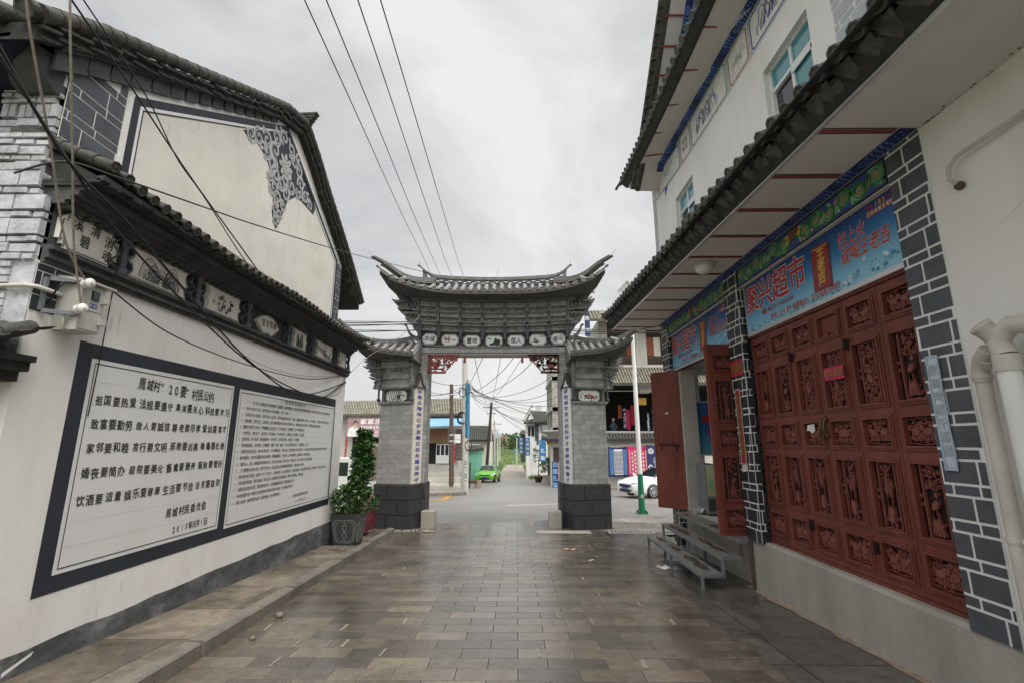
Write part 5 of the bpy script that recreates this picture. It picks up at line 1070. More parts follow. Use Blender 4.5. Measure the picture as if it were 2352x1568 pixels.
# brick patterned pillars: black blocks with white joints on face and on the near side
def pillar(y0, y1, xf, z0, z1, side, mt, tall=.165, short=.08, wl=.28, ws=.2):
    mb = MB(); RB(mb, y0, y1, z0, z1, xf, xf+.2); p = obj('pillar', mb, MT['white_paint'], shop); mb = MB()
    F = Fr((xf, 0, 0), (0, -1, 0), (0, 0, 1)); courses(mb, F, -y1+.004, -y0-.004, z0, z1, tall, short, wl, ws, .019, .004)
    if side: courses(mb, Fr((0, y0, 0), (1, 0, 0), (0, 0, 1)), xf+.004, xf+.13, z0, z1, tall, short, .14, .09, .014, .004)
    obj('painted_blocks', mb, mt, p)
pillar(3.25, 3.60, 3.105, .34, 3.97, False, MT['quoin']); pillar(6.36, 6.76, 3.085, .34, 3.97, True, MT['quoin_dark']); pillar(9.50, 9.87, 3.085, -.3, 3.97, True, MT['quoin_dark'])
mb = MB(); courses(mb, Fr((3.10, 0, 0), (0, -1, 0), (0, 0, 1)), -3.88, -2.6, 4.6, 6.6, .16, .08, .28, .2, .022, .004); courses(mb, Fr((3.10, 0, 0), (0, -1, 0), (0, 0, 1)), -9.85, -9.62, 4.6, 6.8, .16, .08, .26, .18, .022, .004)
obj('painted_blocks', mb, MT['quoin_pale'], shop)
# ---- carving helpers
def vine(mb, F, a0, a1, b0, b1, r, dens=1.0, d=.014):
    W_, H_ = a1-a0, b1-b0; n = max(6, int(dens*W_*H_/.0018))
    for k in range(n):
        rad = min(W_, H_)*r.uniform(.10, .17); a, b = r.uniform(a0+rad*.8, a1-rad*.8), r.uniform(b0+rad*.8, b1-rad*.8)
        mb.spiral(F, a, b, rad, r.random()*6.3, r.uniform(.5, 1.0), .0085, -.012, d*r.uniform(.3, 1), r.choice((-1, 1)), 8)
    for k in range(n):
        l = min(W_, H_)*r.uniform(.06, .11); mb.disc(F, r.uniform(a0+l, a1-l), r.uniform(b0+l, b1-l), l, l*.5, -.01, d*r.uniform(.4, 1), 7, r.random()*3)
def beast(mb, F, ca, cb, w, h, r):
    s = r.choice((-1, 1)); mb.disc(F, ca, cb, w*.28, h*.15, -.01, .018, 10, r.uniform(-.2, .2)); mb.disc(F, ca+s*w*.33, cb+h*.14, w*.1, h*.12, -.01, .022, 8)
    for k in (-1, -.4, .4, 1): mb.ribbon(F, [(ca+k*w*.25, cb-h*.05), (ca+k*w*.28, cb-h*.25), (ca+k*w*.25+.01, cb-h*.40)], .014, -.01, .014)
    mb.ribbon(F, [(ca-s*w*.3, cb+h*.05), (ca-s*w*.43, cb+h*.2), (ca-s*w*.36, cb+h*.38)], .018, -.01, .014, .5)
def vasep(mb, F, a0, a1, b0, b1, r):
    ca = (a0+a1)/2; H_ = b1-b0; W_ = a1-a0; vb = b0+H_*.1
    mb.fpoly(F, [(ca-W_*.13, vb), (ca+W_*.13, vb), (ca+W_*.2, vb+H_*.13), (ca+W_*.12, vb+H_*.2), (ca+W_*.16, vb+H_*.23), (ca-W_*.16, vb+H_*.23), (ca-W_*.12, vb+H_*.2), (ca-W_*.2, vb+H_*.13)], -.01, .02)
    for s in (-1, 1): mb.ribbon(F, [(ca+s*W_*.08, vb), (ca+s*W_*.14, vb-H_*.05), (ca+s*W_*.1, vb-H_*.1)], .01, -.01, .012); mb.spiral(F, ca+s*W_*.3, vb+H_*.05, W_*.12, 0, 1, .009, -.01, .01, s, 8)
    for k in range(7):
        t = (k-3)/3; pts = [(ca+t*W_*.04, vb+H_*.23), (ca+t*W_*.16, vb+H_*.45), (ca+t*W_*.36, vb+H_*r.uniform(.5, .72))]; mb.ribbon(F, pts, .014, -.01, .012, .6)
    mb.ribbon(F, [(ca, vb+H_*.23), (ca-.01, b1-H_*.12)], .009, -.01, .012)
    for k in range(9): mb.disc(F, ca+r.uniform(-.3, .3)*W_, b1-H_*r.uniform(.05, .35), W_*.075, W_*.05, -.01, .016, 7, r.random()*3)
    for s in (-1, 1): mb.ribbon(F, [(ca+s*W_*.47, b1-.01), (ca+s*W_*.3, b1-H_*.05), (ca, b1-H_*.17)], .008, -.01, .01)
def birdp(mb, F, a0, a1, b0, b1, r, dn=False):
    W_, H_ = a1-a0, b1-b0; ca = (a0+a1)/2; cb = b0+H_*.45
    mb.disc(F, ca, cb, W_*.24, H_*.045, -.01, .02, 10, .9); mb.disc(F, ca+W_*.14, cb+H_*.14, W_*.1, H_*.035, -.01, .022, 8)
    for k in range(6): mb.ribbon(F, [(ca-W_*.1, cb-H_*.06), (ca-W_*.22+.05*W_*k, cb-H_*.2), (ca-W_*.34+.11*W_*k, cb-H_*.40)], .015, -.01, .014, .4)
    vine(mb, F, a0+.01, a1-.01, b0+H_*.62, b1-.01, r, 1.1); vine(mb, F, a0+.01, a1-.01, b0+.01, b0+H_*.25, r, .9)
PN = ((.08, .36, 0), (.45, 1.05, 1), (1.15, 1.42, 0), (1.52, 2.12, 1), (2.24, 2.49, 0))
def leaf(F, w, h, seed, parent, lab=None, blank=None, thick=.05, kinds=None):
    """one door leaf: stiles, rails, moulded frames and five pierced carved panels"""
    r = random.Random(seed); mb = MB(); sw = .055; zs = [0]+[z for p in PN for z in p[:2]]+[h]
    mb.fbox(F, 0, sw, 0, h, -thick, 0); mb.fbox(F, w-sw, w, 0, h, -thick, 0)
    for i in range(0, len(zs), 2): mb.fbox(F, sw, w-sw, zs[i], zs[i+1], -thick, -.002)
    for (b0, b1, t) in PN:
        q = [(sw, b0), (w-sw, b0), (w-sw, b1), (sw, b1)]
        for (g, c) in ((-.018, .012), (.002, .02)):
            o = [(sw+g, b0+g), (w-sw-g, b0+g), (w-sw-g, b1-g), (sw+g, b1-g)]; i_ = [(sw+g+.018, b0+g+.018), (w-sw-g-.018, b0+g+.018), (w-sw-g-.018, b1-g-.018), (sw+g+.018, b1-g-.018)]
            mb.fring(F, o, i_, -.03, c)
    lf = obj('door_leaf', mb, MT['red_wood'], parent)
    if lab: lf['label'] = lab
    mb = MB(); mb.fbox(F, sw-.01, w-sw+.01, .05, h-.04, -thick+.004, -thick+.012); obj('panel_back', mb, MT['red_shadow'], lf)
    for pi, (b0, b1, t) in enumerate(PN):
        mb = MB(); a0, a1 = sw+.022, w-sw-.022; c0, c1 = b0+.022, b1-.022; Fq = F.at(0, 0, -.018)
        if blank == pi:
            mb.fquad(F, a0, a1, c0, c1, -.022); mb.disc(Fq, a0+.08, c0+.03, .05, .02, -.01, .01, 7); obj('carved_panel', mb, MT['red_wood'], lf); continue
        if t:
            g = .062; mb.fbox(Fq, a0+g-.012, a0+g, c0, c1, -.01, .012); mb.fbox(Fq, a1-g, a1-g+.012, c0, c1, -.01, .012)
            for x in (a0+g/2-.006, a1-g/2+.006):
                for s in (-1, 1): mb.ribbon(Fq, [(x-.022, (c0+c1)/2+s*.05), (x+.0, (c0+c1)/2+s*.018), (x+.022, (c0+c1)/2+s*.05)], .008, -.01, .01); mb.disc(Fq, x, (c0+c1)/2+s*.03, .009, .009, -.01, .012, 6)
            a0 += g; a1 -= g; mb.fbox(Fq, a0, a1, c0, c0+.008, -.01, .01); mb.fbox(Fq, a0, a1, c1-.008, c1, -.01, .01)
            k = kinds[pi // 3] if kinds else r.choice('vb')
            if k == 'v': vasep(mb, Fq, a0, a1, c0, c1, r)
            elif k == 'b': birdp(mb, Fq, a0, a1, c0, c1, r)
            else:
                vine(mb, Fq, a0, a1, c0, c1, r, 1.3); mb.disc(Fq, (a0+a1)/2, (c0+c1)/2-.05, .026, .05, -.01, .02, 9, .5); mb.disc(Fq, (a0+a1)/2+.02, (c0+c1)/2+.01, .018, .02, -.01, .022, 8)
        else:
            mb.ribbon(Fq, [(a0, c0+.02), ((a0+a1)/2, c0+.008), (a1, c0+.02)], .008, -.01, .006); mb.ribbon(Fq, [(a0, c1-.02), ((a0+a1)/2, c1-.008), (a1, c1-.02)], .008, -.01, .006)
            vine(mb, Fq, a0, a1, c0+.01, c1-.01, r, .9, .01)
            if pi == 2 and kinds and len(kinds) > 2: beast(mb, Fq, (a0+a1)/2, (c0+c1)/2, (a1-a0)*.95, (c1-c0)*1.0, r)
            else:
                for s in (-1, 1): beast(mb, Fq, (a0+a1)/2+s*(a1-a0)*.2, (c0+c1)/2, (a1-a0)*.5, (c1-c0)*.85, r)
        obj('carved_panel', mb, MT['red_carving'], lf)
    return lf
lw = (6.355-3.605)/6; K = ['bv', 'vb', 'vxB', 'vxB', 'vx', 'bb']
LF = []
for i in range(6): LF.append(leaf(Fr((XR, 6.355-lw*i-.003, .40), (0, -1, 0), (0, 0, 1)), lw-.006, 2.56, 100+i, shop, blank=4 if i == 3 else None, kinds=K[i]))
mb = MB(); RB(mb, 3.60, 6.36, 2.965, 3.03, 3.19, 3.3); obj('door_lintel', mb, MT['red_wood'], shop); mb = MB(); RB(mb, 3.60, 6.36, .365, .395, 3.2, 3.3); obj('door_sill', mb, MT['red_wood'], shop)
mb = MB(); RB(mb, 3.6, 6.36, .39, 2.97, 3.27, 3.29); obj('door_backing', mb, MT['void'], shop)
for (a, b) in ((5.43, 2.56), (4.50, 2.52), (5.43, .72), (4.50, .68)):
    mb = MB(); F = Fr((XR-.022, a, b), (0, -1, 0), (0, 0, 1)); mb.fbox(F, -.02, .02, -.05, .05, -.02, .02); mb.tube([F.p(0, -.055, .025), F.p(0, .06, .025)], .011, 7); obj('hinge', mb, MT['red_shadow'], shop)
for s in (-1, 1):
    mb = MB(); y = 4.985+s*.03; mb.tube([(XR-.005, y, 1.66), (XR-.05, y, 1.67), (XR-.06, y, 1.74), (XR-.05, y, 1.81), (XR-.005, y, 1.82)], .012, 7); mb.blob((XR-.03, y, 1.82), .02, .02, .025); mb.blob((XR-.03, y, 1.66), .02, .02, .025); obj('door_handle', mb, MT['brass'], LF[2 if s > 0 else 3])
# opened leaves of the far bay
leaf(Fr((2.775, 6.79, .36), (1, .02, 0), (0, 0, 1)), .44, 2.64, 140, shop, 'open carved door leaf folded out beside the brick pillar', kinds='bv')
leaf(Fr((3.2, 6.86, .36), (-1, .05, 0), (0, 0, 1)), .44, 2.64, 141, shop, kinds='vb')
d = Vector((.42, -.36, 0)).normalized(); Fl = Fr((2.79, 9.72, .35), d, (0, 0, 1)); mb = MB()
mb.fbox(Fl, 0, .56, 0, 2.65, -.05, 0); mb.fbox(Fl, -.03, -.002, 0, 2.65, -.055, .0)
for (b0, b1) in ((2.25, 2.27), (1.20, 1.22)): mb.fbox(Fl, .03, .53, b0, b1, 0, .006)
o_ = [(.06, 1.24), (.50, 1.24), (.50, 1.62), (.06, 1.62)]; mb.fring(Fl, o_, [(.08, 1.26), (.48, 1.26), (.48, 1.60), (.08, 1.60)], 0, .008)
lf = obj('door_leaf', mb, MT['red_wood'], shop); lf['label'] = 'plain back of the open far door leaf'
mb = MB(); mb.tube([Fl.p(.06, 1.21, .03), Fl.p(.5, 1.19, .03)], .013, 6); mb.tube([Fl.p(.12, 1.2, .01), Fl.p(.12, 1.08, .03)], .01, 6); mb.tube([Fl.p(.43, 1.2, .01), Fl.p(.43, 1.08, .03)], .01, 6); obj('bar_latch', mb, MT['red_shadow'], lf)
mb = MB(); mb.fpoly(Fl, [(.22, 1.80), (.28, 1.79), (.30, 1.84), (.25, 1.83)], .0, .006); obj('lock_plate', mb, MT['alu'], lf)
mb = MB(); RB(mb, 9.28, 9.5, .33, 3.03, 3.22, 3.5); obj('door_jamb', mb, MT['concrete_pale'], shop)
mb = MB(); RB(mb, 6.76, 9.5, 2.99, 3.05, 3.17, 3.27); obj('door_head', mb, MT['timber_dark'], shop)
# ---- painted scroll frieze on the beam above the signs
def paintscroll(mb, F, W_, H_, r, rich=True):
    """mats: 0 blue ground 1 green 2 light green 3 orange 4 pink 5 brown 6 yellow 7 dark"""
    mb.m = 0; mb.fquad(F, 0, W_, 0, H_, .002); n = max(4, int(W_/.20)); w = W_/n
    for m_, wd, c in ((1, .085, .0025), (2, .03, .0028), (7, .008, .003)): mb.m = m_; mb.ribbon(F, [(W_*i/60, H_*(.5+.3*math.sin(math.pi*i*n/60))) for i in range(61)], wd*H_/.225, c, c+.0002)
    for i in range(n):
        ca, cb = w*(i+.5), H_*(.5+.06*(-1)**i); h = 1 if i % 2 else -1; a0 = r.uniform(0, 6)
        if rich and i == n//2:
            for (a, b, m_, q) in ((-.03, .02, 5, .055), (.07, .05, 5, .042), (-.10, .04, 6, .03), (.12, .0, 6, .032), (.14, .06, 6, .025), (-.12, -.04, 6, .03)): mb.m = m_; mb.disc(F, ca+a, cb+b*H_/.26, q, q*.95, .008+.0003*m_, None, 9)
            continue
        for (m_, rad, wd, c) in ((1, .44, .075, .004), (2, .38, .022, .006), (7, .44, .006, .0065), (3, .13, .03, .007), (2, .24, .018, .0072), (7, .31, .006, .0075)): mb.m = m_; mb.spiral(F, ca, cb, H_*rad, a0 + m_*.2, 1.3, wd*H_/.26, c, c+.001, h, 14)
        for k in range(11):
            t = r.random()*6.3; mb.m = (1, 1, 2, 1, 4, 1, 2, 3, 1, 1, 2)[k]; mb.disc(F, max(.05, min(W_-.05, ca+w*.55*math.cos(t))), cb+H_*.36*math.sin(t), .05*H_/.26, .022*H_/.26, .0030+.0003*k, None, 7, t+1.2)
    for s in (0, 1): 
        mb.m = 1; x = .03 if s == 0 else W_-.03; mb.fpoly(F, [(x-.03, H_*.1), (x+.03, H_*.1), (x+(.05 if s == 0 else -.05), H_*.5), (x+.03, H_*.9), (x-.03, H_*.9)], .0032)
PS = [MT[k] for k in ('p_blue', 'p_green', 'p_lgreen', 'p_orange', 'p_pink', 'p_brown', 'p_yellow', 'p_black', 'p_white')]
for (y0, y1) in ((3.60, 6.36), (6.76, 9.50)):
    mb = MB(); RB(mb, y0, y1, 3.70, 3.97, 3.115, 3.24); bm = obj('eave_beam', mb, MT['soffit_white'], shop)
    mb = MB(); F = Fr((3.115, y1-.02, 3.725), (0, -1, 0), (0, 0, 1)); W_ = y1-y0-.04
    paintscroll(mb, F, W_, .225, random.Random(int(y0))); mb.m = 7
    o_ = [(-.015, -.015), (W_+.015, -.015), (W_+.015, .24), (-.015, .24)]; mb.fring(F, o_, [(.0, .0), (W_, 0), (W_, .225), (0, .225)], 0, .012)
    obj('painted_frieze', mb, PS, bm)
mat('drip_tile', (.075, .072, .066), .75, .6, 9, .5, 50, dirt=.5, dirtcol=(.03, .028, .025), dscale=6)
# ---- lower eave: soffit, ribs, wave band, fascia, tiles
mb = MB(); ys = [-4, 0, 2.6, 5, 7.5, 9.92]
for i in range(5):
    a, b = ys[i], ys[i+1]; mb.hexa([(eX(a), a, 3.965), (3.14, a, 3.965), (3.14, b, 3.965), (eX(b), b, 3.965), (eX(a), a, 4.03), (3.14, a, 4.03), (3.14, b, 4.03), (eX(b), b, 4.03)])
lower = obj('lower_eave', mb, MT['soffit_white'], shop)
mb = MB(); y = 3.27
while y < 9.9: mb.box(eX(y)+.02, 2.94, y-.016, y+.016, 3.958, 3.966); y += .64
mb.hexa([(2.62, 9.88, 3.958), (2.70, 9.88, 3.958), (2.98, 9.62, 3.958), (2.92, 9.58, 3.958), (2.62, 9.88, 3.966), (2.70, 9.88, 3.966), (2.98, 9.62, 3.966), (2.92, 9.58, 3.966)])
obj('soffit_rib', mb, MT['soffit_red'], lower)
mb = MB(); y = 3.27
while y < 9.9:
    for q in (-.03, .03): mb.box(eX(y)+.02, 2.94, y+q-.003, y+q+.003, 3.9595, 3.966)
    y += .64
obj('rib_lines', mb, MT['p_black'], lower)
def waves(mb, F, L_, W_, r, sp=.055):
    """mats 0 navy ground 1 light blue: combed waves with whirls"""
    mb.m = 0; mb.fquad(F, 0, L_, 0, W_, .002); a = .05; k = 0
    while a < L_-.1:
        if k % 12 == 7:
            mb.m = 1
            mb.spiral(F, a+.05, W_/2, W_*.42, 0, 2.2, W_*.11, .003, .0035, 1, 18); a += .15
        elif k % 12 in (0, 1): mb.m = 1; mb.disc(F, a, W_*.35, .012, .012, .003, None, 6); mb.disc(F, a+.03, W_*.7, .012, .012, .003, None, 6); a += sp
        else: mb.m = 1; mb.ribbon(F, [(a-.02+.10*t+.02*math.sin(6*t), W_*t) for t in (0, .2, .4, .6, .8, 1)], sp*.42, .003, .0034, .3); a += sp
        k += 1
WV = [mat('wave_navy', (.02, .03, .13), .6, .2, 12), mat('wave_blue', (.10, .16, .42), .6, .2, 12), mat('wave_sky', (.12, .25, .62), .6, .2, 12)]
mb = MB(); waves(mb, Fr((2.955, 3.24, 3.965), (0, 1, 0), (1, 0, 0)), 6.4, .135, random.Random(1)); obj('wave_band', mb, WV[:2], lower)
mb = MB()
for i in range(5):
    a, b = ys[i], ys[i+1]; mb.hexa([(eX(a)-.015, a, 3.975), (eX(a)+.02, a, 3.96), (eX(b)+.02, b, 3.96), (eX(b)-.015, b, 3.975), (eX(a)-.11, a, 4.11), (eX(a)+.1, a, 4.08), (eX(b)+.1, b, 4.08), (eX(b)-.11, b, 4.11)])
mb.box(2.0, 3.1, 9.84, 9.93, 3.97, 4.1)
obj('eave_fascia', mb, MT['old_tile_pan'], lower)
mb = MB()
for i in range(5): a, b = ys[i], ys[i+1]; mb.bar((eX(a)+.004, a, 3.958), (eX(b)+.004, b, 3.958), .03, .018)
obj('drip_strip', mb, MT['alu'], lower)
def le(y): z = .03*math.sin(y*1.7)*.3 + (.08*max(0, y-9.2)/.7 if y > 9.2 else 0); return lambda t: Vector((lerp(eX(y)-.20, 3.10, t), y, lerp(4.175+z, 4.66, t)))
mb = MB(); rows = [.5+.186*i for i in range(51)]; tile_rows(mb, [le(y) for y in rows], .062, .24, jit=.008)
obj('cover_tiles', mb, [MT['old_tile'], mat('tile_disc', (.12, .118, .11), .8, .45, 30, .8, 90)], lower)
mb = MB(); pan_rows(mb, [le(y+.093) for y in rows[:-1]], .15, .16, Vector((0, 1, 0)), .03)
for y in rows[:-1]:                                                   # drip tiles: pointed tongues between the round ends
    x = eX(y)-.148; mb.fpoly(Fr((x, y+.093, 4.15), (0, -1, 0), (0, 0, 1)), [(-.05, .015), (-.05, -.02), (-.03, -.04), (0, -.07), (.03, -.04), (.05, -.02), (.05, .015)], -.012, .0)
mb.hexa([(eX(2)-.10, -4, 4.11), (3.12, -4, 4.5), (3.12, 9.93, 4.5), (eX(9.9)-.12, 9.93, 4.11), (eX(2)-.12, -4, 4.12), (3.12, -4, 4.55), (3.12, 9.93, 4.55), (eX(9.9)-.12, 9.93, 4.12)])
obj('pan_tiles', mb, MT['old_tile_pan'], lower); mb = MB(); rr = random.Random(19)
for y in rows[:-1]:
    for (dx0, z0, dx1, z1, w_) in ((-.125, 4.13, -.03, 4.02, .075), (-.085, 4.085, .01, 3.99, .06)):
        yy = y+rr.uniform(0, .09); j = rr.uniform(-.012, .012); x = eX(y); q = [(x+dx0+j, yy-w_, z0), (x+dx0+j, yy+w_, z0), (x+dx1+j, yy+w_*.55, z1+.02), (x+dx1+j, yy, z1), (x+dx1+j, yy-w_*.55, z1+.02)]
        mb.add(q+[(a-.012, b, c-.012) for a, b, c in q], [(0, 1, 2, 3, 4), (9, 8, 7, 6, 5)]+[(i, (i+1) % 5, (i+1) % 5+5, i+5) for i in range(5)])
mb.tube([(eX(9.9)-.1, 9.9, 4.26), (2.6, 9.9, 4.45), (3.1, 9.9, 4.66)], .06, 8); mb.tube([(eX(9.9)-.1, 9.92, 4.22), (eX(9.9)-.17, 9.98, 4.27), (eX(9.9)-.2, 10.06, 4.36)], [.05, .04, .02], 7)
obj('drip_tiles', mb, MT['drip_tile'], lower)
# ---- upper eave with painted panels
def us(y): return 7.13+.16*min(1, max(0, (y-5)/3))
def ue(y): return 7.16+.2*max(0, (y-6)/4)**2
mb = MB(); ys2 = [0, 3, 4, 5, 6, 7, 8, 9, 9.6, 9.97]
for i in range(len(ys2)-1):
    a, b = ys2[i], ys2[i+1]; mb.hexa([(2.55, a, ue(a)), (3.14, a, us(a)), (3.14, b, us(b)), (2.55, b, ue(b)), (2.55, a, ue(a)+.05), (3.14, a, us(a)+.3), (3.14, b, us(b)+.3), (2.55, b, ue(b)+.05)])
upper = obj('upper_eave', mb, MT['soffit_white'], shop)
mb = MB(); y = 3.1
while y < 9.9: mb.hexa([(2.57, y-.016, ue(y)-.008), (2.97, y-.016, us(y)-.006), (2.97, y+.016, us(y)-.006), (2.57, y+.016, ue(y)-.008), (2.57, y-.016, ue(y)), (3.02, y-.016, us(y)+.05), (3.02, y+.016, us(y)+.05), (2.57, y+.016, ue(y))]); y += .78
obj('soffit_rib', mb, MT['soffit_red'], upper)
for a, b in zip(ys2[2:-1], ys2[3:]):
    zs_ = lambda y: lerp(ue(y), us(y), .78)-.006; mb = MB(); Fw = Fr((2.965, a, zs_(a)), (0, 1, (zs_(b)-zs_(a))/(b-a)), (1, 0, 0)); waves(mb, Fw, b-a, .13, random.Random(int(a))); obj('wave_band', mb, WV[::2], upper)
mb = MB()
for i in range(len(ys2)-1):
    a, b = ys2[i], ys2[i+1]; mb.hexa([(2.53, a, ue(a)+.0), (2.57, a, ue(a)-.01), (2.57, b, ue(b)-.01), (2.53, b, ue(b)+.0), (2.42, a, ue(a)+.11), (2.6, a, ue(a)+.1), (2.6, b, ue(b)+.1), (2.42, b, ue(b)+.11)])
    mb.hexa([(2.42, a, ue(a)+.10), (3.12, a, ue(a)+.40), (3.12, b, ue(b)+.40), (2.42, b, ue(b)+.10), (2.42, a, ue(a)+.13), (3.12, a, ue(a)+.45), (3.12, b, ue(b)+.45), (2.42, b, ue(b)+.13)])
obj('eave_fascia', mb, MT['old_tile_pan'], upper)
def le2(y): return lambda t: Vector((lerp(2.40, 3.08, t), y, lerp(ue(y)+.15, ue(y)+.5, t)))
mb = MB(); rows = [2.2+.2*i for i in range(39)]; tile_rows(mb, [le2(y) for y in rows], .062, .24, jit=.006)
mb.tube([(2.45, 9.95, ue(9.9)+.17), (2.44, 10.05, ue(9.9)+.17), (2.42, 10.25, ue(9.9)+.22), (2.41, 10.42, ue(9.9)+.23)], [.06, .05, .03, .035], 7)
obj('cover_tiles', mb, [MT['old_tile'], MT['tile_disc']], upper)
# painted panels below the upper eave
def fzb(y): return 6.555+.285*max(0, (y-5)/4.9)**2
mb = MB(); F0 = Fr((3.10, 0, 0), (0, 1, 0), (0, 0, 1)); F1 = Fr((3.10, 0, 0), (0, -1, 0), (0, 0, 1))
for a, b in zip(ys2[2:-2]+[9.6], ys2[3:-1]+[9.86]):
    mb.m = 0; mb.fpoly(F1, [(-b, fzb(b)), (-a, fzb(a)), (-a, us(a)-.005), (-b, us(b)-.005)], .003)
pb = obj('painted_frieze', mb, [MT['p_lgrey']], upper)
for (y0, y1, m_, k) in ((9.43, 9.84, 'p_orange', 'f'), (8.05, 9.38, 'p_cobalt', 'l'), (7.50, 8.0, 'p_orange', 't'), (6.02, 7.45, 'p_teal', 'm'), (5.36, 5.95, 'p_orange', 'f'), (4.1, 5.30, 'p_cobalt', 'm')):
    ym = (y0+y1)/2; zb, zt = fzb(ym)+.02, us(ym)-.03; F = Fr((3.10, ym, (zb+zt)/2), (0, -1, -(fzb(y1)-fzb(y0))/(y1-y0)), (0, 0, 1)); hw, hh = (y1-y0)/2, (zt-zb)/2; mb = MB(); r = random.Random(int(y0*10))
    P = octo(-hw, hw, -hh, hh, .05, False); mb.m = 0; mb.fpoly(F, P, .004); mb.m = 1; mb.fring(F, shrink(P, .012), shrink(P, .026), .004, .006); mb.m = 2; mb.fring(F, shrink(P, .03), shrink(P, .034), .004, .006)
    if k == 't':
        for (a, b, ch) in ((-.07, .06, '齐'), (.07, .06, '百'), (-.07, -.07, '放'), (.07, -.07, '花')): write(mb, F, ch, a, b, .10, .10, .007, .008)
    elif k == 'm':
        for s in range(9):
            x = r.uniform(-.5, .35)*hw; pts = [(x+.22*hw*math.cos(math.pi*(1-i/7)), -hh*.55+hh*r.uniform(.5, 1.2)*math.sin(math.pi*i/7)) for i in range(8)]; mb.m = r.choice((2, 3, 4)); mb.ribbon(F, pts, .02, .007, .0072+.0002*s, .4)
    else:
        for s in range(26):
            x, y = r.gauss(-.1*hw, hw*.3), r.gauss(-.05, .06); mb.m = r.choice((2, 3, 5)); mb.ribbon(F, [(x, y), (x+.03, y+.02), (x+.04, y+.05)], .007, .007, .0072+.0001*s, .3)
    obj('painted_panel', mb, [MT['p_white'], MT[m_], MT['ink'], MT['p_grey'], MT['p_cobalt'], MT['p_teal']], pb)
# windows
for y0, y1, zt in ((4.22, 5.12, 6.14), (7.56, 8.46, 6.22)):
    wx = 3.165; mb = MB()
    for (a, b, c, d_) in ((y0, y0+.035, 5.0, zt), (y1-.035, y1, 5.0, zt), (y0+.035, y1-.035, zt-.035, zt), (y0+.05, y1-.05, 5.0, 5.05), (y0+.05, y1-.05, zt-.35, zt-.305), ((y0+y1)/2-.022, (y0+y1)/2+.022, 5.05, zt-.36), ((y0+y1)/2-.02, (y0+y1)/2+.02, zt-.30, zt-.05)): mb.box(wx, wx+.05, a, b, c, d_)
    mb.box(wx-.012, wx, y0+.05, (y0+y1)/2, 5.05, 5.09); mb.box(wx-.012, wx, y0+.05, (y0+y1)/2, zt-.42, zt-.36); mb.box(wx-.012, wx, y0+.05, y0+.09, 5.05, zt-.36)
    wo = obj('window', mb, MT['frame_white'], shop)
    mb = MB(); mb.box(wx+.02, wx+.03, y0+.04, (y0+y1)/2, 5.04, zt-.35); mb.box(wx+.02, wx+.03, y0+.04, y1-.04, zt-.31, zt-.04); obj('pane', mb, MT['glass_teal'], wo)
    mb = MB(); mb.box(wx+.04, wx+.046, (y0+y1)/2, y1-.04, 5.04, zt-.35); obj('pane', mb, MT['glass_dark'], wo)
# gable rake of the main roof with its painted band
rk = [(9.4, 6.95), (9.0, 7.18), (8.6, 7.48), (7.8, 8.18), (6.78, 9.12), (5.4, 10.45), (4.5, 11.3)]
mb = MB(); FK = Fr((2.6, 0, 0), (0, 1, 0), (0, 0, 1))
for i in range(len(rk)-1):
    (a0, b0), (a1, b1) = rk[i], rk[i+1]; mb.hexa([(2.62, a0, b0), (3.3, a0, b0-.02), (3.3, a1, b1-.02), (2.62, a1, b1), (2.62, a0, b0+.1), (3.3, a0, b0+.1), (3.3, a1, b1+.1), (2.62, a1, b1+.1)])
rake = obj('gable_eave', mb, MT['soffit_white'], shop)
mb = MB()
for i in range(len(rk)-1):
    (a0, b0), (a1, b1) = rk[i], rk[i+1]; k = max(1, round(math.hypot(a1-a0, b1-b0)/.2))
    mb.hexa([(2.60, a0, b0-.005), (2.64, a0, b0-.012), (2.64, a1, b1-.012), (2.60, a1, b1-.005), (2.53, a0, b0+.11), (3.3, a0, b0+.12), (3.3, a1, b1+.12), (2.53, a1, b1+.11)])
    for j in range(k):
        p = Vector((2.55, lerp(a0, a1, j/k), lerp(b0, b1, j/k)+.12)); q = Vector((2.55, lerp(a0, a1, (j+1.1)/k), lerp(b0, b1, (j+1.1)/k)+.15)); mb.tube([p, q], [.06, .05], 7); mb.box(2.5, 2.7, p.y-.06, p.y+.06, p.z-.05, p.z-.02)
obj('verge_tiles', mb, MT['old_tile'], rake)
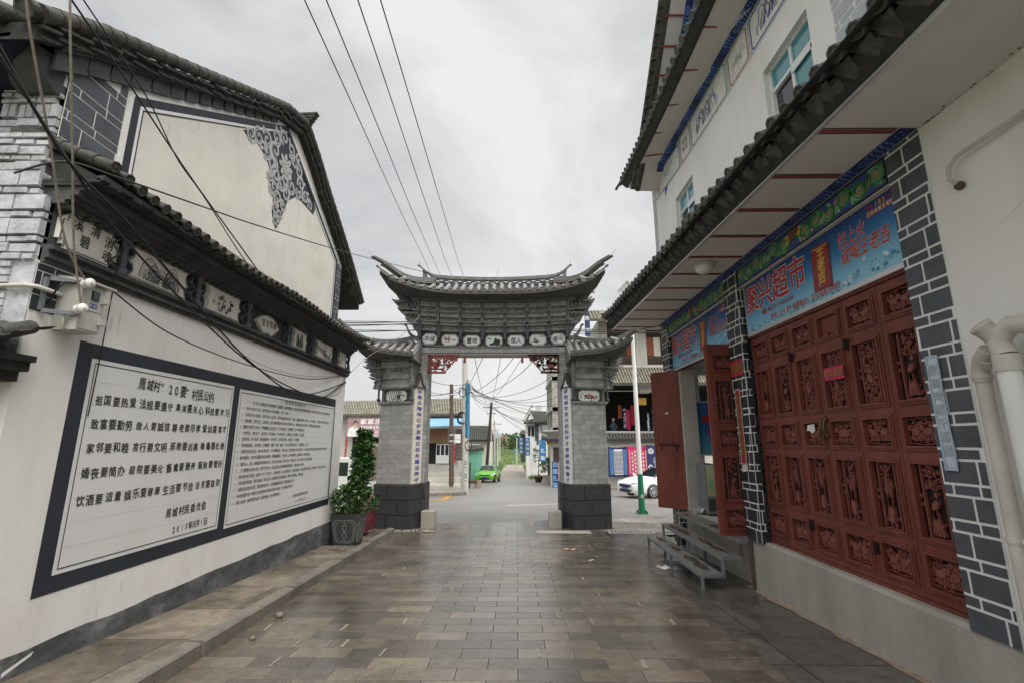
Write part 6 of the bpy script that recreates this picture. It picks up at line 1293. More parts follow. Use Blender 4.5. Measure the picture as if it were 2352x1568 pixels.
for i in range(1, len(rk)-1):
    (a0, b0), (a1, b1) = rk[i], rk[i+1]; l = math.hypot(a1-a0, b1-b0); dn = Vector((0, a1-a0, b1-b0)).normalized(); F = Fr((2.93, a0, b0-.02), dn, (1, 0, 0))
    mb = MB(); Fu = Fr((3.08, a0, b0-.018), dn, (-1, 0, 0)); waves(mb, Fu, l, .13, random.Random(i)); obj('wave_band', mb, WV[::2], rake)
    mb = MB(); n_ = max(1, round(l/.55))
    for j in range(n_): mb.fbox(Fu, (j+.5)*l/n_-.018, (j+.5)*l/n_+.018, .13, .46, 0, .008)
    obj('soffit_rib', mb, MT['soffit_red'], rake)
    mb = MB(); nrm = Vector((0, -dn.z, dn.y)); Fv = Fr((3.10, a1, b1), -dn, -nrm if nrm.z > 0 else nrm); Fv = Fr((3.10, a1, b1), -dn, Vector((0, dn.z*0, 1)))
    P = [(0, -.05), (l, -.05), (l, -.55), (0, -.55)]; Fz = Fr((3.10, 0, 0), (0, -1, 0), (0, 0, 1)); mb.m = 0
    mb.fpoly(Fz, [(-a0, b0-.6), (-a1, b1-.6), (-a1, b1-.02), (-a0, b0-.02)], .003); r = random.Random(i*3)
    for j in range(int(l/.09)):
        t = r.random(); ca, cb = -lerp(a0, a1, t), lerp(b0, b1, t)-r.uniform(.1, .5); mb.m = r.choice((1, 1, 2)); mb.spiral(Fz, ca, cb, .07, r.random()*6, 1.1, .03, .004, .005+.0002*j, r.choice((-1, 1)), 10)
    obj('gable_scrolls', mb, [MT['p_cobalt'], MT['p_white'], MT['p_sky']], rake)
cracks(shop, Fr((3.12, 0, 0), (0, -1, 0), (0, 0, 1)), -3.2, -1.2, .6, 3.9, 12, 11, 'crack_grey'); cracks(shop, Fr((3.10, 0, 0), (0, -1, 0), (0, 0, 1)), -9.5, -3.9, 4.8, 6.5, 22, 12, 'crack_grey')
cracks(shop, Fr((2.4, 0, 3.9648), (0, 1, 0), (1, 0, 0)), .5, 3.2, .05, .7, 4, 14, 'crack_grey', .004, .0008)
mb = MB(); r = random.Random(3)
for k in range(26): y = 3.2-abs(r.gauss(0, .5)); x = 3.112-abs(r.gauss(0, .015)); mb.disc(Fr((x, y, 3.9645), (0, 1, 0), (1, 0, 0)), 0, 0, r.uniform(.003, .02), r.uniform(.003, .01), .0004+.00005*k, None, 6)
obj('mould_spots', mb, MT['rust'], shop)
# ---- pipes and conduit on the near wall
mb = MB(); mb.tube([(3.02, 3.07, -.3), (3.02, 3.07, 2.02)], .041, 12); mb.tube([(3.02, 3.07, 1.98), (3.02, 3.07, 2.06), (3.0, 3.03, 2.12), (2.98, 2.96, 2.17)], [.048, .048, .046, .046], 12); mb.tube([(3.02, 3.07, 2.0), (3.02, 3.07, 2.03)], .053, 12); mb.tube([(3.02, 3.03, 2.09), (3.0, 3.0, 2.12)], .051, 12)
pp = obj('drain_pipe', mb, MT['pvc'], shop); mb = MB(); mb.tube([(3.02, 3.07, 1.0), (3.02, 3.07, 1.03)], .047, 12); mb.bar((3.02, 3.03, 1.015), (3.02, 2.9, 1.015), .02, .02); mb.blob((3.0, 2.98, 1.015), .03, .03, .03); obj('pipe_clip', mb, MT['pvc'], pp)
mb = MB(); mb.tube([(2.98, 2.86, -.3), (2.98, 2.86, 2.06)], .056, 14); pw = obj('drain_pipe', mb, MT['pvc_white'], shop)
mb = MB(); mb.tube([(2.98, 2.86, 2.02), (2.98, 2.86, 2.12)], .066, 14); mb.tube([(2.98, 2.86, 2.12), (2.98, 2.88, 2.22), (2.99, 2.80, 2.29), (3.03, 2.66, 2.27), (3.1, 2.55, 2.2)], .06, 12); mb.lathe((2.98, 2.88, 2.22), (-.45, .4, .8), [(.058, 0), (.056, .09), (.062, .095), (.062, .12), (.05, .12)], 14); obj('elbow', mb, MT['pvc'], pw)
mb = MB(); mb.lathe((2.98, 2.88, 2.222), (-.45, .4, .8), [(.048, .1), (.048, .122)], 14); obj('pipe_mouth', mb, MT['black'], pw)
mb = MB(); mb.tube([(3.09, 3.03, 3.36), (3.05, 3.04, 3.40), (3.05, 3.03, 3.49), (3.06, 2.97, 3.54), (3.08, 2.5, 3.56), (3.08, 1.8, 3.56)], .014, 8); cd = obj('conduit', mb, MT['pvc'], shop)
mb = MB(); mb.blob((3.10, 3.03, 3.35), .03, .035, .03); mb.tube([(3.08, 2.50, 3.56), (3.08, 2.4, 3.56)], .02, 8); obj('conduit_seal', mb, MT['rust'], cd)
# ================================================================ shop signs
def gradmat(name, z0, z1, stops):
    m = bpy.data.materials.new(name); m.use_nodes = True; t = m.node_tree; b = t.nodes['Principled BSDF']; b.inputs['Roughness'].default_value = .35
    tc = t.nodes.new("ShaderNodeTexCoord"); s = t.nodes.new("ShaderNodeSeparateXYZ"); mr = t.nodes.new("ShaderNodeMapRange"); r = t.nodes.new("ShaderNodeValToRGB")
    t.links.new(tc.outputs['Object'], s.inputs[0]); t.links.new(s.outputs[2], mr.inputs[0]); mr.inputs[1].default_value = z0; mr.inputs[2].default_value = z1; t.links.new(mr.outputs[0], r.inputs[0]); e = r.color_ramp.elements
    while len(e) < len(stops): e.new(.5)
    for k, (p, c) in enumerate(stops): e[k].position = p; e[k].color = (*c, 1)
    t.links.new(r.outputs[0], b.inputs['Base Color']); return m
print_blue = gradmat('printed_blue', -.345, .345, [(0, (.32, .60, .72)), (.22, (.20, .50, .70)), (.55, (.018, .19, .46)), (1, (.004, .025, .15))])
def sign(yl, yr, label, near):
    zc = 3.37; W_ = yl-yr; t = thing('shop_sign', label, 'shop sign', (3.19, (yl+yr)/2, zc), 'shop signs over the doors')
    F = Fr((3.17, yl, zc-.335), (0, -1, 0), (0, 0, 1)); mb = MB(); mb.fbox(F, 0, W_, 0, .67, -.03, 0); obj('panel', mb, print_blue, t)
    mb = MB()
    for (a0, a1, b0, b1) in ((-.02, W_+.02, -.045, 0), (-.02, W_+.02, .67, .685), (-.02, 0, 0, .67), (W_, W_+.02, 0, .67)): mb.fbox(F, a0, a1, b0, b1, -.035, .012)
    obj('frame', mb, MT['alu'], t)
    mb = MB(); r = random.Random(4)
    for k in range(150):                                              # printed ice cubes and splashes along the foot
        a = r.uniform(.03, W_-.03); q = a/W_; top = .10+.10*max(0, q-.55)*2+.05*math.sin(a*9); b = r.uniform(.01, top); s = r.uniform(.012, .036); rot = r.random()*3; mb.m = r.choice((0, 0, 1, 2, 3))
        mb.fpoly(F, [(a+s*math.cos(rot+i*1.57+r.uniform(-.3, .3)), max(.004, b+s*.8*math.sin(rot+i*1.57))) for i in range(4)], .0012+.00001*k)
    for k in range(26): mb.m = r.choice((0, 2)); mb.disc(F, r.uniform(.9, W_-.1), r.uniform(.12, .3), .006, .006, .0012, None, 6)
    obj('printed_ice', mb, [MT['p_sky'], mat('ice_mid', (.16, .38, .55), .4) if 'ice_mid' not in MT else MT['ice_mid'], mat('ice_pale', (.55, .72, .8), .4) if 'ice_pale' not in MT else MT['ice_pale'], mat('ice_deep', (.05, .22, .42), .4) if 'ice_deep' not in MT else MT['ice_deep']], t)
    mb = MB()
    def two(ch, a, b, w, h, sl=0, rot=0, o=.012, bo=.02):
        mb.m = 1; write(mb, F, ch, a, b, w, h, .002, bo+.022, sl, rot); mb.m = 0; write(mb, F, ch, a, b, w, h, .0035, bo, sl, rot)
    for ch, a0, a1 in (('聚', .04, .32), ('兴', .36, .66), ('超', .70, 1.02), ('市', 1.06, 1.36)): two(ch, (a0+a1)/2, .43, a1-a0, .36)
    line(mb, F, '电话:0872-2432604', .40, 1.10, .19, .19, .062, .07, c=.0045, bold=.02)
    for i, ch in enumerate('传世185年·独家秘方·正宗凉茶王老吉'): two(ch, .62+i*.068+(.015 if ord(ch) < 256 else 0), .075, .062, .075, bo=.014)
    for i, ch in enumerate('怕上火'): two(ch, 1.98+i*.125, .48, .11, .15, .22, .0, bo=.016)
    for i, ch in enumerate('就喝王老吉'): two(ch, 2.0+i*.125, .31, .11, .155, .22, .0, bo=.016)
    mb.m = 0; mb.fquad(F, 2.33, 2.66, .53, .58, .003); mb.m = 1
    for i, ch in enumerate('正宗凉茶王老吉'): write(mb, F, ch, 2.355+i*.046, .556, .04, .042, .0045, .01)
    mb.m = 0
    for i, ch in enumerate('传世'): write(mb, F, ch, 2.36+i*.045, .615, .04, .045, .0045, .01)
    write(mb, F, '年', 2.60, .615, .04, .045, .0045, .01); mb.m = 2
    for i, ch in enumerate('185'): write(mb, F, ch, 2.475+i*.045, .615, .06, .06, .0045, .02)
    obj('lettering', mb, [MT['p_red'], MT['p_white'], MT['p_gold']], t)
    mb = MB(); ca = 1.64; P = [(-.14, .10), (.14, .10), (.15, .13), (.15, .54), (.12, .58), (-.12, .58), (-.15, .54), (-.15, .13)]; q = []
    for a, b in P: a2, b2 = a, b-.34; q.append((ca+a2*.99+b2*.06, .34+b2-a2*.06))
    mb.m = 0; mb.fpoly(F, q, .005); mb.m = 1; mb.fpoly(F, [(ca+(a-ca)*.86-.01, .34+(b-.34)*.93) for a, b in q], .0055)
    mb.m = 2; mb.ribbon(F, [(ca-.12, .56), (ca, .545), (ca+.13, .55)], .012, .006, .0065)
    for i, ch in enumerate('王老吉'): write(mb, F, ch, ca+.012-.012*i, .47-i*.12, .12, .12, .0065, .03)
    mb.m = 3; mb.disc(F, ca-.06, .155, .015, .015, .0065)
    obj('printed_can', mb, [mat('can_dark', (.16, .012, .012), .35) if 'can_dark' not in MT else MT['can_dark'], mat('can_red', (.30, .02, .02), .35) if 'can_red' not in MT else MT['can_red'], MT['p_yellow'], MT['p_sky']], t)
sign(6.30, 3.585, 'blue printed supermarket sign above the six closed red door leaves', True)
sign(9.50, 6.785, 'blue printed supermarket sign above the open doorway', False)
# ---- papers pasted on pillars and doors
def paper(name, label, F, w, h, m, tx=None, tm='old_gold', border=None, vertical=True, sz=.07):
    t = thing(name, label, 'paper strip', F.p(w/2, h/2)); mb = MB(); n = 7
    mb.grid(lambda u, v: F.p(w*u+.004*math.sin(9*v), h*v, .004+.004*math.sin(7*v+2*u)**2), 3, n); obj('sheet', mb, MT[m], t)
    if border:
        mb = MB(); e = .016; mb.fring(F, [(0, 0), (w, 0), (w, h), (0, h)], [(e, e), (w-e, e), (w-e, h-e), (e, h-e)], .009, .0105); obj('border', mb, MT[border], t)
    if tx:
        mb = MB(); k = len(tx)
        for i, ch in enumerate(tx):
            if vertical: write(mb, F, ch, w/2, h*.93-(i+.5)*h*.82/k, min(w*.72, sz), sz, .0112, .02)
            else: write(mb, F, ch, (i+.5)*w/k, h/2, w/k*.85, h*.6, .0112, .02)
        obj('characters', mb, MT[tm], t)
mat('paper_pale', (.55, .62, .70), .7, .1, 6, dirt=.3); mat('paper_faded', (.40, .45, .47), .7, .1, 8)
paper('couplet_paper', 'pale blue faded couplet strip pasted on the pillar beside the grey drain pipe', Fr((3.098, 3.55, 1.40), (0, -1, 0), (0, 0, 1)), .105, .83, 'paper_pale', '家有鸿福千般喜', 'paper_faded', 'pale_blue', sz=.075)
paper('couplet_paper', 'torn red couplet strip on the brick pillar left of the closed doors', Fr((3.078, 6.68, 1.30), (0, -1, 0), (0, 0, 1)), .16, 1.02, 'p_red', '新春福满财源到', 'old_gold', 'p_lgrey', sz=.1)
paper('luck_paper', 'magenta paper with four gold characters stuck on the fourth closed door leaf', Fr((XR-.035, 4.86, 2.21), (0, -1, 0), (0, 0, 1)), .30, .13, 'p_magenta', '吉星高照', 'old_gold', None, False)
paper('luck_paper', 'small red paper wrapped on the middle brick pillar above the torn couplet', Fr((3.078, 6.72, 2.50), (0, -1, 0), (0, 0, 1)), .33, .22, 'p_red', '吉星高照', 'old_gold', 'p_magenta', False)
mb = MB(); mb.grid(lambda u, v: Vector((3.072, 6.68-.16*u, 1.20+.1*v+.02*u)), 2, 2); tag(obj('tape_patch', mb, MT['p_cream']), 'scrap of yellow cardboard taped below the torn red couplet', 'cardboard')
mb = MB(); mb.fpoly(Fr((XR-.012, 5.32, 1.72), (0, -1, 0), (0, 0, 1)), [(.0, .0), (.03, .06), (.14, .07), (.15, 0), (.1, -.03), (.05, .0)], 0, .004); tag(obj('paper_scrap', mb, MT['p_white']), 'torn white paper left on the carved lion panel of the third door leaf', 'paper')
# ---- round ceiling lamp
lp = thing('ceiling_lamp', 'round white ceiling lamp under the shop eave', 'lamp', (2.55, 6.1, 3.96))
mb = MB(); mb.lathe((2.55, 6.1, 3.964), (0, 0, -1), [(.14, 0), (.15, .015), (.15, .04), (.12, .045)], 24); obj('base', mb, MT['pvc'], lp)
mb = MB(); mb.lathe((2.55, 6.1, 3.92), (0, 0, -1), [(.12, 0), (.118, .02), (.10, .055), (.06, .08), (.01, .088)], 24); obj('shade', mb, MT['porcelain'], lp)
# ================================================================ metal steps in front of the doorway
st = thing('metal_steps', 'grey steel three tread steps standing before the shop doorway', 'steps', (2.7, 8, gz(8)))
Y0, Y1 = 6.70, 9.32
rp_ = random.Random(5); mat('wet_patch', (.11, .088, .07), .15, .3, 20)
for (x0, x1, z) in ((2.40, 2.70, -.10), (2.68, 2.96, .12), (2.94, 3.20, .325)):
    mb = MB(); mb.box(x0, x1, Y0, Y1, z-.012, z); o = obj('tread', mb, MT['steel_wet'], st)
    mb = MB()
    for (a, b) in ((x0, x0+.03), (x1-.03, x1)): mb.box(a, b, Y0, Y1, z-.045, z-.013)
    mb.box(x0+.03, x1-.03, Y0, Y0+.03, z-.045, z-.013); mb.box(x0+.03, x1-.03, Y1-.03, Y1, z-.045, z-.013); obj('tread_frame', mb, MT['steel_grey'], o); mb = MB()
    for k in range(4):
        cx_, cy_ = rp_.uniform(x0+.1, x1-.1), Y0+.35+k*.62+rp_.uniform(-.15, .15); mb.fpoly(Fr((cx_, cy_, z), (1, 0, 0), (0, 1, 0)), [(rp_.uniform(.05, .095)*math.cos(q*.7), rp_.uniform(.12, .32)*math.sin(q*.7)) for q in range(9)], .0015)
    obj('wet_patches', mb, MT['wet_patch'], o)
for y in (Y0, 8.0, Y1-.035):
    for (x, z) in ((2.405, -.146), (2.69, .074), (2.95, .28)):
        if y == Y0 and x == 2.69:
            mb = MB(); mb.box(x, x+.035, y, y+.035, -.146, z); obj('leg', mb, MT['steel_grey'], st); continue
        if y == Y0 and x > 2.9:
            mb = MB(); mb.box(x, x+.035, y, y+.035, .12, z); mb.box(3.06, 3.095, y-.04, y-.005, gz(y), z+.04); obj('leg', mb, MT['rust'], st); continue
        mb = MB(); mb.box(x, x+.035, y, y+.035, gz(y)-.02, z); obj('leg', mb, MT['steel_grey'], st)
# ================================================================ things inside the doorway
fz = thing('chest_freezer', 'white chest freezer with a green printed front inside the doorway', 'freezer', (3.88, 9.1, .33))
mb = MB(); mb.box(3.55, 4.2, 8.85, 9.42, .38, 1.12); obj('body', mb, MT['frame_white'], fz)
mb = MB(); mb.box(3.53, 4.22, 8.83, 9.44, 1.12, 1.17); obj('lid', mb, MT['p_lgrey'], fz)
mb = MB(); mb.box(3.58, 4.17, 8.838, 8.85, .43, 1.08); obj('front_panel', mb, MT['frame_white'], fz)
df = thing('display_fridge', 'green printed ice cream cabinet behind the white freezer', 'fridge', (3.44, 8.97, .33))
mb = MB(); mb.box(3.36, 3.52, 8.75, 9.2, .36, 1.22); obj('body', mb, MT['steel_grey'], df)
mb = MB(); mb.fquad(Fr((3.36, 8.748, .36), (1, 0, 0), (0, 0, 1)), .01, .15, .3, .84, 0); obj('print', mb, gradmat('fridge_print', .5, 1.3, [(0, (.42, .44, .2)), (.5, (.6, .58, .4)), (1, (.12, .12, .04))]), df)
mb = MB(); F = Fr((3.36, 8.746, .36), (1, 0, 0), (0, 0, 1)); mb.disc(F, .08, .5, .04, .1, .001); mb.m = 1
for i in range(9): mb.fquad(F, .015+.015*i, .023+.015*i, .05, .26, .001)
obj('grille', mb, [MT['p_lgreen'], MT['black']], df)
po = thing('poster_board', 'blue poster board with a big red cross leaning inside the doorway', 'poster', (3.89, 9.5, 1.36))
F = Fr((3.56, 9.5, 1.36), (1, 0, 0), (0, 0, 1)); mb = MB(); mb.fbox(F, 0, .66, 0, 1.02, -.02, 0); obj('panel', mb, gradmat('poster_blue', -.2, .5, [(0, (.2, .5, .62)), (1, (.02, .13, .4))]) , po)
mb = MB(); mb.fpoly(F, [(.1, .62), (.22, .62), (.22, .3), (.36, .3), (.36, .62), (.5, .62), (.5, .76), (.36, .76), (.36, .95), (.22, .95), (.22, .76), (.1, .76)], .003); obj('cross', mb, MT['p_red'], po)
mb = MB(); mb.fring(F, [(-.02, -.02), (.68, -.02), (.68, 1.04), (-.02, 1.04)], [(.01, .01), (.65, .01), (.65, 1.01), (.01, 1.01)], -.03, .008); obj('frame', mb, MT['alu'], po)
litter('plastic_bag', 'crumpled grey plastic bag on the shop threshold', 3.3, 9.0, .2, .2, 'p_lgrey', .12, .33-gz(9.0))
# ================================================================ planter with clipped shrub
pl = thing('stone_planter', 'dark grey stone planter engraved with diamonds standing inside the kerb by the gate', 'planter', (-3.29, 9.68, -.3))
mb = MB(); zb = gz(9.7)+.0; zt = .25; bx = lambda h, c=(-3.29, 9.68): [(c[0]-h, c[1]-h), (c[0]+h, c[1]-h), (c[0]+h, c[1]+h), (c[0]-h, c[1]+h)]
A, B2 = bx(.195), bx(.28); mb.add([(x, y, zb+.04) for x, y in A]+[(x, y, zt) for x, y in B2]+[(x, y, zt) for x, y in bx(.245)]+[(x, y, zt-.06) for x, y in bx(.24)], [(i, (i+1) % 4, (i+1) % 4+4, i+4) for i in range(4)]+[(4+i, 4+(i+1) % 4, 8+(i+1) % 4, 8+i) for i in range(4)]+[(8+i, 8+(i+1) % 4, 12+(i+1) % 4, 12+i) for i in range(4)]+[(12, 13, 14, 15)])
for sx in (-1, 1):
    for sy in (-1, 1): mb.box(-3.29+sx*.14-.05, -3.29+sx*.14+.05, 9.68+sy*.14-.05, 9.68+sy*.14+.05, zb, zb+.05)
obj('pot', mb, mat('planter_stone', (.06, .065, .065), .4, .2, 8, dirt=.3, dirtcol=(.03, .035, .03)), pl)
mb = MB(); hh = zt-zb-.04
for (o, u, hz) in (((-3.29, 9.68-.2375, 0), (1, 0, 0), (0, -.085, hh)), ((-3.29+.2375, 9.68, 0), (0, 1, 0), (.085, 0, hh))):
    F = Fr(Vector(o)+Vector((0, 0, (zb+.04+zt)/2)), u, Vector(hz))
    for g in (.0, .03):
        P = octo(-.20+g*1.1, .20-g*1.1, -.21+g, .21-g, .05, True); P = [(a*(1+.17*b/.21), b) for a, b in P]
        mb.fring(F, P, [(a*.975, b*.98) for a, b in P], .001, .004) if g == 0 else mb.fring(F, P, [(a*.98, b*.985) for a, b in P], .001, .004)
    for s in (-1, 1): d = [(0, s*.02-.09+.09*s*.5), (.045, s*.075), (0, s*.16+.0), (-.045, s*.075)]; d[0] = (0, -s*.02); mb.fring(F, d, [(a*.86, (b-s*.07)*.9+s*.07) for a, b in d], .001, .004)
obj('engraved_lines', mb, MT['p_lgrey'], pl)
mb = MB(); mb.box(-3.52, -3.06, 9.45, 9.91, zt-.05, zt-.03); obj('soil', mb, MT['rust'], pl)
def leafmat(name, c1, c2, rough=.35):
    m = bpy.data.materials.new(name); m.use_nodes = True; t = m.node_tree; b = t.nodes['Principled BSDF']; b.inputs['Roughness'].default_value = rough
    tc = t.nodes.new("ShaderNodeTexCoord"); n = t.nodes.new("ShaderNodeTexNoise"); n.inputs['Scale'].default_value = 7; n.inputs['Detail'].default_value = 4; r = t.nodes.new("ShaderNodeValToRGB")
    t.links.new(tc.outputs['Object'], n.inputs['Vector']); t.links.new(n.outputs[0], r.inputs[0]); e = r.color_ramp.elements; e[0].position = .35; e[0].color = (*c1, 1); e[1].position = .68; e[1].color = (*c2, 1); t.links.new(r.outputs[0], b.inputs['Base Color']); MT[name] = m; return m
leafmat('leaf_shrub', (.010, .042, .009), (.07, .17, .03), .28); leafmat('leaf_far', (.03, .07, .02), (.08, .14, .04), .6); leafmat('leaf_pale', (.07, .14, .03), (.17, .26, .07), .6); leafmat('grass_blade', (.09, .12, .035), (.17, .20, .065), .6)
def leaves(mb, pts, size, r, up=.3, w=.5):
    for c in pts:
        a, t = r.uniform(0, 6.283), r.uniform(-.5, .9); d = Vector((math.cos(a)*math.cos(t), math.sin(a)*math.cos(t), math.sin(t)+up)).normalized(); s = d.cross(Vector((r.uniform(-1, 1), r.uniform(-1, 1), 1))).normalized()
        l = size*r.uniform(.7, 1.25); n = d.cross(s)*l*.12; c = Vector(c)
        mb.add([c, c+d*l*.35+s*l*w*.45+n, c+d*l*.8+s*l*w*.4+n, c+d*l, c+d*l*.8-s*l*w*.4+n, c+d*l*.35-s*l*w*.45+n, c+d*l*.55-n*.3], [(0, 1, 6), (1, 2, 6), (2, 3, 6), (3, 4, 6), (4, 5, 6), (5, 0, 6)])
sh = thing('potted_shrub', 'glossy green shrub clipped into a tall column in the engraved planter', 'shrub', (-3.2, 9.68, .2))
r = random.Random(21); pts = []
for k in range(3600):                                                 # crown: broad skirt below, narrow column above, gap between
    z = r.random()**.9*1.56
    if z < .52: rad = .42*(math.sin(math.pi*min(1, (z+.16)/.72)))**.6; cx_ = -3.22
    elif z < .72: rad = .20; cx_ = -3.13
    else: rad = .205*(1-((z-.72)/.98)**2*.62); cx_ = -3.09
    if .5 < z < .8 and r.random() < .4: continue
    q = math.sqrt(r.uniform(.12, 1)); a = r.uniform(0, 6.283); lump = 1+.18*math.sin(a*3+z*9)+.12*math.sin(a*5-z*17)
    if z > .72 and math.sin(a*2+z*11)+math.sin(z*23-a) > 1.25: continue
    pts.append((cx_+rad*q*lump*math.cos(a), 9.66+rad*q*lump*math.sin(a), .26+z))
mb = MB(); leaves(mb, pts, .088, r); obj('crown', mb, MT['leaf_shrub'], sh)
mb = MB(); mb.tube([(-3.2, 9.68, .2), (-3.16, 9.67, .7), (-3.09, 9.66, 1.2), (-3.09, 9.66, 1.7)], [.03, .024, .018, .008], 7)
for k in range(16): a = r.random()*6.3; z = r.uniform(.35, 1.5); mb.tube([(-3.15, 9.67, z), (-3.15+.2*math.cos(a), 9.67+.2*math.sin(a), z+.16)], [.009, .003], 5)
obj('trunk', mb, MT['rust'], sh)
# ================================================================ vehicles
mat('car_green', (.14, .42, .02), .22, .03, 1, spec=.7); mat('car_white', (.74, .74, .74), .2, .02, 1, spec=.7); mat('truck_white', (.62, .62, .58), .35, .05, 2); mat('tyre', (.015, .015, .016), .8, .2); mat('rim', (.5, .5, .52), .3, .1, metal=.8); mat('lamp_glass', (.6, .62, .65), .1, .1, spec=.8); mat('plate_blue', (.03, .10, .45), .4, .05)
def car(name, label, nose, fwd, paint, S, wheels, L_, hatch, group=None):
    """lofted car; S = stations (x back from the nose, half width, sill, belt, half roof width, top)"""
    f = Vector((*fwd, 0)).normalized(); l = Vector((-f.y, f.x, 0)); up = Vector((0, 0, 1)); sl = -.043*f.y; f = Vector((f.x, f.y, sl)).normalized(); nose = Vector(nose)
    P = lambda x, y, z: nose - f*x + l*y + up*z
    t = thing(name, label, 'car', P(L_/2, 0, 0), group); b = MB(); g = MB(); rows = []
    for (x, w_, zs, zb_, wr, zt_) in S: rows.append([(0, zs), (w_*.88, zs), (w_*.97, zs+.1), (w_, (zs+zb_)/2), (w_*.985, zb_-.08), (w_*.95, zb_), (wr, zt_-.05), (wr*.8, zt_), (0, zt_+.012)])
    for i in range(len(S)-1):
        for s in (1, -1):
            for k in range(8):
                q = [P(S[i][0], s*rows[i][k][0], rows[i][k][1]), P(S[i+1][0], s*rows[i+1][k][0], rows[i+1][k][1]), P(S[i+1][0], s*rows[i+1][k+1][0], rows[i+1][k+1][1]), P(S[i][0], s*rows[i][k+1][0], rows[i][k+1][1])]
                if s < 0: q = q[::-1]
                cab0 = S[i][5]-S[i][3] > .2; cab1 = S[i+1][5]-S[i+1][3] > .2
                if (k == 5 and cab0 and cab1) or (k in (6, 7) and cab0 != cab1): g.smooth = True; g.quad(*q)
                else: b.smooth = True; b.quad(*q)
    for i in (0, -1):
        ring = [P(S[i][0], y, z) for y, z in rows[i]]+[P(S[i][0], -y, z) for y, z in rows[i][::-1]]; b.quad(*(ring if i else ring[::-1]))
    obj('body', b, paint, t); obj('windows', g, MT['glass_dark'], t)
    for x in wheels:
        for s in (-1, 1):
            w_ = max(q[1] for q in S); c = P(x, s*(w_-.2), .31); mb = MB(); mb.lathe(c, l*s, [(.2, .0), (.30, .01), (.315, .04), (.315, .17), (.29, .2), (.22, .205)], 22); wh = obj('wheel', mb, MT['tyre'], t)
            mb = MB(); mb.lathe(c+l*s*.19, l*s, [(.225, 0), (.225, .02), (.2, .018)], 22); mb.lathe(c+l*s*.2, l*s, [(.06, 0), (.05, .02)], 12)
            for k in range(10):
                a = 2*math.pi*k/10; d = f*math.cos(a)+up*math.sin(a); mb.bar(c+l*s*.212+d*.04, c+l*s*.212+d*.215, .03, .02, tuple(l))
            obj('rim', mb, MT['rim'], wh); mb = MB(); mb.lathe(c+l*s*.19, l*s, [(.2, .014), (.2, .0185)], 22); obj('rim_shadow', mb, MT['black'], wh)
            mb = MB(); A = [c+l*s*.2+(f*math.cos(a)+up*math.sin(a))*.345 for a in [math.pi*i/12 for i in range(13)]]; mb.tube(A, .03, 6); obj('wheel_arch', mb, MT['black'], t)
    for s in (-1, 1):
        mb = MB(); c = P(.20, s*S[2][1]*.74, .66); 
        vs_ = [P(.03, s*.46, .60), P(.02, s*.5, .69), P(.22, s*.80, .76), P(.52, s*.895, .79), P(.42, s*.905, .72), P(.16, s*.80, .60)]; off = f*.035+up*.01+l*s*.012
        mb.add([v+off for v in vs_], [(0, 1, 2, 5), (2, 3, 4, 5)]); obj('headlight', mb, MT['lamp_glass'], t)
        mb = MB(); mb.blob(P(1.35 if not hatch else 1.1, s*(S[3][1]+.12), .98), .1, .09, .065, 8, 5); obj('mirror', mb, paint, t)
        mb = MB(); vs_ = [P(.0, s*.5, .34), P(.0, s*.5, .42), P(.18, s*.80, .45), P(.16, s*.80, .36)]; mb.add([v+f*.02+l*s*.012 for v in vs_], [(0, 1, 2, 3)]); obj('fog_lamp', mb, MT['black'], t)
    F = Fr(P(-.02, 0, 0), -l*-1 if False else -l, up)
    F = Fr(P(-.025, 0, 0), l, up) if f.cross(l).dot(up) < 0 else Fr(P(-.025, 0, 0), -l, up)
    mb = MB(); mb.fpoly(F, [(-.42, .50), (.42, .50), (.46, .62), (-.46, .62)] if not hatch else [(-.5, .60), (.5, .60), (.48, .66), (-.48, .66)], 0, .012); mb.fpoly(F, [(-.42, .28), (.42, .28), (.46, .40), (-.46, .40)], 0, .012); mb.m = 1
    for k in range(3): mb.fbox(F, -.42, .42, .525+.03*k, .535+.03*k, .012, .018) if not hatch else None
    mb.disc(F, 0, .63 if hatch else .58, .055, .055, .012, .022, 14); obj('grille', mb, [MT['black'], MT['rim']], t)
    mb = MB(); mb.fbox(F, -.22, .22, .42, .54 if False else .50, .0, .022); obj('number_plate', mb, MT['plate_blue'], t)
    return t
car('parked_car', 'bright lime green hatchback parked facing the camera by the turquoise wall', (-2.85, 41.9, gz(41.9)), (-.12, -1), MT['car_green'],
    [(0, .62, .28, .56, .50, .62), (.10, .78, .22, .64, .62, .72), (.45, .83, .2, .78, .66, .87), (.95, .84, .2, .90, .66, .98), (1.62, .84, .2, .94, .56, 1.40), (2.4, .84, .2, .97, .58, 1.46), (3.3, .84, .2, 1.0, .54, 1.38), (3.78, .83, .22, 1.0, .66, 1.04), (3.97, .76, .3, .9, .6, .98)], (.75, 3.2), 3.97, True)
car('parked_car', 'white saloon car on the cross road behind the white and green lamp post', (5.22, 23.85, gz(23.8)), (-.92, -.39), MT['car_white'],
    [(0, .66, .28, .56, .52, .66), (.12, .84, .22, .66, .66, .76), (.5, .91, .2, .78, .72, .88), (1.2, .92, .2, .90, .74, .99), (2.05, .92, .2, .94, .60, 1.40), (2.8, .92, .2, .96, .62, 1.47), (3.6, .92, .2, .98, .58, 1.40), (4.3, .91, .22, 1.0, .7, 1.08), (4.75, .86, .3, .95, .66, 1.05), (4.85, .78, .35, .85, .6, .98)], (.95, 3.75), 4.85, False)
tr = thing('pickup_truck', 'white crew cab pickup with a brown covered load parked beyond the shrub', 'truck', (-7, 20.5, gz(20.5)))
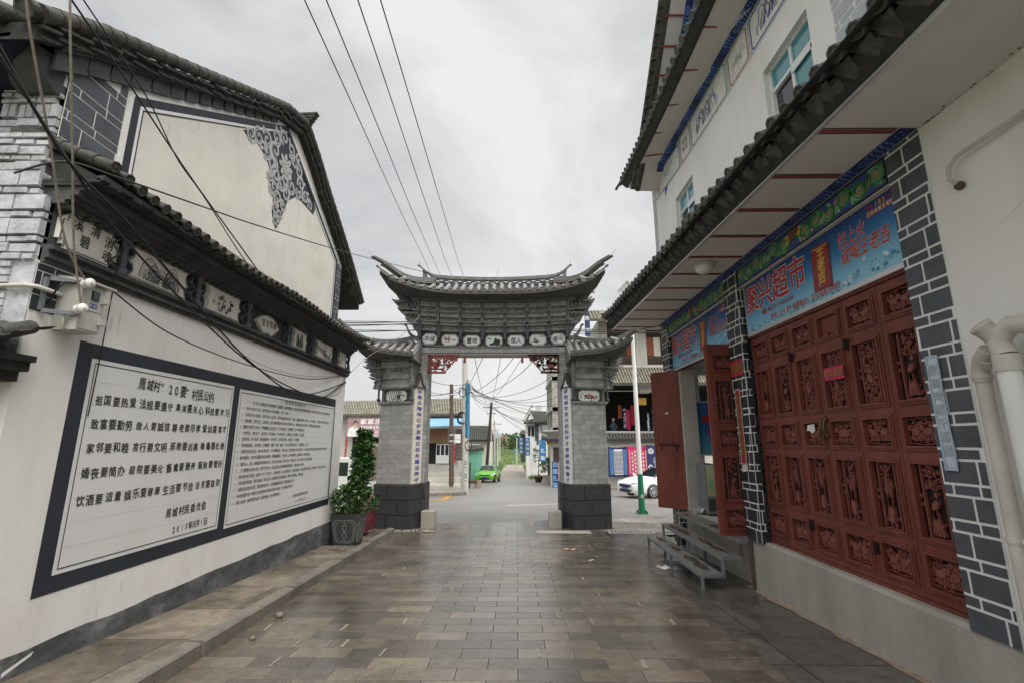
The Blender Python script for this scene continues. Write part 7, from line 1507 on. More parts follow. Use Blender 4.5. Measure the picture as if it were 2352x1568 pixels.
g = gz(20.5); y0, y1 = 20.0, 21.6; mb = MB(); FT = Fr((0, y0, g), (1, 0, 0), (0, 0, 1)); cab = [(-9.4, .5), (-9.4, .95), (-9.25, 1.05), (-8.85, 1.75), (-8.7, 1.82), (-6.9, 1.82), (-6.75, 1.74), (-6.7, .5)]
mb.fpoly(FT, cab, -(y1-y0), 0); obj('cab', mb, MT['truck_white'], tr)
for (a0, a1) in ((-8.75, -7.95), (-7.75, -7.0)): mb = MB(); mb.fpoly(FT, [(a0+(.12 if a0 < -8 else 0), 1.66), (a1, 1.66), (a1, 1.12), (a0-.1 if a0 < -8 else a0, 1.12)], 0, .01); obj('side_window', mb, MT['glass_dark'], tr)
mb = MB(); mb.box(-7.86, -7.84, y0-.008, y0, g+.6, g+1.75); mb.box(-7.9, -7.75, y0-.03, y0, g+.98, g+1.02); mb.box(-8.9, -8.8, y0-.03, y0, g+.98, g+1.02); obj('door_seams', mb, MT['p_lgrey'], tr)
mb = MB(); mb.box(-6.65, -4.7, y0, y1, g+.62, g+.98); obj('cargo_bed', mb, MT['truck_white'], tr)
mb = MB()
for i in range(7): mb.box(-6.6+.28*i, -6.46+.28*i, y0-.012, y0, g+.66, g+.76)
obj('red_reflectors', mb, MT['p_red'], tr)
mb = MB(); mb.grid(lambda u, v: Vector((-6.6+1.85*u, y0+.0+.04*math.sin(u*14)+1.5*max(0, v-.6)/.4, g+.95+1.45*min(1, v/.6)*(1-.05*math.sin(u*6))+.08*math.sin(u*9)*v)), 20, 12); mb.grid(lambda u, v: Vector((-6.6, y0+.75*2*v, g+.95+1.45*u)), 4, 4); obj('tarpaulin', mb, mat('tarp', (.16, .12, .09), .9, .3, 3), tr)
for x in (-8.75, -5.6):
    for y in (y0+.02, y1-.2): mb = MB(); mb.lathe((x, y, g+.34), (0, 1, 0), [(.2, 0), (.33, .01), (.34, .16), (.2, .18)], 18); obj('wheel', mb, MT['tyre'], tr)
sc_ = thing('covered_scooter', 'motor scooter under a dark red rain cover between the planter and the left gate pillar', 'scooter', (-3.9, 11.6, gz(11.6)))
mb = MB(); g = gz(11.6)+.0; mb.grid(lambda u, v: Vector((-4.05+.62*u, 11.25+.1*math.sin(v*3)+.7*abs(v-.5)*0+.7*v, g+.12+(.72+.2*math.sin(u*3.1))*math.sin(math.pi*v)**.5+.03*math.sin(u*17+v*9))), 14, 14); mb.grid(lambda u, v: Vector((-3.43+.02*math.sin(v*20), 11.25+.7*u, g+.1+(.72+.2*math.sin(3.1))*math.sin(math.pi*u)**.5*v)), 10, 6); obj('cover', mb, mat('maroon', (.13, .015, .025), .6, .25, 6), sc_)
mb = MB(); mb.blob((-3.52, 11.6, g+1.06), .09, .12, .1, 10, 7); obj('helmet', mb, MT['p_lgrey'], sc_)
for y in (11.25, 12.0): mb = MB(); mb.lathe((-3.72, y, g+.2), (1, 0, 0), [(.12, 0), (.2, .01), (.2, .08), (.12, .09)], 16); obj('wheel', mb, MT['tyre'], sc_)
# ================================================================ lamp post with solar panel
pp_ = thing('lamp_post', 'white lamp post with a green foot on the paved corner right of the gate', 'lamp post', (4.11, 16.4, gz(16.4)))
g = gz(16.4); zt = at(1440, 672, Y=16.4).z
mb = MB(); mb.tube([(4.11, 16.4, g+1.25), (4.11, 16.4, zt)], [.082, .06], 14); obj('pole', mb, MT['pvc_white'], pp_)
mb = MB(); mb.tube([(4.11, 16.4, g), (4.11, 16.4, g+1.26)], [.115, .086], 14); mb.box(3.95, 4.27, 16.24, 16.56, g, g+.025)
for k in range(4): a = k*math.pi/2+.78; mb.bar((4.11+.1*math.cos(a), 16.4+.1*math.sin(a), g+.09), (4.11+.2*math.cos(a), 16.4+.2*math.sin(a), g+.03), .012, .08)
obj('foot', mb, mat('post_green', (.01, .15, .07), .3, .1), pp_)
mb = MB(); mb.disc(Fr((4.11, 16.29, g+.55), (1, 0, 0), (0, 0, 1)), 0, 0, .05, .06, 0, .012, 12); obj('inspection_cover', mb, MT['alu'], pp_)
c = at(1441, 668, Y=16.4); Fq = Fr(c, (1, .1, -.95), (.62, -.35, .72)); mb = MB(); mb.fbox(Fq, -.26, .26, -.26, .26, -.06, .0); mb.fring(Fq, [(-.28, -.28), (.28, -.28), (.28, .28), (-.28, .28)], [(-.24, -.24), (.24, -.24), (.24, .24), (-.24, .24)], -.02, .05); mb.fbox(Fq, -.02, .02, -.24, .24, 0, .02); obj('panel_back', mb, MT['pvc_white'], pp_)
mb = MB(); q = [at(1402, 721, Y=16.6), at(1437, 719, Y=16.6), at(1443, 690, Y=15.9), at(1416, 690, Y=15.9)]; mb.hexa([q[0], q[1], q[2], q[3]]+[v+Vector((0, 0, .04)) for v in q]); obj('solar_panel', mb, MT['quoin_dark'], pp_)
mb = MB(); mb.bar(at(1422, 705, Y=16.4), (4.11, 16.4, zt-.3), .05, .05); obj('bracket', mb, MT['steel_grey'], pp_)
# ================================================================ tile roof helper for background houses
def simple_roof(parent, p0, p1, q0, q1, n, r, m=('old_tile', 'old_tile_pan'), name='roof'):
    """sloping tiled plane: eave p0-p1, ridge q0-q1"""
    p0, p1, q0, q1 = map(Vector, (p0, p1, q0, q1)); dn = Vector((0, 0, -.12)); mb = MB(); mb.hexa([p0+dn, p1+dn, q1+dn, q0+dn, p0, p1, q1, q0]); o = obj(name, mb, MT[m[1]], parent); mb = MB()
    for i in range(n): t = (i+.5)/n; tile_rows(mb, [lambda s, t=t: (p0+(p1-p0)*t)*(1-s)+(q0+(q1-q0)*t)*s+Vector((0, 0, .02))], r, .8, n=6, md=0)
    obj('cover_tiles', mb, MT[m[0]], o); mb = MB(); mb.tube([q0+(q0-q1)*.01+Vector((0, 0, .06)), (q0+q1)/2+Vector((0, 0, .04)), q1+(q1-q0)*.01+Vector((0, 0, .06))], .1, 8); obj('ridge', mb, MT['gate_tile'], o); return o
mat('moss_tile', (.20, .185, .145), .85, .4, 3, .3, dirt=.5, dirtcol=(.10, .10, .03)); mat('moss_pan', (.075, .07, .05), .9, .4, 3)
# ---- long tiled shop row across the road on the left
rs = thing('tiled_shop_row', 'low shop row with mossy tiled roof and blue canopy behind the left gate pillar', 'shop row', (-10, 36, gz(34)))
YF = 34.0; L1 = at(1069, 1000, Y=YF).x; zf = gz(YF)+.14
mb = MB(); mb.box(-24, L1, YF, YF+2.6, zf-.5, at(900, 950, Y=YF).z); obj('wall', mb, brickmat('row_tile', (.46, .44, .40), (.52, .50, .45), (.3, .3, .28), .3, .15, .012, 'dz', .5, 0, .5, .1, .0), rs)
e0, e1 = at(700, 953, Y=YF-.7), at(1071, 951, Y=YF-.7); r0, r1 = at(690, 925, Y=YF+3), at(1069, 916, Y=YF+3)
simple_roof(rs, e0, e1, r0, r1, 62, .10, ('moss_tile', 'moss_pan'))
def rect(parent, name, u0, u1, v0, v1, Y, d, m, lab=None):
    a, b = at(u0, v1, Y=Y), at(u1, v0, Y=Y); mb = MB(); mb.box(a.x, b.x, Y, Y+d, a.z, b.z); o = obj(name, mb, MT[m] if isinstance(m, str) else m, parent)
    if lab: o['label'] = lab
    return o
def frect(u0, u1, v0, v1, Y):
    a = at(u0, v1, Y=Y); b = at(u1, v0, Y=Y); return Fr((a.x, Y, a.z), (1, 0, 0), (0, 0, 1)), b.x-a.x, b.z-a.z
rect(rs, 'dark_opening', 803, 880, 1000, 1110, YF-.02, .1, 'void'); rect(rs, 'dark_opening', 975, 1036, 1016, 1064, YF-.02, .1, 'void')
mb = MB(); F, W_, H_ = frect(1001, 1032, 1018, 1063, YF-.06)
mb.fbox(F, 0, W_, 0, H_*.42, 0, .05); mb.fbox(F, 0, W_, H_*.94, H_, 0, .06)
for k in range(4): mb.fbox(F, W_*k/3-.035 if k else 0, W_*k/3+.035 if k < 3 else W_, 0, H_, 0, .065)
sd_ = obj('sliding_door', mb, MT['frame_white'], rs); mb = MB(); mb.fquad(F, .03, W_-.03, H_*.42, H_*.94, .02); obj('pane', mb, MT['glass_dark'], sd_)
mb = MB(); F, W_, H_ = frect(1047, 1066, 985, 1062, YF-.03); mb.fquad(F, 0, W_, 0, H_, 0); mb.m = 1
for k in range(10): mb.fbox(F, W_*k/9-.012, W_*k/9+.012, 0, H_, .01, .03); mb.fbox(F, 0, W_, H_*k/9-.012, H_*k/9+.012, .01, .03)
obj('barred_window', mb, [MT['p_lgrey'], MT['rust']], rs)
a, b = at(962, 954, Y=YF-.1), at(1069, 953, Y=YF-.1); c, d = at(960, 980, Y=YF-1.9), at(1068, 977, Y=YF-1.9); mb = MB(); n = 46
blue_m = mat('canopy_blue', (.30, .50, .68), .4, .06, 2)
for i in range(n):
    t0, t1 = i/n, (i+.5)/n; t2 = (i+1)/n; P_ = lambda t, dz: (lerp(a, b, t)+Vector((0, 0, dz)), lerp(c, d, t)+Vector((0, 0, dz)))
    q0, q1, q2 = P_(t0, 0), P_(t1, .05), P_(t2, 0); mb.quad(q0[1], q1[1], q1[0], q0[0]); mb.quad(q1[1], q2[1], q2[0], q1[0])
cp_ = obj('canopy', mb, blue_m, rs); mb = MB(); mb.bar(c-Vector((0, 0, .06)), d-Vector((0, 0, .06)), .05, .1); 
for t in (.25, .6, .95): mb.bar(lerp(a, b, t)-Vector((0, 0, .08)), lerp(c, d, t)-Vector((0, 0, .08)), .05, .05)
obj('canopy_frame', mb, MT['steel_grey'], cp_)
for k, (v0, v1, dy) in enumerate(((1063, 1079, .0), (1079, 1094, -.9), (1094, 1111, -1.8))): 
    zt_ = at(1000, v0, Y=YF+dy).z; mb = MB(); mb.box(-9.5, at(1060, 1090, Y=YF+dy).x, YF+dy-.8, YF+dy+.05, zf-.4, zf+.95-.34*k-.02); obj('step', mb, MT['concrete_pale'], rs)
bb = thing('shop_board', 'rusty brown shop board hung under the blue canopy', 'shop board', at(1005, 1000, Y=YF-.5)); F, W_, H_ = frect(976, 1029, 983, 1017, YF-.5)
mb = MB(); mb.fbox(F, 0, W_, 0, H_, -.06, 0); obj('panel', mb, mat('board_brown', (.20, .14, .075), .7, .35, 2, dirt=.5, dirtcol=(.1, .05, .03)), bb); mb = MB(); line(mb, F, '具店', W_*.35, W_*.95, H_*.62, H_*.62, .5, .55, c=.004, bold=.02); obj('lettering', mb, MT['p_brown'], bb)
bl = thing('billboard', 'pink billboard with a smiling man in white and large white characters', 'billboard', at(835, 978, Y=YF-.6)); F, W_, H_ = frect(796, 905, 956, 1002, YF-.6)
mb = MB(); mb.fbox(F, 0, W_, 0, H_, -.08, 0); obj('panel', mb, gradmat('pink_print', -.7, .8, [(0, (.52, .36, .38)), (.6, (.33, .19, .21)), (1, (.45, .33, .32))]), bl)
mb = MB(); s = H_; mb.m = 0; mb.fpoly(F, [(.03*s, .02*s), (.62*s, .02*s), (.60*s, .3*s), (.48*s, .50*s), (.28*s, .52*s), (.10*s, .42*s)], .003); mb.m = 1; mb.disc(F, .40*s, .62*s, .10*s, .135*s, .0045, None, 14); mb.fpoly(F, [(.34*s, .42*s), (.46*s, .42*s), (.45*s, .55*s), (.36*s, .55*s)], .0035); mb.m = 2; mb.fpoly(F, [(.29*s, .62*s), (.30*s, .74*s), (.37*s, .80*s), (.47*s, .79*s), (.52*s, .70*s), (.50*s, .62*s), (.48*s, .71*s), (.36*s, .71*s), (.32*s, .6*s)], .0055)
mb.m = 3; mb.ribbon(F, [(.14*s, .30*s), (.24*s, .22*s), (.30*s, .10*s)], .02*s, .0045, .005); mb.ribbon(F, [(.52*s, .33*s), (.42*s, .22*s), (.36*s, .12*s)], .02*s, .0045, .005); mb.m = 2; mb.fquad(F, .35*s, .38*s, .64*s, .655*s, .0055); mb.fquad(F, .43*s, .46*s, .64*s, .655*s, .0055); mb.m = 0; mb.ribbon(F, [(.36*s, .57*s), (.40*s, .555*s), (.45*s, .575*s)], .018*s, .0055, .006)
obj('printed_man', mb, [MT['p_white'], MT['p_skin'], MT['ink'], MT['p_lgrey']], bl)
mb = MB(); line(mb, F, '家家乐', .62*s, 1.75*s, .76*s, .76*s, .30*s, .27*s, c=.004, bold=.035); line(mb, F, '清华科普太阳能有限公司', .62*s, 2.45*s, .47*s, .47*s, .14*s, .14*s, c=.004, bold=.02); line(mb, F, '承接各种工程及安装', .62*s, 1.9*s, .24*s, .24*s, .11*s, .10*s, c=.004, bold=.01); obj('lettering', mb, MT['p_white'], bl)
def vstrip(name, label, u0, u1, v0, v1, Y, m, tx, tm, cat='paper strip', sz=.8, grp=None):
    F, W_, H_ = frect(u0, u1, v0, v1, Y); t = thing(name, label, cat, F.p(W_/2, 0), grp); mb = MB(); mb.fbox(F, 0, W_, 0, H_, -.02, 0); obj('panel', mb, MT[m] if isinstance(m, str) else m, t); mb = MB()
    for i, ch in enumerate(tx): write(mb, F, ch, W_/2, H_*(1-(i+.5)/len(tx)), W_*sz, min(W_*sz, H_/len(tx)*.9), .004, .015)
    obj('characters', mb, MT[tm], t); return t
vstrip('couplet_paper', 'magenta couplet strip with gold characters left of the billboard doorway', 790, 798, 995, 1055, YF-.06, 'p_magenta', '水财顺景方方利', 'p_gold')
vstrip('couplet_paper', 'magenta couplet strip beside the barred window under the canopy', 1041, 1046, 1022, 1062, YF-.06, 'p_magenta', '财源广进', 'p_gold')
bx_ = thing('notice_box', 'pale paper notice fixed beside the thin brown pole', 'notice', at(1051, 1006, Y=31.2)); F, W_, H_ = frect(1044, 1058, 996, 1016, 31.3)
mb = MB(); mb.fbox(F, 0, W_, 0, H_, -.03, 0); obj('panel', mb, MT['p_white'], bx_); mb = MB(); line(mb, F, '告 示', .05, W_-.05, H_*.7, H_*.7, .1, .1, c=.004); line(mb, F, '通知事项', .04, W_-.04, H_*.4, H_*.4, .08, .08, c=.004); obj('lettering', mb, MT['p_teal'], bx_)
bu = MB(); p = at(1055, 1062, Y=33.0); bu.lathe((p.x, p.y, p.z-.3), (0, 0, 1), [(.16, 0), (.2, .42), (.21, .44), (.19, .44)], 16); tag(obj('plastic_bucket', bu, MT['p_lgrey']), 'grey plastic bucket on the steps under the barred window', 'bucket')
# ---- poles
def pole(name, label, u, vb, vt, Y, r0, r1, m, zb=None, lean=0, cross=None, grp=None):
    b = at(u, vb, Y=Y); tp = at(u+lean, vt, Y=Y); zb = gz(Y)-.05 if zb is None else zb; t = thing(name, label, 'pole', (b.x, Y, zb), grp); mb = MB(); mb.tube([(b.x, Y, min(b.z, zb)), (tp.x, Y, tp.z)], [r0, r1], 12); obj('shaft', mb, MT[m], t)
    if cross:
        for (dz, w_) in cross: mb = MB(); mb.bar((tp.x-w_, Y, tp.z-dz), (tp.x+w_, Y, tp.z-dz), .07, .08); obj('crossarm', mb, MT['steel_grey'], t)
    return t, b, tp
t, b, tp = pole('utility_pole', 'concrete pole wrapped in blue printed cloth on the pavement corner', 1069, 1134, 700, 26.2, .165, .13, 'concrete_pale', lean=-2)
wr_ = bpy.data.materials.new('wrap_blue'); wr_.use_nodes = True; q = wr_.node_tree; wv = q.nodes.new('ShaderNodeTexWave'); wv.inputs['Scale'].default_value = 2.2; wv.inputs['Distortion'].default_value = 9; wv.inputs['Detail'].default_value = 3; rr_ = q.nodes.new('ShaderNodeValToRGB'); tc_ = q.nodes.new('ShaderNodeTexCoord'); q.links.new(tc_.outputs['Object'], wv.inputs[0]); q.links.new(wv.outputs[0], rr_.inputs[0]); rr_.color_ramp.elements[0].color = (.004, .03, .09, 1); rr_.color_ramp.elements[1].color = (.05, .28, .44, 1); q.links.new(rr_.outputs[0], q.nodes['Principled BSDF'].inputs[0])
za, zb_ = at(1069, 1003, Y=26.2).z, at(1069, 882, Y=26.2).z; mb = MB(); mb.tube([(b.x, 26.2, za), (b.x-.02, 26.2, (za+zb_)/2), (b.x-.03, 26.2, zb_)], [.175, .168, .158], 12); obj('cloth_wrap', mb, wr_, t)
F, W_, H_ = frect(1065, 1073, 1058, 1103, 26.03); mb = MB(); mb.fquad(F, .02, W_-.02, 0, H_, 0); mb.m = 1; line(mb, F, '村规民约', W_/2-.05, W_/2+.05, H_/2, H_/2, .05, .05, c=.003)
mb.m = 1
for i, ch in enumerate('大理周城扎染'): write(mb, F, ch, W_/2, H_*(1-(i+.5)/6), .12, .14, .003, .02)
obj('painted_strip', mb, [MT['ink'], MT['p_white']], t)
for (u, v, rad) in ((1060, 959, .34), (1062, 900, .26), (1076, 1022, .26)):
    mb = MB(); c = at(u, v, Y=26.05)
    for k in range(4 if rad > .3 else 2): mb.tube([c+Vector((rad*(1-.08*k)*math.cos(2*math.pi*i/18)*.72, .03*k, rad*(1-.08*k)*math.sin(2*math.pi*i/18))) for i in range(19)], .018, 5, cap=False)
    obj('cable_coil', mb, MT['cable'], t)
mb = MB(); mb.bar(at(1050, 969, Y=26.2), at(1066, 966, Y=26.2), .05, .05); mb.bar(at(1072, 960, Y=26.2), at(1079, 972, Y=26.2), .05, .05); mb.bar(at(1072, 966, Y=26.2), at(1080, 964, Y=26.2), .04, .04); obj('bracket', mb, MT['steel_grey'], t)
t2, _, _ = pole('utility_pole', 'thin brown weathered pole in front of the blue canopy', 1037, 1117, 882, 31.5, .17, .12, 'rust', zb=gz(31.5)); 
mb = MB()
for v in (905, 998, 1012): c = at(1037, v, Y=31.5); mb.tube([c-Vector((0, 0, .05)), c+Vector((0, 0, .05))], .16, 12)
obj('band', mb, MT['alu'], t2)
pole('utility_pole', 'leaning dark wooden pole with a crossarm beside the tiled house', 1116, 1068, 924, 49, .18, .12, 'timber_dark', lean=13, cross=((.5, .9), (1.1, .5)))
for k, (u, vb, vt, Y) in enumerate(((1136, 1064, 966, 66), (1143, 1062, 990, 80), (1130, 1060, 985, 95), (1148, 1058, 1000, 110))): pole('far_pole', ('grey far pole with two crossarms beyond the leaning pole', 'short grey far pole right of the one with high crossarms', 'slender far pole just behind the leaning pole', 'most distant grey pole at the end of the lane')[k], u, vb, vt, Y, .17, .12, 'concrete_pale', cross=((.4, 1.0), (1.2, .7)), grp='far poles along the lane')
pole('utility_pole', 'grey concrete pole in the grass on the right side of the lane', 1217, 1091, 985, 60, .2, .15, 'concrete_pale'); pole('far_pole', 'thin pale far pole left of the hanging blue banners', 1187, 1066, 1004, 80, .12, .09, 'concrete_pale')
# ---- turquoise wall and tiled house on the left of the lane
tw = thing('turquoise_wall', 'turquoise painted yard wall with grey tile coping beside the green car', 'wall', (-4, 48, gz(48)))
mb = MB(); za = 1.0; ya, yb = 36.8, 68
mb.hexa([(-4.3, ya, gz(ya)-.2), (-4.0, ya, gz(ya)-.2), (-3.75, yb, gz(yb)-.2), (-4.05, yb, gz(yb)-.2), (-4.3, ya, za), (-4.0, ya, za), (-3.75, yb, za-.15), (-4.05, yb, za-.15)]); mb.box(-12, -4.3, ya, ya+.3, gz(ya), za)
obj('wall', mb, mat('turquoise', (.19, .58, .44), .7, .12, .7, dirt=.5, dirtcol=(.45, .55, .5), stretch=(1, 1, .25), dscale=.8), tw)
simple_roof(tw, (-3.8, ya-.1, za-.02), (-3.55, yb, za-.17), (-4.15, ya-.1, za+.3), (-3.9, yb, za+.12), 60, .07, name='coping'); simple_roof(tw, (-12, ya-.15, za), (-4.1, ya-.15, za), (-12, ya+.2, za+.3), (-4.15, ya+.2, za+.3), 24, .07, name='coping')
th = thing('tiled_house', 'small grey tiled house rising behind the turquoise wall', 'house', (-7, 53, gz(53)))
a, b = at(1070, 1010, Y=52), at(1128, 1010, Y=52); c, d = at(1070, 979, Y=54.6), at(1123, 979, Y=54.6)
mb = MB(); mb.box(a.x-6, b.x-.15, 52.5, 57.5, gz(53)-.3, a.z+.1); mb.add([(b.x-.15, 52.5, a.z), (b.x-.15, 57.5, a.z), (b.x-.15, 54.6, c.z-.1)], [(0, 1, 2)]); obj('wall', mb, MT['cream_wall'], th)
simple_roof(th, (a.x-5, 52, a.z), b, (c.x-5, 54.6, c.z), d+Vector((.25, 0, 0)), 34, .09); simple_roof(th, b+Vector((0, 6, 0)), (a.x-5, 58, a.z), d+Vector((.25, 0, 0)), (c.x-5, 54.6, c.z), 30, .09)
# brazier and box
br = thing('brazier', 'rusty iron brazier on legs with a chimney pipe beside the blue wrapped pole', 'brazier', (-3.2, 33, gz(33)))
p = at(1083, 1104, Y=33); mb = MB(); mb.lathe((p.x, 33, p.z), (0, 0, 1), [(.15, -.12), (.34, -.1), (.38, .12), (.34, .13), (.3, .05)], 16); obj('bowl', mb, MT['rust'], br); mb = MB(); mb.tube([(p.x-.12, 33.1, p.z+.05), (p.x-.12, 33.1, at(1082, 1061, Y=33).z)], .055, 10); obj('chimney', mb, MT['timber_dark'], br)
for k in range(3): mb = MB(); a = k*2.1; mb.bar((p.x+.2*math.cos(a), 33+.2*math.sin(a), p.z-.1), (p.x+.28*math.cos(a), 33+.28*math.sin(a), gz(33)), .035, .035); obj('leg', mb, MT['rust'], br)
mb = MB(); p = at(1098, 1112, Y=33.2); mb.box(p.x-.2, p.x+.2, 33, 33.4, gz(33), gz(33)+.42); mb.box(p.x-.22, p.x+.22, 32.98, 33.42, gz(33)+.42, gz(33)+.46); tag(obj('wooden_box', mb, MT['sand']), 'small brown wooden box on the road beside the brazier', 'box')
# ---- right side of the far lane
cf = thing('concrete_frame_house', 'unfinished tall concrete frame building just left of the right gate pillar', 'building', (4.5, 42, gz(42)))
x0 = at(1268, 900, Y=40).x; zt = at(1275, 780, Y=40).z; mb = MB(); mb.box(x0+.5, 9, 40.6, 47, gz(42), zt)
obj('wall', mb, MT['concrete'], cf); mb = MB()
for y in (40, 43.5, 46.8): mb.box(x0, x0+.55, y, y+.5, gz(42)-.3, zt)
for v in (868, 938, 985): z = at(1275, v, Y=40).z; mb.box(x0-.12, x0+.6, 39.9, 47.4, z-.15, z+.15); mb.box(x0, 9, 39.9, 40.4, z-.15, z+.15)
mb.box(x0+3, x0+3.5, 40, 40.5, gz(42), zt); obj('frame', mb, MT['concrete_pale'], cf)
gs = thing('grey_shop', 'low grey shop with a tiled porch roof on the right of the lane', 'shop', (3.5, 39.5, gz(39.5)))
x1 = at(1244, 1060, Y=39).x; mb = MB(); mb.box(x1+.55, 6, 36.5, 39.8, gz(39)-.2, at(1260, 1005, Y=38).z); obj('wall', mb, MT['concrete_pale'], gs); rect(gs, 'door', 1272, 1284, 1026, 1100, 36.45, .08, 'timber_dark'); rect(gs, 'wooden_sign', 1256, 1267, 1010, 1020, 36.42, .06, 'p_gold')
simple_roof(gs, at(1243, 1009, Y=36), at(1292, 1009, Y=36), at(1246, 992, Y=37.8), at(1292, 990, Y=37.8), 16, .07)
mb = MB(); p = at(1244, 1000, Y=36.2); horn(mb, [p+Vector((.4, 0, .0)), p+Vector((0, 0, .15)), p+Vector((-.15, 0, .42))], .15, [.12, .1, .04]); obj('roof_tip', mb, MT['gate_tile'], gs)
wh_ = thing('white_gable_house', 'white house with grey upswept roof and painted corner further down the lane', 'house', (2.5, 60, gz(58)))
xa = at(1209, 1000, Y=56).x; xb = at(1300, 1000, Y=56).x; ze = at(1230, 970, Y=56).z; mb = MB(); mb.box(xa, xb, 56, 64, gz(58)-.3, ze); obj('wall', mb, MT['white_wall'], wh_)
rect(wh_, 'grey_corner', 1229, 1237, 972, 1020, 55.93, .08, 'quoin'); rect(wh_, 'painted_border', 1237, 1300, 970, 974, 55.93, .08, 'quoin')
for (u0, u1) in ((1213, 1218), (1221, 1227)): rect(wh_, 'window', u0, u1, 977, 1000, 55.9, .1, 'glass_dark')
mb = MB(); F, W_, H_ = frect(1237, 1300, 974, 1012, 55.92); 
for k in range(10): mb.spiral(F, .2+.05*k, H_*(.98-.09*k), .12, k, 1, .05, 0, .01, 1 if k % 2 else -1)
obj('corner_scrolls', mb, MT['quoin'], wh_)
simple_roof(wh_, at(1203, 970, Y=55.2), at(1300, 966, Y=55.2), at(1218, 944, Y=59), at(1300, 946, Y=59), 26, .09)
mb = MB(); p = at(1218, 942, Y=57.2); horn(mb, [p+Vector((-.9, 0, -1.3)), p+Vector((-.45, 0, -.5)), p+Vector((-.1, 0, .15)), p+Vector((.1, 0, .5)), p+Vector((.35, 0, .5))], .3, [.2, .3, .4, .4, .2]); p = at(1203, 968, Y=55.2); horn(mb, [p+Vector((.5, 0, 0)), p+Vector((-.1, 0, .1)), p+Vector((-.3, 0, .35))], .2, [.16, .13, .05]); mb.add([at(1212, 964, Y=55.6), at(1226, 960, Y=55.6), at(1219, 946, Y=57)], [(0, 1, 2)]); obj('gable_ridge', mb, MT['gate_tile'], wh_)
rect(wh_, 'water_tank', 1231, 1244, 930, 944, 60, 1.2, 'p_lgrey')
rect(wh_, 'side_house', 1196, 1209, 992, 1060, 66, 4, 'quoin'); simple_roof(wh_, at(1192, 997, Y=65), at(1211, 997, Y=65), at(1197, 988, Y=67.5), at(1211, 988, Y=67.5), 8, .09, name='side_roof')
rect(wh_, 'lower_wall', 1216, 1232, 1012, 1075, 53, .3, 'white_wall')
mb_ = mat('banner_blue', (.02, .15, .34), .6, .1)
for (u0, u1, v0, v1, Y, tx, lab) in ((1239, 1254, 1009, 1059, 35.9, '·扎染', 'large blue vertical banner on the grey shop front'), (1207, 1217, 1004, 1045, 52, '扎染驿站', 'blue hanging banner tilted beside the concrete pole'), (1192, 1202, 1003, 1041, 62, '大理扎染', 'blue hanging banner in front of the dark side house'), (1182, 1187, 1031, 1045, 85, '扎染', 'smallest and most distant blue banner by the lane')):
    vstrip('vertical_banner', lab, u0, u1, v0, v1, Y, mb_, tx, 'p_white', 'banner', .62, 'blue banners along the lane')
# two storey shop across the road on the right
ts = thing('cloth_shop_house', 'two storey wooden fronted shop house with tile skirts across the road at right', 'shop house', (9, 35, gz(33)))
Y = 33.5; x0 = at(1384, 1000, Y=Y).x; zf = gz(Y)+.1; X1 = 19
def zz(v, Y=33.5): return at(1450, v, Y=Y).z
mb = MB(); mb.box(x0, X1, Y, Y+.25, zf-.4, zz(1010)); mb.box(x0, x0+.25, Y, Y+8, zf, zz(735)); mb.box(x0, X1, Y+4, Y+4.2, zf, zz(900)); mb.box(x0, X1, Y-.1, Y+8, zz(845)-.1, zz(841)); obj('wall', mb, MT['concrete_pale'], ts)
mb = MB(); mb.box(x0+.3, X1, Y+3.8, Y+3.98, zz(1010), zz(880)); mb.box(x0+.3, X1, Y+.3, Y+4, zz(884), zz(880)); obj('shop_interior', mb, MT['void'], ts)
mb = MB(); mb.box(x0+.2, X1, Y+.6, Y+.8, zz(840), zz(735)); obj('upper_wall', mb, MT['timber_dark'], ts)
mb = MB(); mb.box(x0, X1, Y-.12, Y, zz(845), zz(838)); obj('beige_band', mb, mat('beige', (.52, .38, .25), .8), ts)
mb = MB(); mb.box(x0, X1, Y-.1, Y-.02, zz(822), zz(819)); mb.box(x0, X1, Y-.1, Y-.02, zz(838), zz(836))
for i in range(60): x = x0+.1+i*.16; mb.box(x, x+.06, Y-.09, Y-.03, zz(836), zz(822))
obj('balustrade', mb, MT['timber_dark'], ts)
for (u0, u1) in ((1463, 1480), (1382, 1392), (1540, 1556)): rect(ts, 'column', u0, u1, 715, 848, Y-.15, .4, 'concrete')
for (u0, u1, v0, v1) in ((1484, 1500, 775, 817), (1502, 1515, 775, 817), (1440, 1459, 775, 817)):
    w_ = rect(ts, 'shutter', u0, u1, v0, v1, Y+.5, .1, 'p_brown' if u0 != 1502 else 'p_cream')
simple_roof(ts, (x0-.2, Y-1.6, zz(880, Y-1.6)), (X1, Y-1.6, zz(880, Y-1.6)), (x0-.2, Y-.1, zz(845)), (X1, Y-.1, zz(845)), 66, .075, ('moss_tile', 'moss_pan'), 'skirt_roof')
simple_roof(ts, (x0-1, Y-1.2, zz(734, Y-1.2)), (X1, Y-1.2, zz(734, Y-1.2)), (x0-.5, Y+3, zz(716, Y+3)), (X1, Y+3, zz(716, Y+3)), 56, .09, ('moss_tile', 'moss_pan'))
simple_roof(ts, (x0, Y-.4, zz(1008, Y-.4)), (X1, Y-.4, zz(1008, Y-.4)), (x0, Y+.05, zz(994)), (X1, Y+.05, zz(994)), 60, .06, ('roof_tile', 'old_tile_pan'), 'sill_coping')
rect(ts, 'beam_end', 1470, 1496, 884, 900, Y-.9, 1.0, 'concrete_pale'); rect(ts, 'awning_rail', 1390, 1560, 896, 898, Y-.3, .05, 'p_lgrey'); rect(ts, 'roof_vent', 1398, 1410, 704, 714, Y+2, .6, 'p_lgrey')
vstrip('vertical_sign', 'narrow blue and white vertical sign on the upper floor right of the gate roof', 1344, 1354, 718, 772, 32, 'p_navy', '宾馆', 'p_white', 'sign')
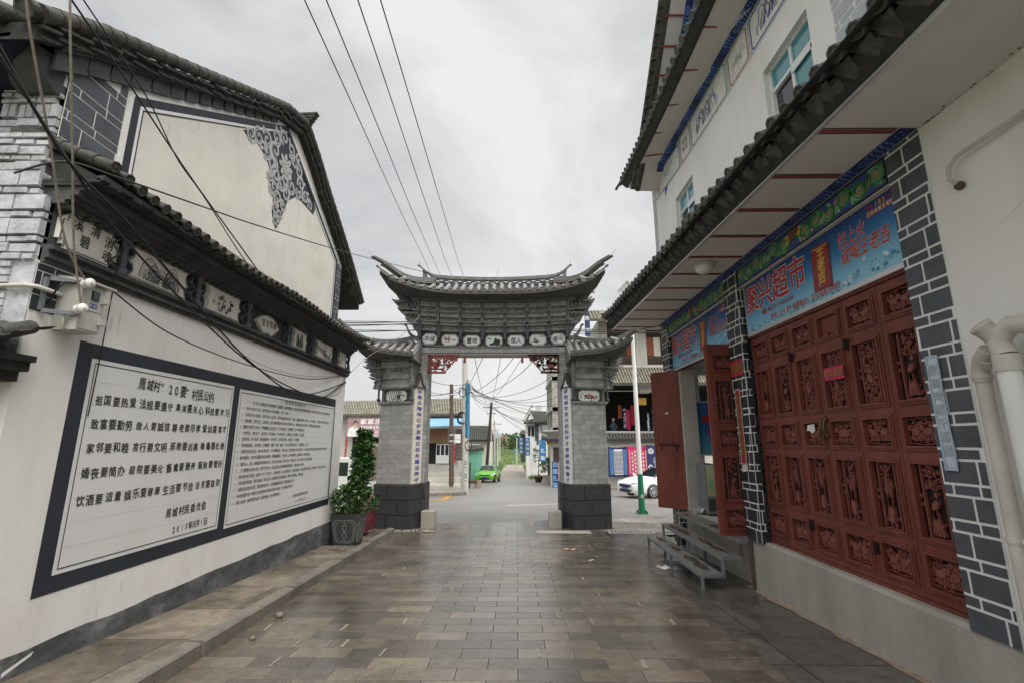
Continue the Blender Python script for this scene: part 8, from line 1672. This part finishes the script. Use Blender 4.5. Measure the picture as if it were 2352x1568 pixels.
r = random.Random(9)
for k, (u0, u1, v0, v1, m, lab) in enumerate(((1487, 1491, 945, 990, 'p_navy', 'narrow navy patterned cloth hanging inside the dark shop front'), (1500, 1514, 930, 992, 'p_navy', 'wide navy and white cloth hanging at the shop opening edge'), (1440, 1446, 940, 985, 'p_magenta', 'pink scarf hanging in the dark shop opening'), (1432, 1438, 935, 985, 'p_navy', 'dark blue robe hanging in the shop opening'), (1420, 1427, 930, 960, 'p_brown', 'brown garment hanging high in the dark shop'), (1450, 1456, 930, 975, 'p_red', 'red garment hanging behind the lamp post'))):
    F, W_, H_ = frect(u0, u1, v0, v1, Y+.35+.1*k); t = thing('hanging_cloth', lab, 'cloth', F.p(W_/2, 0), 'cloths hung in the shop opening'); mb = MB(); mb.grid(lambda a, b: F.p(W_*a, H_*b, .04*math.sin(a*14+b*2)), 8, 4); obj('sheet', mb, MT[m], t)
    if m == 'p_navy':
        mb = MB(); 
        for q in range(26): mb.disc(F, r.uniform(.06, W_-.06), r.uniform(.1, H_-.1), .05, .05, .05, None, 6)
        obj('pattern', mb, MT['p_white'], t)
rect(ts, 'gold_sign', 1466, 1484, 913, 929, Y+.2, .05, 'p_gold')
# cloths hung on the wall below
Yc = Y-.5
def hung(lab, u0, u1, v0, v1, base, style):
    F, W_, H_ = frect(u0, u1, v0, v1, Yc); t = thing('tie_dye_cloth', lab, 'cloth', F.p(W_/2, 0), 'tie dyed cloths on the wall'); mb = MB()
    bow = lambda a: .10*(1-(2*a-1)**2)
    mb.grid(lambda a, b: F.p(W_*a, H_*b-bow(a)*b, .03*math.sin(a*22)+.05*math.sin(a*5+b*2)), 24, 10); obj('sheet', mb, MT[base], t)
    mb = MB(); r = random.Random(int(u0)); Fz = F.at(0, -.05, .09)
    if style == 0:
        mb.m = 0; mb.fquad(Fz, W_*.30, W_*.70, .2, H_-.15, 0); mb.m = 1
        for s in (.08, .74): mb.m = 2; mb.fquad(Fz, W_*s, W_*(s+.18), .2, H_-.15, 0)
        for i in range(6):
            for j in range(18): mb.m = 3; mb.disc(Fz, W_*(.335+.066*i), .28+j*(H_-.5)/18, .05, .035, .004, None, 6)
        for s in (.28, .715):
            for j in range(26): mb.m = 0 if j % 2 else 3; mb.disc(Fz, W_*s, .25+j*(H_-.45)/26, .025, .03, .006, None, 4)
    elif style == 1:
        for i in range(7):
            for j in range(12):
                if i in (0, 6): mb.m = 1; mb.disc(Fz, W_*(.1+.133*i), .2+j*(H_-.4)/12, .06, .06, .002, None, 6)
                elif (i+j) % 2: mb.m = 0; mb.fquad(Fz, W_*(.055+.133*i), W_*(.15+.133*i), .13+j*(H_-.4)/12, .13+(j+.8)*(H_-.4)/12, .002); mb.m = 4; mb.disc(Fz, W_*(.1+.133*i), .19+j*(H_-.4)/12, .03, .03, .004, None, 6)
                else: mb.m = 1; mb.disc(Fz, W_*(.1+.133*i), .19+j*(H_-.4)/12, .04, .04, .002, None, 5)
    else:
        for (ca, cb, R_) in ((.5, .45, .34), (.2, .8, .2), (.75, .82, .2), (.15, .25, .15), (.85, .18, .16)):
            for ring in range(1, 4):
                for k in range(8+4*ring): a = 2*math.pi*k/(8+4*ring); mb.m = 0; mb.disc(Fz, W_*ca+R_*W_*ring/3*math.cos(a)*.6, H_*cb+R_*W_*ring/3*math.sin(a)*.6, .035, .022, .003, None, 5, a)
            mb.disc(Fz, W_*ca, H_*cb, .07, .07, .003, None, 8)
    obj('dye_pattern', mb, [MT['p_white'], MT['p_pink'], mat('dye_blue', (.05, .14, .30), .8) if 'dye_blue' not in MT else MT['dye_blue'], MT['p_navy'], MT['p_magenta']], t)
hung('blue tie dyed cloth with white grid hung on the wall by the pillar', 1398, 1442, 1024, 1094, 'p_navy', 0); hung('pink and white chequered cloth hung on the wall behind the lamp post', 1443, 1486, 1022, 1090, 'p_magenta', 1); hung('navy cloth with white flower rings hung right of the pink one', 1487, 1532, 1020, 1086, 'p_navy', 2)
ln_ = MB(); ln_.tube([at(1390, 1026, Y=Yc-.03), at(1443, 1021, Y=Yc-.03), at(1487, 1019, Y=Yc-.03), at(1540, 1018, Y=Yc-.03)], .012, 5); tag(obj('washing_line', ln_, MT['p_lgrey']), 'thin line carrying the tie dyed cloths', 'line')
# seated person in the shop opening
pe = thing('person', 'seated person in dark clothes and a grey cap in the dark shop opening', 'person', at(1410, 992, Y=Y+.5))
def skin(name, joints, edges, m, parent):
    me = bpy.data.meshes.new(name); off = OFF[parent.name]; me.from_pydata([Vector(j[0])-off for j in joints], edges, []); o = bpy.data.objects.new(name, me); COL.objects.link(o); o.modifiers.new('s', 'SKIN')
    for i, j in enumerate(joints): me.skin_vertices[0].data[i].radius = (j[1], j[1])
    me.skin_vertices[0].data[0].use_root = True; o.modifiers.new('d', 'SUBSURF').levels = 1; dg = bpy.context.evaluated_depsgraph_get(); m2 = bpy.data.meshes.new_from_object(o.evaluated_get(dg)); bpy.data.objects.remove(o)
    o = bpy.data.objects.new(name, m2); COL.objects.link(o); m2.materials.clear(); m2.materials.append(m); o.parent = parent; return o
p = at(1408, 990, Y=Y+.55); B_ = lambda x, y, z: p+Vector((x, y, z))
skin('body', [(B_(0, 0, .05), .15), (B_(0, -.02, .3), .15), (B_(.02, -.05, .52), .15), (B_(.03, -.08, .62), .06), (B_(.03, -.1, .70), .055), (B_(.2, -.06, .5), .06), (B_(.26, -.2, .28), .05), (B_(.1, -.38, .2), .04), (B_(-.16, -.06, .5), .06), (B_(-.2, -.2, .28), .05), (B_(-.02, -.38, .2), .04), (B_(.12, -.35, .06), .08), (B_(.14, -.4, -.3), .06), (B_(-.1, -.35, .06), .08), (B_(-.12, -.4, -.3), .06)],
     [(0, 1), (1, 2), (2, 3), (3, 4), (2, 5), (5, 6), (6, 7), (2, 8), (8, 9), (9, 10), (0, 11), (11, 12), (0, 13), (13, 14)], mat('dark_cloth', (.035, .04, .055), .9), pe)
mb = MB(); mb.blob(B_(.03, -.12, .80), .085, .1, .12, 10, 8); mb.blob(B_(.03, -.225, .79), .015, .02, .02, 6, 4); obj('head', mb, MT['p_skin'], pe); mb = MB(); mb.blob(B_(.03, -.11, .87), .1, .11, .065, 10, 6); mb.box(p.x-.05, p.x+.11, p.y-.3, p.y-.18, p.z+.855, p.z+.87); obj('cap', mb, MT['p_grey'], pe)
# plants on the right of the lane
def bush(name, label, cat, c, rad, h, n, size, m, seed, trunk=0):
    r = random.Random(seed); t = thing(name, label, cat, c); mb = MB(); pts = []
    for k in range(n):
        a, b = r.uniform(0, 6.283), r.uniform(-.6, 1); q = r.uniform(.35, 1)**.6; l = 1+.25*math.sin(3*a+seed)+.2*math.sin(5*b*3); pts.append((c[0]+rad*q*l*math.cos(a)*math.cos(b), c[1]+rad*q*l*math.sin(a)*math.cos(b), c[2]+trunk+h*.5+h*.5*q*math.sin(b*1.57)))
    leaves(mb, pts, size, r); obj('crown', mb, MT[m], t); mb = MB(); mb.tube([(c[0], c[1], c[2]), (c[0]+.05, c[1], c[2]+trunk+h*.6)], [.05, .02], 7); obj('trunk', mb, MT['rust'], t); return t
p = at(1259, 1110, Y=38); bush('potted_bush', 'leafy green bush in a stone trough before the grey shop', 'bush', (p.x, 38, gz(38)+.6), .6, 1.5, 420, .22, 'leaf_pale', 3)
mb = MB(); mb.box(p.x-.4, p.x+.4, 37.6, 38.3, gz(38), gz(38)+.62); mb.box(p.x-.44, p.x+.44, 37.56, 38.34, gz(38)+.62, gz(38)+.7); tag(obj('stone_trough', mb, MT['concrete']), 'grey stone trough holding the leafy bush on the right of the lane', 'trough')
p = at(1237, 1098, Y=43); bush('potted_tree', 'thin young tree with sparse leaves in a dark pot by the lane', 'tree', (p.x, 43, gz(43)+.4), .5, 1.6, 130, .2, 'leaf_far', 8, 1.0)
mb = MB(); mb.lathe((p.x, 43, gz(43)), (0, 0, 1), [(.25, 0), (.42, .45), (.44, .5), (.38, .5)], 14); tag(obj('plant_pot', mb, MT['timber_dark']), 'dark brown pot holding the thin young tree', 'pot')
vstrip('cloth_banner', 'tall navy cloth banner leaning against the shop by the right gate pillar', 1269, 1282, 1058, 1121, 33.4, 'p_navy', '白族扎染', 'p_sky', 'banner'); vstrip('cloth_banner', 'pink cloth hanging just right of the navy banner', 1282, 1290, 1060, 1112, 33.6, 'p_pink', '布', 'p_white', 'banner')
mb = MB(); r = random.Random(15)
def blades(n, fx):
    for k in range(n):
        x, y, z, h = fx(); a = r.uniform(0, 6.28); d = Vector((math.cos(a), math.sin(a), 0)); w_ = h*.18; c = Vector((x, y, z)); s = Vector((-d.y, d.x, 0))*w_; mb.add([c-s, c+s, c+d*h*.4+Vector((0, 0, h))], [(0, 1, 2)])
blades(900, lambda: (lambda y: (lerp(1.75, 1.5, (y-50)/30)+r.uniform(-.5, .9), y, gz(y)-.05, r.uniform(.2, .55)))(r.uniform(50, 82))); blades(500, lambda: (lambda y: (-2.7+r.uniform(-.8, .35), y, gz(y)-.05, r.uniform(.2, .5)))(r.uniform(52, 88)))
blades(7000, lambda: (lambda y: (r.uniform(-.22, .22)*y, y, gz(y)-.05, r.uniform(.15, .6)))(90+190*r.random()**1.6))
o = obj('field_grass', mb, MT['grass_blade']); o['kind'] = 'stuff'
# far trees and hills
r = random.Random(33); mb = MB()
for k in range(120):
    y = r.uniform(190, 330); x = r.uniform(-.33, .33)*y; h = r.uniform(3.5, 7)*(1+.35*math.sin(x*.05)); rad = h*.42; pts = []
    for q in range(36): a, b = r.uniform(0, 6.28), r.uniform(-.4, 1.4); pts.append((x+rad*math.cos(a)*math.cos(b)*r.uniform(.5, 1.1), y+rad*math.sin(a)*math.cos(b), gz(y)+h*.5+h*.5*math.sin(b)*r.uniform(.6, 1)))
    leaves(mb, pts, h*.33, r, w=.8)
o = obj('far_trees', mb, mat('far_leaf', (.055, .085, .06), .8, .4, .05)); o['kind'] = 'stuff'
bush('dead_tree', 'bare brownish tree in the field before the dark wood', 'tree', (at(1153, 1040, Y=150).x, 150, gz(150)), 2.2, 5, 90, .9, 'sand', 5, 1)
for k, (u, Y_, h, rd_) in enumerate(((1170, 170, 6.5, 3.2), (1133, 160, 5, 2.4), (1184, 180, 5.5, 3))): bush('field_tree', ('tallest round dark tree at the end of the field', 'round tree at the left end of the far field', 'dark tree just left of the far banner')[k], 'tree', (at(u, 1040, Y=Y_).x, Y_, gz(Y_)), rd_, h, 300, 1.0, 'leaf_far', 40+k, .5)
mb = MB(); n = 60
mb.grid(lambda a, b: Vector((-900+1800*a, 880+b*60, gz(90)-8+b*(34+14*math.sin(a*19)+9*math.sin(a*47+1)+10*math.sin(a*7)))), n, 3); struct('hills', mb, mat('hill_blue', (.16, .22, .27), .9, .2, .01))  # distance haze is put into the hills' blue-grey colour
# ================================================================ cables
def wire(label, pts, rad, m='cable', group=None, sagk=0, name='overhead_cable'):
    """a smooth cable through points of the place"""
    P = [Vector(p) for p in pts]; Q = []
    for i in range(len(P)-1):
        p0, p1, p2, p3 = P[max(i-1, 0)], P[i], P[i+1], P[min(i+2, len(P)-1)]; k = 10
        for j in range(k):
            t = j/k; q = .5*((2*p1)+(p2-p0)*t+(2*p0-5*p1+4*p2-p3)*t*t+(3*p1-p0-3*p2+p3)*t**3); q.z -= sagk*4*t*(1-t); Q.append(q)
    Q.append(P[-1]); mb = MB(); mb.tube(Q, rad, 5); return tag(obj(name, mb, MT[m]), label, 'cable', group)
G1 = 'cables crossing the left house front'
wire('left tan cable dropping to the upper insulator of the meter box', [at(58, -30, X=-3.0), at(71, 81, X=-3.05), at(117, 340, X=-3.2), at(150, 552, X=-3.32), (-3.38, 3.47, 2.83)], .008, 'cable_tan', G1)
wire('right tan cable hanging straight to the lower insulator of the meter box', [at(161, -30, X=-3.0), at(162, 100, X=-3.05), at(167, 350, X=-3.2), at(170, 560, X=-3.33), (-3.37, 3.46, 2.63)], .008, 'cable_tan', G1)
wire('black cable falling steeply across the gable panel from the top edge', [at(150, -20, X=-3.1), at(304, 205, X=-3.3), at(428, 393, X=-3.35), at(542, 552, X=-3.3), at(662, 714, X=-3.3), at(765, 831, X=-3.45), (-3.6, 9.8, 2.98)], .008, 'cable', G1)
wire('thin black cable just right of the steep one over the gable panel', [at(178, -20, X=-3.1), at(333, 216, X=-3.3), at(407, 365, X=-3.35), at(470, 455, X=-3.3), at(600, 650, X=-3.3), at(745, 815, X=-3.45), (-3.6, 9.82, 3.0)], .006, 'cable', G1)
wire('upper of the two thick black cables sweeping from the left edge over the notice', [at(-20, 78, X=-2.9), at(149, 361, X=-3.1), at(297, 516, X=-3.25), at(432, 675, X=-3.3), at(580, 835, X=-3.4), at(694, 905, X=-3.5), (-3.6, 9.8, 2.82)], .011, 'cable', G1)
wire('lower of the two thick black cables sweeping from the left edge over the notice', [at(-20, 100, X=-2.9), at(142, 347, X=-3.1), at(257, 516, X=-3.25), at(414, 686, X=-3.3), at(566, 827, X=-3.4), at(672, 891, X=-3.5), at(740, 912, X=-3.56), (-3.61, 9.8, 2.84)], .010, 'cable', G1)
wire('black cable running from the house corner over the waist eave to the gate roof', [at(32, 398, X=-3.4), at(149, 372, X=-3.25), at(276, 410, X=-3.15), at(482, 481, X=-3.12), at(584, 516, X=-3.1), at(747, 566, X=-3.1), at(850, 594, Y=11.5), at(985, 628, Y=12.6)], .008, 'cable', G1)
wire('slack black cable from the meter box to the end of the wall', [(-3.5, 3.72, 2.82), at(253, 666, X=-3.5), at(400, 771, X=-3.5), at(584, 842, X=-3.5), at(715, 870, X=-3.55), (-3.6, 9.8, 2.99)], .007, 'cable', G1)
wire('thin wire hanging down across the corner of the notice', [at(297, 500, X=-3.3), at(265, 640, X=-3.5), at(227, 835, X=-3.58), at(202, 955, X=-3.6)], .005, 'cable', G1)
wire('thin slack wire below the frieze', [at(255, 470, X=-3.3), at(440, 690, X=-3.5), at(560, 815, X=-3.5), at(680, 860, X=-3.58), (-3.61, 9.8, 2.95)], .003, 'cable', G1)
wire('pale cable from the wall end up to the left wing roof', [(-3.61, 9.83, 2.95), at(848, 817, Y=11), at(921, 772, Y=11.7), at(985, 700, Y=12.3)], .006, 'cable_tan', G1)
wire('thin black loop at the end of the notice wall', [(-3.6, 9.75, 3.0), at(775, 905, X=-3.55), at(700, 908, X=-3.5), at(640, 890, X=-3.55)], .005, 'cable', G1)
for k, (u0, u1, v1, lab) in enumerate(((690, 982, 612, 'leftmost of the four overhead wires passing above the gate'), (741, 1006, 620, 'second from left of the four overhead wires above the gate'), (815, 1036, 630, 'third from left of the four overhead wires above the gate'), (868, 1066, 636, 'rightmost of the four overhead wires passing above the gate'))):
    a = at(u0, -20, Z=8.2); b = at(u1, v1, Y=27); wire(lab, [a+(a-b)*.9, a, (a+b)/2-Vector((0, 0, .12)), b, at(u1+36, 700, Y=45)], .011, 'cable', 'overhead wires above the gate')
r = random.Random(17); P0 = at(1074, 884, Y=26.2)
G2 = 'tangle of thin cables behind the gate opening'
for (u, v, Y_, s) in ((985, 897, 20, .25), (985, 870, 20, .2), (985, 905, 16, .25), (1284, 845, 22, .8), (1284, 880, 22, .9), (1284, 905, 26, .7), (1284, 925, 24, .5), (1180, 820, 16, .3), (1230, 820, 16, .5), (1110, 820, 16, .0), (1284, 960, 40, .5), (1284, 948, 42, .3), (1284, 970, 45, .3), (1275, 1000, 40, .4), (1126, 928, 49, .7), (1126, 931, 49, 1.0), (1040, 890, 31.5, .3), (1040, 905, 31.5, .3), (1258, 968, 52, .6), (1220, 942, 58, .8)):
    wire('thin black cable in the tangle behind the gate opening', [P0+Vector((0, 0, r.uniform(-.5, .3))), at(u, v, Y=Y_)], .012, 'cable', G2, s)
P1 = at(1129, 928, Y=49)
for (u, v, Y_, s) in ((1284, 965, 40, .6), (1284, 990, 38, .5), (1250, 1004, 40, .5), (1217, 987, 60, .5), (1136, 970, 66, .2), (1090, 820, 18, .3), (1150, 820, 18, .2), (1200, 820, 18, .2), (1075, 870, 26, .4), (1143, 992, 80, .3)):
    wire('thin black cable in the tangle behind the gate opening', [P1+Vector((r.uniform(-.6, .6), 0, r.uniform(-.7, .1))), at(u, v, Y=Y_)], .012, 'cable', G2, s)
for k, (va, vb) in enumerate(((738, 742), (741, 738), (745, 746), (748, 741), (757, 760), (762, 757))):
    wire('black cable in the bundle behind the left wing roof', [at(690, va, Y=15), at(840, (va+vb)/2+r.uniform(-2, 3), Y=15), at(1000, vb, Y=15)], .010+.006*(k % 2), 'cable', 'cable bundle left of the gate')
for k, (va, vb) in enumerate(((756, 758), (760, 763), (766, 764))):
    wire('black cable in the bundle behind the right wing roof', [at(1310, va, Y=16), at(1420, (va+vb)/2+1, Y=16), at(1600, vb, Y=16)], .012+.008*(k % 2), 'cable', 'cable bundle right of the gate')
# ================================================================ clean-up
COL.objects.unlink(_fo); bpy.data.objects.remove(_fo)
